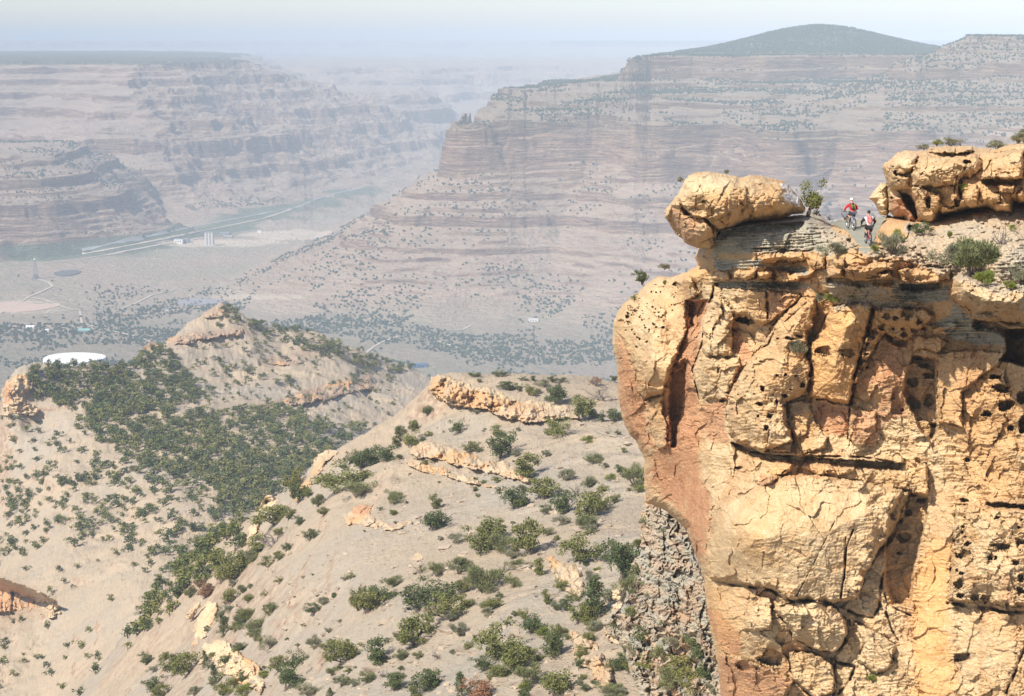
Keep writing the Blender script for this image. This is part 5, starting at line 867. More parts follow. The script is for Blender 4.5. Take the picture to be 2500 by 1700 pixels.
def rel(u, v):
    n, a, b = min(LAND, key=lambda L: math.hypot(u - L[1], (v - L[2]) * 1.2)); d = math.hypot(u - a, v - b)
    if d < 7: w_ = 'at'
    elif abs(v - b) > abs(u - a): w_ = 'above' if v < b else 'below'
    else: w_ = 'right of' if u > a else 'left of'
    return w_, n
def grow(code, pos, hgt, rz=None, wid=1.0, uv=None, label=None):
    kd, lf, nm, cat, word, grp = SPEC[code]; i = random.randrange(len(AS[kd])); tm = AS[kd][i][0]; cm = crown_mesh(kd, i, lf) if lf else None
    e = bpy.data.objects.new(nm, None); e.empty_display_size = .3; COL.objects.link(e); e.location = pos
    e.rotation_euler = (random.gauss(0, .07), random.gauss(0, .07), random.random() * 6.28 if rz is None else rz); k = wid * random.uniform(.95, 1.2); e.scale = (hgt * k, hgt * k, hgt)
    link('trunk' if kd in 'jp' else 'branches', tm, e)
    if cm: link('crown' if kd in 'jp' else 'foliage', cm, e)
    tag(e, None, cat, grp); sz = ('small' if hgt < 1.4 else 'medium' if hgt < 3 else 'large') if kd != 's' else ('tiny' if hgt < .8 else 'small' if hgt < 1.6 else 'bushy')
    if label: e['label'] = label
    else:
        a, b = rel(*uv); PL.append((e, f"{sz} {word} {a} {b}", uv))
    return e
def plant(c, L, surf=None):
    """L: (x, y of the base, height in crop pixels, code[, width])"""
    for q in L:
        u, v = T(c, [q[:2]])[0]; code = q[3]; wid = q[4] if len(q) > 4 else 1.0
        if surf is None:
            p = next((r for r in (hit(u, v + dv) for dv in (0, 2, 4, 6, 9, 13, 18)) if r is not None), None)
            if p is None: print('MISS', u, v); continue
            Yy = p[1]
        else: Yy = surf.at(u, v); p = P(u, v, Yy)
        h = q[2] / c[2] * K / F * Yy * 1.16
        grow(code, (p[0], p[1], p[2] - .03 * h), h, wid=wid * (1.15 if code in 'jkr' else 1), uv=(u, v))
plant(cH, [(510, 575, 85, 'k'), (380, 700, 100, 'j'), (350, 860, 150, 'j', 1.2), (130, 970, 150, 'k', 1.2), (30, 1000, 170, 'k', 1.2), (250, 830, 100, 'j'), (460, 800, 60, 's'), (520, 757, 55, 'j'), (790, 715, 115, 'k', 1.1), (1100, 740, 95, 'j', 1.3), (1120, 935, 230, 'k', 1.0), (885, 895, 115, 'j'), (1260, 932, 75, 's'), (920, 565, 45, 's'), (1280, 712, 40, 's'), (950, 285, 40, 's'), (1125, 250, 75, 'k', 1.3), (870, 242, 40, 'k', 1.5), (940, 242, 35, 'k', 1.5), (1190, 355, 90, 'k', 1.3), (1270, 362, 65, 'k'), (1325, 275, 42, 'k', 1.4), (1410, 277, 45, 'k', 1.3), (1500, 325, 75, 's', 1.1), (1570, 290, 58, 'k', 1.2), (1660, 290, 48, 's', 1.5), (1370, 405, 110, 'j'), (1450, 388, 55, 's'), (1600, 470, 185, 'k', .8), (1675, 425, 50, 's'), (1525, 448, 42, 's'), (1950, 325, 120, 'x', 1.2), (1955, 318, 80, 'r'), (1840, 625, 250, 'j', .7), (1905, 603, 95, 'k'), (2010, 450, 150, 'x', 1.6), (2100, 635, 125, 'k', .9), (2000, 635, 85, 'k', .8), (2110, 275, 65, 'k'), (1660, 745, 155, 'j', 1.4), (1545, 742, 65, 'j'), (1880, 805, 75, 'y'), (1520, 932, 75, 's'), (2130, 742, 45, 'k'), (1390, 1105, 235, 'j', .9), (1290, 1003, 62, 's'), (1935, 990, 115, 'g'), (2030, 1028, 62, 's'), (1700, 1135, 125, 's'), (1510, 1295, 205, 'j', 1.3), (1230, 1375, 205, 'k'), (1300, 1363, 85, 'j'), (1320, 1235, 85, 's'), (1640, 1425, 210, 'k', .9), (1900, 1185, 115, 'g'), (1780, 1260, 150, 'x'), (2160, 1085, 90, 'k'), (2080, 1135, 75, 'y'), (1880, 1435, 245, 'j', 1.0), (1975, 1400, 190, 'j', .6), (1860, 1545, 135, 'g', 1.1), (2100, 1330, 90, 'j'), (1985, 1463, 45, 'x'), (220, 1330, 88, 'g'), (105, 1393, 42, 's'), (205, 1433, 62, 'y'), (550, 1375, 165, 'j', .6), (560, 1570, 190, 'k', 1.0), (905, 1133, 42, 'j'), (1100, 1153, 62, 'j'), (985, 1163, 42, 'j'), (910, 1233, 52, 'k'), (270, 955, 62, 'g'), (500, 1003, 62, 'j'), (640, 1500, 190, 'x', .8), (560, 830, 22, 's'), (640, 725, 22, 'k')])
plant(cJ, [(250, 232, 48, 's'), (375, 253, 95, 's'), (560, 345, 240, 'j', 1.1), (670, 250, 230, 'j', 1.0), (750, 315, 185, 'g', 1.1), (830, 385, 125, 's'), (990, 345, 335, 'j', .7), (1120, 192, 92, 's'), (1190, 228, 52, 'j'), (1360, 395, 255, 'j', 1.1), (1425, 428, 88, 'k', .8), (1430, 133, 130, 'g'), (1040, 505, 160, 'j', .8), (220, 523, 145, 'g'), (400, 505, 185, 'g', .8), (100, 495, 125, 'x'), (600, 650, 290, 'g', .9), (640, 620, 150, 'j'), (470, 645, 130, 'j'), (180, 760, 230, 'k', 1.2), (60, 800, 230, 'k', 1.0), (320, 870, 230, 'j', 1.1), (430, 780, 150, 'j'), (330, 885, 105, 's'), (50, 1065, 255, 'j', 1.0), (410, 1005, 140, 's'), (460, 545, 60, 'x'), (760, 485, 120, 'x', .7), (690, 1185, 350, 'j', .85), (590, 1295, 140, 'k', 1.0), (660, 1375, 75, 'j'), (740, 1335, 135, 'j', 1.1), (940, 862, 92, 'j'), (1000, 985, 155, 'k', 1.1), (1075, 1015, 105, 'y'), (1150, 1165, 255, 'k', .6), (1110, 745, 150, 'j', .6), (890, 1250, 235, 'j', 1.2), (960, 1400, 200, 'g'), (920, 1450, 90, 'y', 1.2), (1180, 1500, 235, 'j', 1.0), (1500, 855, 330, 'p', 1.1), (1270, 800, 130, 'k', .7), (1400, 900, 190, 'j'), (1700, 560, 370, 'k', .7), (1640, 425, 125, 'k'), (1470, 555, 105, 's'), (1520, 483, 50, 'y'), (1480, 965, 105, 'g'), (1640, 705, 95, 's'), (1740, 705, 110, 'y', .8), (1190, 795, 85, 's'), (1720, 1265, 135, 'k'), (1400, 1365, 62, 'j'), (130, 1440, 200, 'k', 1.1), (430, 1500, 210, 'p', 1.0), (560, 1500, 165, 'r', 1.1), (1640, 1500, 95, 's', 1.3), (1500, 1050, 90, 'x'), (240, 1180, 90, 'x', 1.3), (620, 790, 50, 'x')])
plant(cC, [(665, 1450, 245, 'k', .55), (520, 1490, 160, 'k', .9), (400, 1570, 250, 'x', .9), (380, 1560, 190, 'r', .8), (300, 1570, 110, 'k'), (170, 1415, 95, 'k'), (245, 335, 155, 'g', .8), (270, 365, 55, 'y'), (110, 1575, 85, 'g', 1.3), (460, 1480, 130, 'x'), (330, 1330, 60, 's'), (590, 1570, 80, 's')], None)
plant(cF, [(480, 275, 115, 'k', 1.1), (540, 385, 155, 'r', .9), (400, 395, 125, 'g'), (680, 275, 170, 'j', .9), (790, 200, 190, 'k', 1.1), (780, 300, 85, 's'), (870, 350, 85, 'g', 1.2), (760, 445, 150, 'j', .9), (930, 313, 55, 's'), (750, 518, 75, 's', 1.2), (660, 603, 155, 'k', .6), (700, 730, 175, 'p', 1.2), (850, 625, 170, 'g', .7), (1000, 675, 125, 'g', 1.1), (980, 765, 115, 'g'), (1110, 835, 115, 's', 1.1), (1490, 838, 135, 's', .8), (1195, 263, 62, 'j'), (1070, 62, 50, 's'), (960, 78, 85, 'g'), (1320, 392, 22, 'y'), (1500, 525, 105, 'k'), (1570, 455, 95, 's'), (1660, 393, 62, 'g'), (1770, 240, 50, 'j'), (1820, 220, 55, 'j'), (830, 885, 88, 'j'), (560, 695, 75, 'k', .7), (640, 1135, 195, 'p', .9), (570, 1010, 170, 'p', .8), (410, 1035, 205, 'j', 1.1), (290, 1045, 210, 'j', .9), (190, 935, 92, 'j'), (100, 1205, 155, 'k', 1.0), (170, 1255, 135, 'j', 1.0), (450, 1245, 105, 's', 1.2), (90, 1045, 75, 's'), (1050, 1093, 85, 'y', 1.2), (1240, 1210, 290, 'k', .8), (1330, 990, 180, 'k', .9), (1190, 1030, 180, 'j', .7), (1440, 1255, 135, 's'), (780, 1205, 165, 'j', 1.0), (880, 1255, 135, 'y', 1.1), (1800, 900, 140, 'j', 1.3), (1760, 960, 240, 'j', .9), (1640, 865, 135, 'g'), (1650, 1065, 95, 'g'), (1730, 1165, 105, 's', 1.2), (1620, 1255, 80, 'p', 1.5), (2050, 945, 250, 'k', 1.0), (1960, 1125, 115, 'g', 1.2), (2200, 1205, 175, 'k', 1.3), (30, 965, 105, 'k'), (1880, 500, 230, 'j', .5), (1960, 530, 230, 'j', .9), (2060, 440, 190, 'k', 1.0), (2190, 290, 120, 'g', 1.0), (2100, 1080, 110, 'x'), (1900, 290, 50, 'x')])
plant(c0_, [(1250, 800, 110, 'j', 1.2), (1310, 780, 60, 'j', 1.2), (1240, 900, 90, 'x', 1.2), (1180, 920, 90, 'j', 1.2), (1360, 700, 100, 'k', .9), (1440, 720, 70, 'g'), (1340, 640, 90, 'j'), (1560, 650, 120, 'j', 1.3), (1500, 620, 60, 'g', 1.3), (1620, 680, 90, 'g', 1.2), (1470, 760, 50, 'g'), (1360, 800, 45, 'k'), (1410, 870, 60, 'k'), (1790, 690, 50, 'g'), (1650, 540, 90, 'k'), (1580, 530, 60, 'k'), (1150, 960, 70, 's'), (1060, 1060, 120, 'j', .9), (1000, 1020, 110, 'j', 1.1), (1110, 990, 90, 'j')])
plant(cG, [(1080, 975, 140, 'k', 1.0), (1560, 1390, 480, 'g', .85), (1400, 1330, 330, 's', .9), (1690, 1490, 190, 'y', 1.1), (740, 1180, 280, 's', .7), (800, 1060, 190, 'y', .5), (565, 1140, 85, 'y', 1.0), (600, 1190, 70, 's', 1.2), (190, 1200, 180, 's', 1.1), (2030, 1470, 240, 's', .9), (1940, 1530, 110, 'y', .9), (1860, 1060, 270, 'x', .6), (1950, 930, 80, 'y', .7), (1320, 1010, 100, 'y', .5)], CF)
plant(cB, [(110, 340, 110, 'y', 1.0), (255, 300, 60, 'y', 1.1), (40, 380, 260, 's', .6), (940, 520, 170, 'x', .9), (950, 500, 120, 'y', .6)], CF)
plant(cA, [(1600, 770, 160, 's', .8), (1690, 670, 50, 'y'), (300, 180, 120, 'k', .8), (490, 190, 45, 'y'), (240, 320, 55, 'j'), (490, 60, 60, 's', 1.5), (1790, 470, 90, 'y', .6)], CF)
plant(cE, [(2000, 965, 60, 's'), (1700, 700, 30, 'y', 1.5)], CF); plant(cD, [(350, 1490, 80, 'y')], CF)
plant(cC, [(260, 860, 90, 'k'), (215, 960, 110, 'g'), (330, 1000, 60, 's'), (250, 1120, 100, 'j', 1.2), (420, 1160, 60, 'g'), (330, 1250, 110, 'k', 1.1), (480, 1300, 90, 's'), (560, 1260, 60, 'g'), (640, 1330, 130, 'k', 1.0), (420, 1370, 120, 'g', 1.2), (560, 1440, 130, 'j', 1.2), (680, 1470, 150, 'k', .9), (330, 1440, 120, 'j', 1.2), (470, 1540, 170, 'g', 1.2), (240, 1340, 90, 's'), (130, 1180, 70, 'g'), (200, 1440, 90, 'j'), (600, 1560, 140, 'j', 1.1), (720, 1570, 90, 's'), (420, 620, 50, 's'), (310, 560, 60, 'g'), (260, 700, 70, 'g')], RB)
plant(cE, [(1060, 172, 50, 'g', .7), (632, 250, 55, 'j', .7)], BO)
plant(cG, [(1060, 108, 75, 's', 1.2), (1190, 68, 80, 'y', 1.0), (1330, 72, 100, 's', 1.2), (1440, 66, 95, 'x', .5), (1800, 98, 110, 's', 1.3), (2010, 45, 130, 's', 1.2), (2080, 30, 160, 'g', 1.0), (1470, 545, 110, 'y', .7)], OC)
for (x, y, h, c, w_) in [(1820, 560, 380, 'j', .75), (1915, 565, 60, 'k', 1.1)]:
    u, v = T(cE, [(x, y)])[0]; p = P(u, v, 96.5); grow(c, tuple(p), h / cE[2] * K / F * 96.5, wid=w_, uv=(u, v))
for (x, y, h, w_) in [(500, 900, 150, .7), (740, 890, 240, .9), (1230, 870, 100, .5)]:
    u, v = T(c5, [(x, y)])[0]; p = P(u, v, 98); grow('x', tuple(p), h / c5[2] * K / F * 98, wid=w_, uv=(u, v))
NEARN = len(PL); rl = np.random.default_rng(77)
def extra(n, poly, codes, hr, label, grp, dn):
    q = scatter(n, poly, dn, rl); pp = hit_many(q[:, 0], q[:, 1], 120, 520, 220)
    for p in pp:
        if not p[1] < 470: continue
        c_ = codes[int(rl.integers(len(codes)))]; e = grow(c_, (p[0], p[1], p[2] - .05), float(rl.uniform(*hr)), wid=1.1, label=label[c_]); e['group'] = {'s': 'little sagebrush tufts', 'g': 'little green tufts', 'j': 'small olive juniper bushes', 'k': 'small dark juniper bushes', 'x': 'little dead bushes', 'y': 'little yellow tufts'}[c_]

def scatter(n, poly, dens, rng, ymin=380):
    poly = [p[:2] for p in poly]; a = np.array(poly); out = []
    for _ in range(n):
        u = rng.uniform(a[:, 0].min(), a[:, 0].max()); v = rng.uniform(a[:, 1].min(), a[:, 1].max())
        out.append((u, v))
    out = np.array(out); k = pip(poly, out[:, 0], out[:, 1]) & (rng.random(len(out)) < dens(out[:, 0], out[:, 1])); return out[k]
nz = lambda u, v, s=18, k=3, b=.5: np.clip(fbm(u / s, v / (s * .7), 3, k) * 1.6 + b, 0, 1)
XL = dict(s='little grey-green sagebrush tuft on the open slope', g='little dusty green tuft on the open slope', j='small olive juniper bush sprouting on the slope', k='small dark juniper bush sprouting on the slope', x='little leafless dead bush on the slope', y='little yellow-green tuft on the open slope')
extra(750, [(300, 560), (420, 440), (600, 400), (630, 470), (635, 620), (600, 700), (230, 700), (250, 610)], 'sssggx', (.5, 1.1), XL, 'small slope', lambda u, v: nz(u, v, 22, 51, .28) * .55)
extra(470, [(420, 620), (520, 500), (630, 440), (635, 640), (620, 700), (300, 700)], 'jjkgs', (1.0, 2.2), XL, 'bushy slope', lambda u, v: nz(u, v, 16, 53, .2) * .5)
extra(200, [(585, 700), (575, 640), (570, 600), (600, 540), (640, 560), (630, 640), (700, 700)], 'jkggs', (.9, 2.0), XL, 'foot', lambda u, v: .22 + 0 * u)
extra(160, [(300, 500), (330, 468), (400, 432), (425, 395), (436, 400), (420, 430), (380, 462), (330, 490), (270, 560), (255, 560)], 'kkjj', (1.6, 3.2), XL, 'crest', lambda u, v: .35 + 0 * u)
extra(150, [(195, 700), (215, 640), (250, 570), (290, 540), (280, 600), (240, 700)], 'kjjg', (1.6, 3.0), XL, 'lower crest', lambda u, v: .4 + 0 * u)
# ---- left hillside, hollow and pointed hill: thousands of junipers; the largest are things of their own
rg = np.random.default_rng(5)
R_ = [  # polygon in photo pixels, tries, density, height range (m), region phrase
 ([(60, 415), (120, 400), (200, 412), (280, 405), (330, 425), (400, 420), (460, 430), (420, 440), (390, 455), (335, 455), (310, 475), (285, 490), (262, 512), (245, 525), (225, 520), (200, 500), (150, 480), (110, 460), (80, 440)], 4300, lambda u, v: np.clip(nz(u, v, 16, 6, .95), .35, 1) * (.55 + .45 * sstep(0, 14, sdf([(60, 415), (120, 400), (200, 412), (280, 405), (330, 425), (460, 430), (390, 455), (310, 475), (245, 525), (200, 500), (110, 460), (80, 440)], u, v))), (2.6, 6.6), 'w'),
 ([(20, 372), (60, 362), (110, 360), (160, 348), (200, 400), (140, 412), (90, 420), (50, 405), (18, 395)], 1500, lambda u, v: nz(u, v, 9, 5, .75), (3.5, 6.3), 'w'),
 ([(215, 306), (240, 314), (300, 332), (360, 352), (420, 372), (400, 376), (350, 366), (290, 346), (240, 328), (215, 318)], 1500, lambda u, v: nz(u, v, 10, 7, .8), (3, 5.5), 'w'),
 ([(165, 345), (215, 312), (260, 330), (330, 352), (400, 378), (370, 395), (300, 405), (200, 405), (160, 380)], 900, lambda u, v: nz(u, v, 13, 8, .2), (2.2, 5), 'h'),
 ([(270, 405), (400, 380), (425, 385), (440, 430), (380, 440), (330, 425)], 300, lambda u, v: nz(u, v, 10, 9, .05) * .6, (1.8, 4), 'h'),
 ([(-40, 395), (60, 420), (110, 462), (150, 482), (200, 502), (230, 525), (190, 560), (120, 560), (60, 545), (0, 560), (-60, 560), (-60, 400)], 1700, lambda u, v: nz(u, v, 15, 11, .5) * (.25 + .75 * sstep(430, 490, v)), (2.5, 5.5), 'l'),
 ([(250, 530), (240, 560), (205, 610), (180, 660), (150, 700), (80, 700), (110, 640), (130, 590), (170, 545), (215, 520)], 900, lambda u, v: nz(u, v, 15, 12, .8), (2.5, 5.0), 'l'),
 ([(-60, 560), (120, 560), (160, 570), (110, 640), (60, 700), (-60, 700)], 330, lambda u, v: nz(u, v, 15, 14, .18) * .8, (2, 4.5), 'l'),
 ([(200, 600), (270, 510), (320, 480), (300, 520), (240, 600), (215, 640), (190, 690), (180, 660)], 120, lambda u, v: nz(u, v, 12, 15, .7), (2.5, 4.5), 'l')]
cand = []
for poly, n, df, hr, rgn in R_:
    for u, v in scatter(n, poly, df, rg):
        cand.append((u, v, rg.uniform(*hr), rgn))
# dense line-of-sight lookup on a coarse table
tu = np.arange(-80, 500, 5.0); ys = np.geomspace(180, 1500, 420); GX = (tu[None, :] - 512) / F * ys[:, None]; GY = np.repeat(ys[:, None], len(tu), 1); GZ = z_mid_l(GX, GY); gu, gv = proj(GX, GY, GZ)
vis = np.minimum.accumulate(np.where(GY > 0, gv, 0), 0)
def quick(u, v):
    j = int(round((u - tu[0]) / 5)); j = min(max(j, 0), len(tu) - 1); k = np.nonzero(vis[:, j] <= v)[0]
    if len(k) == 0: return None
    i = max(k[0], 1); lo, hi = vis[i - 1, j], vis[i, j]; t = (lo - v) / (lo - hi + 1e-6); y = ys[i - 1] + (ys[i] - ys[i - 1]) * min(max(t, 0), 1); y *= rg.uniform(.996, 1.004)
    x = (u - 512) / F * y; return x, y
pts = [(quick(u, v), h, r, u, v) for u, v, h, r in cand]; pts = [p for p in pts if p[0] is not None and p[0][1] > {'w': 600, 'h': 700, 'l': 385}[p[2]]]
xy = np.array([p[0] for p in pts]); zz = z_mid_l(xy[:, 0], xy[:, 1]); order = sorted(range(len(pts)), key=lambda i: -pts[i][1] / xy[i, 1] + (0 if pts[i][2] != 'w' else .004))
njun = sum(1 for e, l, uv in PL if e['category'] == 'juniper'); NIND = 300 - njun
GRP = {'w': ('juniper in the dense wood of the hollow', 'junipers of the hollow wood'), 'h': ('small scattered juniper on the bare flank of the pointed hill', 'junipers on the pointed hill'), 'l': ('juniper on the wooded left hillside below the hollow', 'junipers on the left hillside')}
def lod(seed, n=120):
    rng = np.random.default_rng(seed); cs = [(rng.normal() * .14, rng.normal() * .14, rng.uniform(.25, .8), rng.uniform(.18, .28), n / 9) for _ in range(9)]; V, Q = leaves(cs, rng, .15); return V, Q
LODS = [lod(i) for i in range(5)]; LM = {}
for i, (V, Q) in enumerate(LODS):
    for mt in ('j', 'd2'):
        tk = MB(); tk.tube([(0, 0, -.1), (.02, .01, .6)], [.04, .02], 5); Vb = np.vstack([V, np.array(tk.v)]); me = bpy.data.meshes.new('juniper'); me.from_pydata(Vb.tolist(), [], Q.tolist() + [tuple(k + len(V) for k in f) for f in tk.f])
        me.materials.append(ML[mt]); me.materials.append(MBARK); me.polygons.foreach_set('material_index', [0] * len(Q) + [1] * len(tk.f)); me.update(); LM[i, mt] = me
for i in order[:NIND]:
    (x, y), h, r, u, v = pts[i]; o = link('juniper_tree', LM[random.randrange(5), random.choice(['j', 'd2'])]); o.location = (x, y, zz[i] - .1); o.rotation_euler = (0, 0, random.random() * 6.28); k = h * random.uniform(1.1, 1.45); o.scale = (k, k, h)
    tag(o, GRP[r][0], 'juniper', GRP[r][1])
def bulk(name, items, mat, kind='stuff', base=None, parts=None):
    Vs, Qs, b = [], [], 0; base = base or LODS
    for (x, y, z, h, w_) in items:
        V, Q = base[random.randrange(len(base))]; a = random.random() * 6.28; c, s_ = math.cos(a) * w_, math.sin(a) * w_
        Vs.append(np.stack([V[:, 0] * c - V[:, 1] * s_ + x, V[:, 0] * s_ + V[:, 1] * c + y, V[:, 2] * h + z], -1)); Qs.append(Q + b); b += len(V)
    if not Vs: return
    o = mesh_np(name, np.concatenate(Vs), np.concatenate(Qs), mat, smooth=False); tag(o, kind=kind); return o
rest = order[NIND:]
for nm, rs, lab in (('juniper_wood', 'w', 'dense dark green juniper wood filling the hollow and ridge'), ('scattered_junipers', 'hl', 'scattered junipers dotting the bare hill flanks beyond the hollow')):
    for mt, par in (('j', 0), ('d2', 1)):
        it = [(xy[i, 0], xy[i, 1], zz[i] - .1, pts[i][1], pts[i][1] * random.uniform(1.1, 1.5)) for i in rest if pts[i][2] in rs and (i % 2 == par)]
        bulk(nm, it, ML[mt])
# low brush and litter on the near slope and in the hollow
it = []
sc_ = scatter(1500, [(240, 560), (320, 480), (430, 390), (600, 385), (640, 600), (600, 700), (180, 700)], lambda u, v: nz(u, v, 25, 31, .4), rg)
for p in hit_many(sc_[:, 0], sc_[:, 1], 120, 520, 200):
    if p[1] < 500: h = rg.uniform(.15, .55); it.append((p[0], p[1], p[2] - .02, h, h * 1.3))
bulk('low_brush', it, ML['s'], base=[(AS['s'][0][1][::1][:400], AS['s'][0][2][:100])])
# unique labels for the near plants
from collections import defaultdict
by = defaultdict(list)
for e, l, uv in PL: by[l].append((uv, e))
ORD = ['', 'second ', 'third ', 'fourth ', 'fifth ', 'sixth ', 'seventh ', 'eighth ']
for l, L in by.items():
    if len(L) == 1: L[0][1]['label'] = l; continue
    h = len(L) > 4
    L.sort(key=lambda q: q[0][0])
    for i, (uv, e) in enumerate(L): e['label'] = f"{l}, {ORD[min(i, 7)]}leftmost of these"
MFL = leaf_mat('far_tree_leaves', (.022, .042, .022), (.045, .065, .03))
# far specks: every distant tree is real, all in one object
def blob(seed):
    rng = np.random.default_rng(seed); V = []; Q = []
    for j in range(4):
        th = [0.25, 1.0, 1.7, 2.4][j]
        for i in range(5): ph = 6.283 * i / 5 + j * .5; r = rng.uniform(.75, 1.2); V.append((math.sin(th) * math.cos(ph) * r * .5, math.sin(th) * math.sin(ph) * r * .5, .45 + math.cos(th) * r * .5))
    for j in range(3):
        for i in range(5): Q.append((j * 5 + i, (j + 1) * 5 + i, (j + 1) * 5 + (i + 1) % 5, j * 5 + (i + 1) % 5))
    return np.array(V), np.array(Q)
BL = [blob(i) for i in range(4)]
n = 110000; U_ = rg.uniform(-60, 1090, n); Y_ = np.sqrt(rg.uniform(2350 ** 2, 5600 ** 2, n)); X_ = (U_ - 512) / F * Y_; Z_ = z_far(X_, Y_)
Zx = z_far(X_ + 12, Y_); Zy = z_far(X_, Y_ + 12); slp = np.hypot(Zx - Z_, Zy - Z_) / 12
q = fbm(X_ / 260, Y_ / 260, 4, 17); low = Z_ < -560; d = np.where(low, sstep(4100, 3000, Y_) * np.clip(.5 + q * 2.2, 0, 1) * 1.5, np.clip(.25 + q * 1.6, 0, 1) * (.6 + 1.3 * (Z_ > -215))); d = np.where((U_ > 880) & (Z_ > -230), .8, d); d *= slp < .85
d *= 1 - .9 * ((U_ < 90) & (low)) * (Y_ > 3350); ok = rg.random(n) < d * .8
bulk('distant_trees', [(X_[i], Y_[i], Z_[i] - .3, rg.uniform(2.5, 6.5), rg.uniform(3, 8.5)) for i in np.nonzero(ok)[0]], MFL, base=BL)
# trees of the forested dome
n = 7000; a_ = rg.uniform(0, 6.28, n); r_ = np.sqrt(rg.random(n)) * 1.15; X_ = (812 - 512) / F * 5700 + np.cos(a_) * r_ * 440; Y_ = 5700 + np.sin(a_) * r_ * 600; Z_ = z_far(X_, Y_)
bulk('dome_trees', [(X_[i], Y_[i], Z_[i] - .3, rg.uniform(4, 8), rg.uniform(5, 10)) for i in range(n) if Y_[i] < 5900], MFL, base=BL)
# broken rock chips lying on the near slope
def chip(seed):
    rng = np.random.default_rng(seed); V = np.array([(x, y, z) for z in (-.3, .5) for x, y in ((-.5, -.4), (.5, -.4), (.5, .4), (-.5, .4))]) + rng.normal(size=(8, 3)) * .13
    return V, np.array([(0, 3, 2, 1), (4, 5, 6, 7), (0, 1, 5, 4), (1, 2, 6, 5), (2, 3, 7, 6), (3, 0, 4, 7)])
it = []
sc_ = scatter(9000, [(250, 560), (320, 480), (410, 440), (430, 390), (610, 390), (640, 470), (640, 600), (600, 700), (180, 700)], lambda u, v: nz(u, v, 14, 33, .3), rg)
for p in hit_many(sc_[:, 0], sc_[:, 1], 120, 520, 200):
    if p[1] < 480: h = abs(rg.normal()) ** 1.8 * .20 + .11; it.append((p[0], p[1], p[2], h * .6, h * rg.uniform(.9, 2.0)))
MST = plain('slope_stone', (.40, .315, .225), .95, 0, .3, .6)
bulk('loose_stones', it, MST, base=[chip(i) for i in range(8)])
# ---------------------------------------------------------------- things on the valley floor
def vh(x, y, s=2.4414): # full-size photo point -> ground
    u, v = x / s, y / s; r = hit(u, v, 2300, 12000, 500, z_far); return r
def ribbon(name, pts, width, mat, lift=1.5, kind='structure'):
    P3 = []
    for (a, b), (c, d) in zip(pts, pts[1:]):
        n = max(2, int(math.hypot(c - a, d - b) / 12))
        for i in range(n): P3.append(vh(a + (c - a) * i / n, b + (d - b) * i / n))
    P3.append(vh(*pts[-1])); P3 = [p for p in P3 if p is not None]; V = []; Qd = []
    for i, p in enumerate(P3):
        q = P3[min(i + 1, len(P3) - 1)] - P3[max(i - 1, 0)]; nn = np.array([-q[1], q[0]]); nn = nn / (np.linalg.norm(nn) + 1e-6) * width / 2
        for s in (-1, 0, 1):
            x, y = p[0] + nn[0] * s, p[1] + nn[1] * s; V.append((x, y, float(z_far(np.array([x]), np.array([y]))[0]) + lift))
    for i in range(len(P3) - 1): Qd += [(i * 3, i * 3 + 1, i * 3 + 4, i * 3 + 3), (i * 3 + 1, i * 3 + 2, i * 3 + 5, i * 3 + 4)]
    o = mesh_np(name, np.array(V), np.array(Qd), mat); tag(o, kind=kind); return o
MROAD = plain('pale_dust_road', (.50, .42, .33), .95, 0, .08, .05); MASPH = plain('sunbleached_asphalt', (.30, .30, .29), .95, 0, .06, .05); MCONC = plain('pale_concrete', (.50, .48, .45), .9, 0, .12, .3); MWHITE = plain('white_sheet', (.80, .78, .74), .8, 0, .05, .1); MDARKR = plain('dark_coal', (.11, .11, .115), .9, 0, .2, .1); MGRN = plain('green_metal_roof', (.20, .42, .38), .6); MBLU = plain('dark_blue_metal', (.05, .12, .22), .6); MSTEEL = plain('galvanised_steel', (.25, .27, .30), .6); MWIN = plain('dark_window', (.04, .05, .06), .3)
ribbon('road', [(200, 612), (300, 590), (420, 565), (520, 545), (600, 530), (640, 522), (720, 508), (790, 480), (885, 458)], 8, MASPH)
ribbon('road', [(200, 621), (300, 603), (440, 575), (560, 551), (640, 535), (710, 512)], 7, MROAD)
ribbon('road', [(105, 644), (200, 634), (280, 619), (380, 600), (480, 583), (600, 566), (760, 553)], 7, MROAD)
ribbon('dirt_track', [(0, 766), (70, 727), (110, 733), (140, 745), (175, 757), (280, 761), (330, 742), (370, 722), (430, 708)], 6, MROAD)
ribbon('dirt_track', [(887, 868), (912, 848), (936, 834), (973, 822)], 5, MROAD)
ribbon('dirt_track', [(1215, 872), (1140, 858), (1075, 836), (1033, 820), (1060, 808), (1130, 806), (1150, 795)], 5, MROAD)
ribbon('dirt_track', [(195, 760), (200, 790), (260, 806), (330, 822), (410, 850)], 5, MROAD)
ribbon('dirt_track', [(86, 680), (118, 690), (128, 700), (90, 718), (66, 727)], 7, MROAD)
def anchor(x, y): p = vh(x, y); return p, p[1] / F / 2.4414   # point and metres per photo pixel there
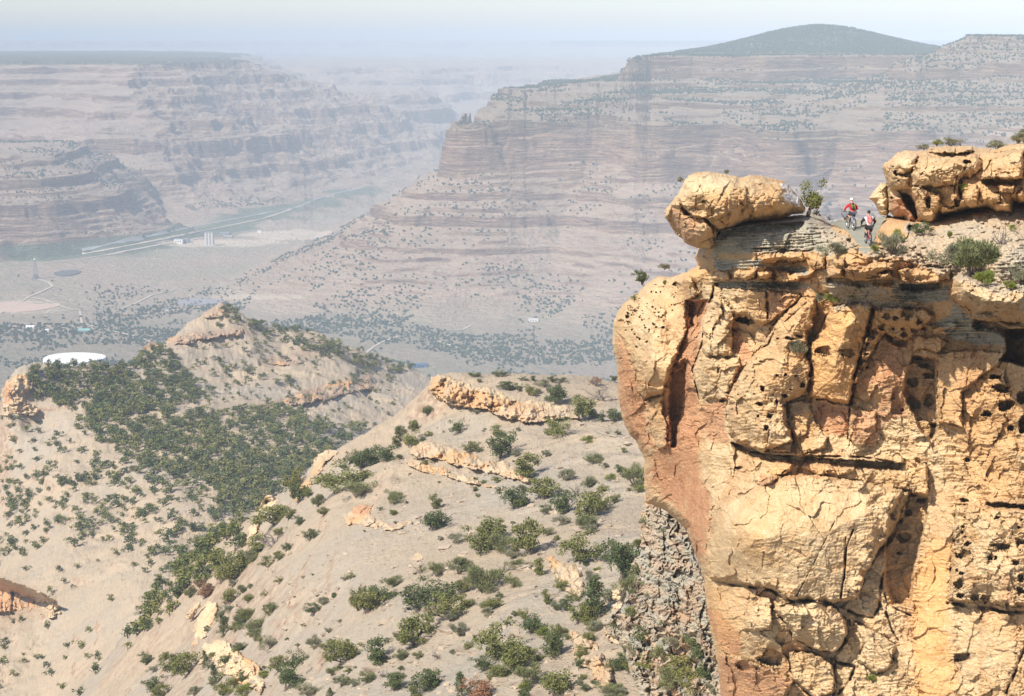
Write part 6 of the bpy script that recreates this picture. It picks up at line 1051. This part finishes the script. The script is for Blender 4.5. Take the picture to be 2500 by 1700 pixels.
# silos
p, m = anchor(512, 601); e = bpy.data.objects.new('silo', None); COL.objects.link(e); e.location = p; tag(e, 'tall ribbed concrete silo standing alone beside the pale valley road', 'silo')
for k in (-1, 0, 1):
    b = MB(); b.tube([(k * 7.4 * m, 0, -2), (k * 7.4 * m, 0, 33 * m)], 4.3 * m, 20); b.build('cylinder_bin', MCONC, e)
b = MB(); b.box((0, 0, 34 * m), (11 * m, 4 * m, 1.4 * m)); b.build('head_house', MSTEEL, e); b = MB(); b.box((0, 0, 1.5 * m), (13 * m, 5.5 * m, 1.5 * m)); b.build('base', MCONC, e)
def shed(x, y, w_, h, dp, wall, roof, name, label, cat, rf=.25, win=3):
    p, m = anchor(x, y); e = bpy.data.objects.new(name, None); COL.objects.link(e); e.location = p; tag(e, label, cat); W_, H_, D_ = w_ * m / 2, h * m, dp / 2
    b = MB(); b.box((0, 0, H_ / 2 - .5), (W_, D_, H_ / 2 + .5)); b.build('wall', wall, e)
    b = MB(); r = H_ * rf + .3; b.add([(-W_ - .5, -D_ - .5, H_), (W_ + .5, -D_ - .5, H_), (W_ + .5, D_ + .5, H_), (-W_ - .5, D_ + .5, H_), (-W_ - .5, 0, H_ + r), (W_ + .5, 0, H_ + r)], [(0, 1, 5, 4), (2, 3, 4, 5), (0, 4, 3), (1, 2, 5), (0, 3, 2, 1)]); b.build('roof', roof, e)
    for k in range(win): b = MB(); b.box(((k - (win - 1) / 2) * W_ * 1.6 / max(win, 1), -D_ - .05, H_ * .5), (W_ * .12, .15, H_ * .2)); b.build('window', MWIN, e)
    return e
shed(437, 593, 21, 9, 20, MWHITE, MCONC, 'shed', 'white flat shed with dark doors left of the silo', 'shed', .05)
shed(456, 592, 12, 10, 20, MSTEEL, MSTEEL, 'shed', 'grey shed between the white shed and the silo', 'shed', .1, 1)
shed(549, 571, 24, 3, 30, MSTEEL, MSTEEL, 'shed', 'long low grey shed behind the silo to the right', 'shed', .2, 2)
shed(557, 580, 20, 4, 20, MSTEEL, MCONC, 'shed', 'low grey shed just right of the silo', 'shed', .2, 2)
shed(634, 567, 9, 3, 14, MWHITE, MWHITE, 'shed', 'small bright white shed in the far fields', 'shed', .2, 1)
shed(207, 811, 29, 6, 14, MCONC, MGRN, 'house', 'long house with a green roof among the valley trees', 'house', .5, 4)
shed(75, 799, 21, 3, 14, MWHITE, MWHITE, 'shed', 'low white-roofed shed at the far left of the valley floor', 'shed', .6, 2)
shed(116, 808, 9, 4, 8, MWHITE, MWHITE, 'shed', 'tiny white hut right of the low white-roofed shed', 'shed', .3, 1)
shed(1302, 784, 24, 5, 10, MWHITE, MCONC, 'house', 'small pale house on the shrubby flats left of the big cliff', 'house', .4, 3)
shed(1019, 897, 50, 9, 14, MBLU, MBLU, 'shed', 'long dark blue building in the trees behind the spur', 'building', .1, 4)
shed(408, 757, 8, 3, 8, MWHITE, MBLU, 'shed', 'tiny blue-roofed hut among parked machines by the wood', 'shed', .3, 1)
# lattice tower on its dark heap
p, m = anchor(87, 681); e = bpy.data.objects.new('lattice_tower', None); COL.objects.link(e); e.location = p; tag(e, 'tall thin steel lattice tower on a dark heap at the far left', 'tower')
H_ = 49 * m; b = MB(); cr = [(-1, -1), (1, -1), (1, 1), (-1, 1)]
for sx, sy in cr: b.tube([(sx * 4.5 * m, sy * 4.5 * m, -2), (sx * 1.3 * m, sy * 1.3 * m, H_)], .55 * m, 5)
b.build('leg_frame', MSTEEL, e); b = MB()
for i in range(9):
    z0_, z1_ = H_ * i / 9, H_ * (i + 1) / 9; r0, r1 = (4.5 - 3.2 * i / 9) * m, (4.5 - 3.2 * (i + 1) / 9) * m
    for k in range(4): a, c = cr[k], cr[(k + 1) % 4]; b.tube([(a[0] * r0, a[1] * r0, z0_), (c[0] * r1, c[1] * r1, z1_)], .25 * m, 4)
b.build('bracing', MSTEEL, e); b = MB(); b.box((0, 0, H_), (2 * m, 2 * m, 1.4 * m)); b.build('top_platform', MWHITE, e)
b = MB(); n_ = 24; ring = lambda r, z: [(math.cos(k * 6.283 / n_) * r * random.uniform(.9, 1.1), math.sin(k * 6.283 / n_) * r * random.uniform(.9, 1.1), z) for k in range(n_)]
b.add(ring(13 * m, -3) + ring(7 * m, 5 * m) + ring(3 * m, 11 * m), [(i, (i + 1) % n_, n_ + (i + 1) % n_, n_ + i) for i in range(n_)] + [(n_ + i, n_ + (i + 1) % n_, 2 * n_ + (i + 1) % n_, 2 * n_ + i) for i in range(n_)] + [tuple(range(2 * n_, 3 * n_))])
o = b.build('spoil_heap', MDARKR, None, True); o.location = p; tag(o, 'conical dark spoil heap around the foot of the lattice tower', 'heap')
def patch(name, label, cat, c, ru, rv, mat, h=1.5, kind=None, n=40):
    p = vh(*c); L = vh(c[0] - ru, c[1]); T_ = vh(c[0], c[1] - rv); B_ = vh(c[0], c[1] + rv); a = abs(p[0] - L[0]); yb = (T_[1] - B_[1]) / 2; yc = (T_[1] + B_[1]) / 2
    V = [(p[0], yc, p[2] + h)]; Fc = []
    for k in range(n): t = k * 6.2832 / n; q = 1 + .04 * math.sin(3 * t + ru); x, y = p[0] + math.cos(t) * a * q, yc + math.sin(t) * yb * q; V.append((x, y, p[2] + h)); V.append((x * 1.0, y, p[2] - 12))
    for k in range(n): i, j = 1 + 2 * k, 1 + 2 * ((k + 1) % n); Fc += [(0, i, j), (i, i + 1, j + 1, j)]
    b = MB(); b.add(V, Fc); o = b.build(name, mat); tag(o, label, cat, kind=kind); return o
patch('covered_pond', 'round bright white covered pond behind the left wooded ridge', 'pond', (178, 882), 70, 14, MWHITE, 6)
patch('coal_heap', 'flat dark blue-grey heap right of the lattice tower', 'heap', (164, 668), 30, 7, MDARKR, 3); patch('coal_heap', 'long grey-blue heap in the pale yard above the pointed hill', 'heap', (485, 739), 58, 8, plain('grey_gravel', (.26, .25, .25), .9), 3)
p_ = plain('fallow_field', (.50, .36, .27), .95, 0, .05, .02); patch('field', None, None, (55, 748), 88, 14, p_, 1.2, 'structure')
for k, (x, y, h) in enumerate([(20, 675, 28), (27, 676, 30), (370, 704, 26), (377, 705, 26), (383, 706, 27), (468, 752, 14), (708, 726, 24)]):
    p, m = anchor(x, y); b = MB(); b.tube([(0, 0, -1), (0, 0, h * m)], [.28 * m, .2 * m], 5); b.box((0, 0, h * m * .93), (1.6 * m, .12 * m, .12 * m)); o = b.build('utility_pole', MSTEEL); o.location = p; tag(o, 'thin utility pole far out on the valley floor', 'pole', 'utility poles')
# ---------------------------------------------------------------- the two mountain bikers
def skin(name, J, E, mat, parent, root=0, sub=2):
    """continuous body grown round connected joints; J: name -> (x, y, z, r)"""
    ks = list(J); me = bpy.data.meshes.new(name); me.from_pydata([J[k][:3] for k in ks], [(ks.index(a), ks.index(b)) for a, b in E], [])
    o = bpy.data.objects.new(name, me); COL.objects.link(o); m = o.modifiers.new('Skin', 'SKIN'); m.use_smooth_shade = True
    for i, k in enumerate(ks):
        r = J[k][3]; r = r if hasattr(r, '__len__') else (r, r); sv = me.skin_vertices[0].data[i]; sv.radius = r; sv.use_root = (i == root)
    s_ = o.modifiers.new('Sub', 'SUBSURF'); s_.levels = s_.render_levels = sub
    dg = bpy.context.evaluated_depsgraph_get(); ev = bpy.data.meshes.new_from_object(o.evaluated_get(dg)); bpy.data.objects.remove(o)
    ev.name = name; ev.materials.clear(); ev.materials.append(mat); ev.polygons.foreach_set('use_smooth', [True] * len(ev.polygons)); return link(name, ev, parent)
MSKIN = plain('tanned_skin', (.50, .27, .18), .55, 0, .06); MRED = plain('red_jersey', (.62, .012, .025), .7, 0, .12); MWHT = plain('white_jersey', (.72, .70, .68), .7, 0, .06); MBLK = plain('black_cloth', (.022, .022, .025), .8, 0, .2)
MGRY = plain('grey_shorts', (.07, .075, .09), .8, 0, .15); MNAVY = plain('blue_cloth', (.03, .05, .12), .7); MTYRE = plain('tyre_rubber', (.03, .03, .032), .85); MALU = plain('alloy', (.45, .46, .48), .35, .9); MHELW = plain('white_helmet_shell', (.75, .76, .78), .35); MHELB = plain('black_helmet_shell', (.02, .02, .022), .3)
MFRW = plain('pale_blue_paint', (.42, .52, .66), .35); MFRR = plain('red_paint', (.55, .02, .04), .3); MPINK = plain('salmon_pack_cloth', (.60, .19, .17), .8, 0, .2); MPACK = plain('black_pack_cloth', (.035, .04, .03), .8, 0, .3); MYEL = plain('yellow_piping', (.55, .45, .05), .7)
def bicycle(loc, rz, paint, label):
    e = bpy.data.objects.new('mountain_bike', None); COL.objects.link(e); e.location = loc; e.rotation_euler = (0, 0, rz); tag(e, label, 'bicycle', 'mountain bikes')
    ra, fa = (0, -.45, .36), (0, .70, .36)
    for c in (ra, fa):
        wh = bpy.data.objects.new('wheel', None); COL.objects.link(wh); wh.parent = e; wh.location = c
        t = MB(); t.torus((0, 0, 0), .335, .030, (1, 0, 0), 40, 8); t.build('tyre', MTYRE, wh, True)
        r = MB(); r.torus((0, 0, 0), .300, .012, (1, 0, 0), 40, 6); r.tube([(-.05, 0, 0), (.05, 0, 0)], .025, 8)
        for k in range(16): a = k * 6.2832 / 16; r.tube([((-1) ** k * .03, 0, 0), (0, math.cos(a) * .3, math.sin(a) * .3)], .003, 3, caps=False)
        r.build('rim', MALU, wh)
    f = MB(); bb = (0, 0, .34); st = (0, -.20, .80); hd = (0, .43, .88); hl = (0, .50, .70)
    for a, b, r in [(bb, st, .018), (st, hd, .019), (bb, hl, .024), (hd, hl, .025)]: f.tube([a, b], r, 8)
    for s in (-1, 1):
        f.tube([(s * .03, 0, .34), (s * .065, -.45, .36)], .011, 6); f.tube([(s * .02, -.18, .76), (s * .065, -.45, .36)], .010, 6)
    f.build('frame', paint, e, True)
    k = MB(); k.tube([hl, (0, .515, .64)], .024, 8)
    k.tube([(-.065, .53, .62), (.065, .53, .62)], .022, 6)
    for s in (-1, 1): k.tube([(s * .065, .53, .63), (s * .065, .70, .36)], [.02, .014], 8)
    k.build('fork', MBLK, e, True)
    h = MB(); h.tube([hd, (0, .45, .96), (0, .52, .99)], .018, 8); h.tube([(-.37, .46, 1.02), (-.15, .53, 1.0), (.15, .53, 1.0), (.37, .46, 1.02)], .014, 8); hb = h.build('handlebar', MBLK, e, True)
    for s in (-1, 1): g = MB(); g.tube([(s * .26, .495, 1.012), (s * .38, .457, 1.021)], .018, 8); g.build('grip', MTYRE, hb)
    s_ = MB(); s_.tube([st, (0, -.225, .90)], .014, 8); s_.build('seat_post', MALU, e, True)
    s2 = MB(); s2.ball((0, -.25, .925), (.075, .10, .03)); s2.ball((0, -.13, .925), (.03, .12, .022)); s2.build('saddle', MBLK, e, True)
    c = MB(); c.tube([(-.06, 0, .34), (.07, 0, .34)], .02, 8); c.torus((.07, 0, .34), .085, .008, (1, 0, 0), 24, 5); c.tube([(.085, 0, .34), (.085, .03, .175)], .012, 6); c.tube([(-.085, 0, .34), (-.085, -.03, .505)], .012, 6)
    for s, y, z in ((1, .03, .175), (-1, -.03, .505)): c.box((s * .14, y, z), (.05, .04, .010))
    c.tube([(.07, 0, .425), (.07, -.45, .40)], .005, 4); c.tube([(.07, 0, .255), (.07, -.45, .32)], .005, 4); c.build('crankset', MALU, e)
    return e
def person(loc, rz, shirt, sleeve, shorts, helm, pack, pipe, label, turn=0.0, sock=None):
    e = bpy.data.objects.new('person', None); COL.objects.link(e); e.location = loc; e.rotation_euler = (0, 0, rz); tag(e, label, 'person', 'mountain bikers')
    J = dict(pel=(0, -.17, 1.02, (.135, .11)), waist=(0, -.08, 1.17, (.125, .10)), chest=(0, .06, 1.36, (.155, .115)), neckb=(0, .15, 1.50, .062), head0=(0, .19, 1.60, (.075, .08)), head1=(0, .22, 1.70, (.078, .095)), head2=(0, .225, 1.76, (.05, .06)))
    E = [('pel', 'waist'), ('waist', 'chest'), ('chest', 'neckb'), ('neckb', 'head0'), ('head0', 'head1'), ('head1', 'head2')]
    HA = {}
    for s, t in ((-1, 'l'), (1, 'r')):
        J[t + 'sh'] = (s * .185, .12, 1.44, .062); J[t + 'el'] = (s * .36, .20, 1.23, .042); J[t + 'wr'] = (s * .325, .40, 1.065, .028); J[t + 'palm'] = (s * .325, .455, 1.045, (.036, .022)); HA[t] = J[t + 'palm'][:3]
        E += [('chest', t + 'sh'), (t + 'sh', t + 'el'), (t + 'el', t + 'wr'), (t + 'wr', t + 'palm')]
        if s > 0: kn, an, to = (.12, .20, .66), (.115, .02, .27), (.125, .13, .205)
        else: kn, an, to = (-.13, .30, .88), (-.115, -.06, .60), (-.125, .06, .535)
        J[t + 'hip'] = (s * .105, -.14, .98, .095); J[t + 'kn'] = (*kn, .062); J[t + 'calf'] = (kn[0], (kn[1] * 2 + an[1]) / 3 - .03, (kn[2] * 2 + an[2]) / 3, .055); J[t + 'an'] = (*an, .037); J[t + 'to'] = (*to, .032)
        E += [('pel', t + 'hip'), (t + 'hip', t + 'kn'), (t + 'kn', t + 'calf'), (t + 'calf', t + 'an'), (t + 'an', t + 'to')]
    body = skin('body', J, E, MSKIN, e)
    for s, t in ((-1, 'l'), (1, 'r')):      # gloved hands closed on the grips
        g = MB(); px, py, pz = HA[t]; g.ball((px, py - .005, pz), (.042, .038, .022), nu=10, nv=8)
        for i in range(4):
            fx = px + (i - 1.5) * .020; L = (.9, 1.0, .97, .82)[i]; g.tube([(fx, py + .02, pz + .012), (fx, py + .05 * L, pz + .004), (fx, py + .055 * L, pz - .025), (fx, py + .025, pz - .045 * L), (fx, py + .005, pz - .04)], [.0095, .0092, .0088, .008, .0065], 6)
        g.tube([(px - s * .036, py - .02, pz), (px - s * .05, py + .01, pz - .018), (px - s * .042, py + .03, pz - .035)], [.0115, .010, .008], 6); g.build('hand', MBLK if shirt is MRED else MSKIN, e, True)
    k = 1.16; S = {a: J[a] for a in ('pel', 'waist', 'chest', 'neckb')}; S['pel'] = (0, -.15, 1.06, (.15, .125)); S['waist'] = (*J['waist'][:3], (.150, .125)); S['chest'] = (*J['chest'][:3], (.185, .14)); S['neckb'] = (0, .135, 1.47, .085)
    for t in 'lr': S[t + 'sh'] = (*J[t + 'sh'][:3], .088); S[t + 'el'] = (*[float(0) + J[t + 'sh'][i] * .12 + J[t + 'el'][i] * .88 for i in range(3)], .064)
    sh = skin('shirt', S, [('pel', 'waist'), ('waist', 'chest'), ('chest', 'neckb')] + [p for t in 'lr' for p in (('chest', t + 'sh'), (t + 'sh', t + 'el'))], shirt, e)
    for t in 'lr':
        a, b = Vector(J[t + 'el'][:3]), Vector(J[t + 'wr'][:3]); c = Vector(J[t + 'sh'][:3]); m = MB(); m.tube([c * .9 + a * .1, a, a * .2 + b * .8], [.094, .068, .044], 10) if sleeve is not shirt else m.tube([c * .2 + a * .8, a, a * .35 + b * .65], [.066, .060, .048], 10); m.build('sleeve', sleeve, e, True)
    Q = {'pel': (0, -.165, 1.03, (.165, .14))}
    for t in 'lr': Q[t + 'hip'] = (J[t + 'hip'][0], -.13, .98, .118); h, n_ = J[t + 'hip'], J[t + 'kn']; Q[t + 'kn'] = (*[h[i] * .12 + n_[i] * .88 for i in range(3)], .098)
    skin('shorts', Q, [p for t in 'lr' for p in (('pel', t + 'hip'), (t + 'hip', t + 'kn'))], shorts, e)
    for t in 'lr':
        a, b = Vector(J[t + 'an'][:3]), Vector(J[t + 'to'][:3]); m = MB(); m.tube([a + Vector((0, -.05, -.045)), a * .5 + b * .5 + Vector((0, 0, -.01)), b + Vector((0, .04, 0))], [.040, .048, .034], 10); m.tube([a + Vector((0, 0, .05)), a + Vector((0, 0, -.04))], [.043, .047], 10); m.build('shoe', MBLK, e, True)
        if sock: m = MB(); m.tube([a + Vector((0, .02, .12)), a + Vector((0, 0, .03))], [.050, .044], 10); m.build('sock', sock, e, True)
    hm = MB(); c = (0, .205, 1.745)
    def hf(q): q.z = max(q.z, -.035 + .03 * (q.y > 0)); return q
    hm.ball(c, (.098, .135, .098), nu=18, nv=12, f=hf); hm.box((0, .335, 1.745), (.06, .035, .006)); he = hm.build('helmet', helm, e, True)
    v = MB()
    for i in (-1, 0, 1): v.tube([(i * .045, .10, 1.795), (i * .05, .20, 1.842 - abs(i) * .014), (i * .045, .29, 1.80)], .009, 5)
    v.build('vent', MBLK if helm is MHELW else MGRY, he, True)
    bp_ = MB(); R = Matrix.Rotation(math.radians(-32), 3, 'X')
    def pf(q): q.x = max(-.145, min(.145, q.x * 1.25)); q.z = max(-.21, min(.21, q.z * 1.2)); return q
    bp_.ball((0, -.10, 1.37), (.14, .085, .215), R, 16, 12, f=pf); pk = bp_.build('backpack', pack, e, True)
    pp = MB()
    for s in (-1, 1): pp.tube([tuple(Vector((0, -.10, 1.37)) + R @ Vector((s * .09, -.075, z))) for z in (-.16, -.02, .15)], .012, 5)
    pp.tube([tuple(Vector((0, -.10, 1.37)) + R @ Vector((x, -.088, .02))) for x in (-.09, 0, .09)], .010, 5); pp.build('piping', pipe, pk, True)
    for s in (-1, 1): st = MB(); st.tube([(s * .10, .02, 1.50), (s * .115, .14, 1.545), (s * .115, .22, 1.44), (s * .13, .10, 1.24), (s * .12, -.08, 1.17)], .018, 6); st.build('strap', pack, pk, True)
    return e
for (x, y), rz, fr, pa in (((352, 928), .10, MFRW, 0), ((514, 1086), -.03, MFRR, 1)):
    u, v = T(cG, [(x, y)])[0]; Yy = float(PT.at(u, v)); g = P(u, v, Yy); off = Matrix.Rotation(rz, 3, 'Z') @ Vector((0, .45, .01)); loc = Vector(g.tolist()) + off
    if pa == 0:
        bicycle(loc, rz, fr, 'pale blue mountain bike under the rider in red, the farther one'); person(loc, rz, MRED, MRED, MGRY, MHELW, MPACK, MYEL, 'mountain biker in red jersey and white helmet riding away, black backpack', sock=MNAVY)
    else:
        bicycle(loc, rz, fr, 'red mountain bike nearer to us, ridden by the white-vested biker'); person(loc, rz, MWHT, MBLK, MBLK, MHELB, MPINK, MRED, 'mountain biker in white vest with black sleeves, black helmet and salmon backpack')
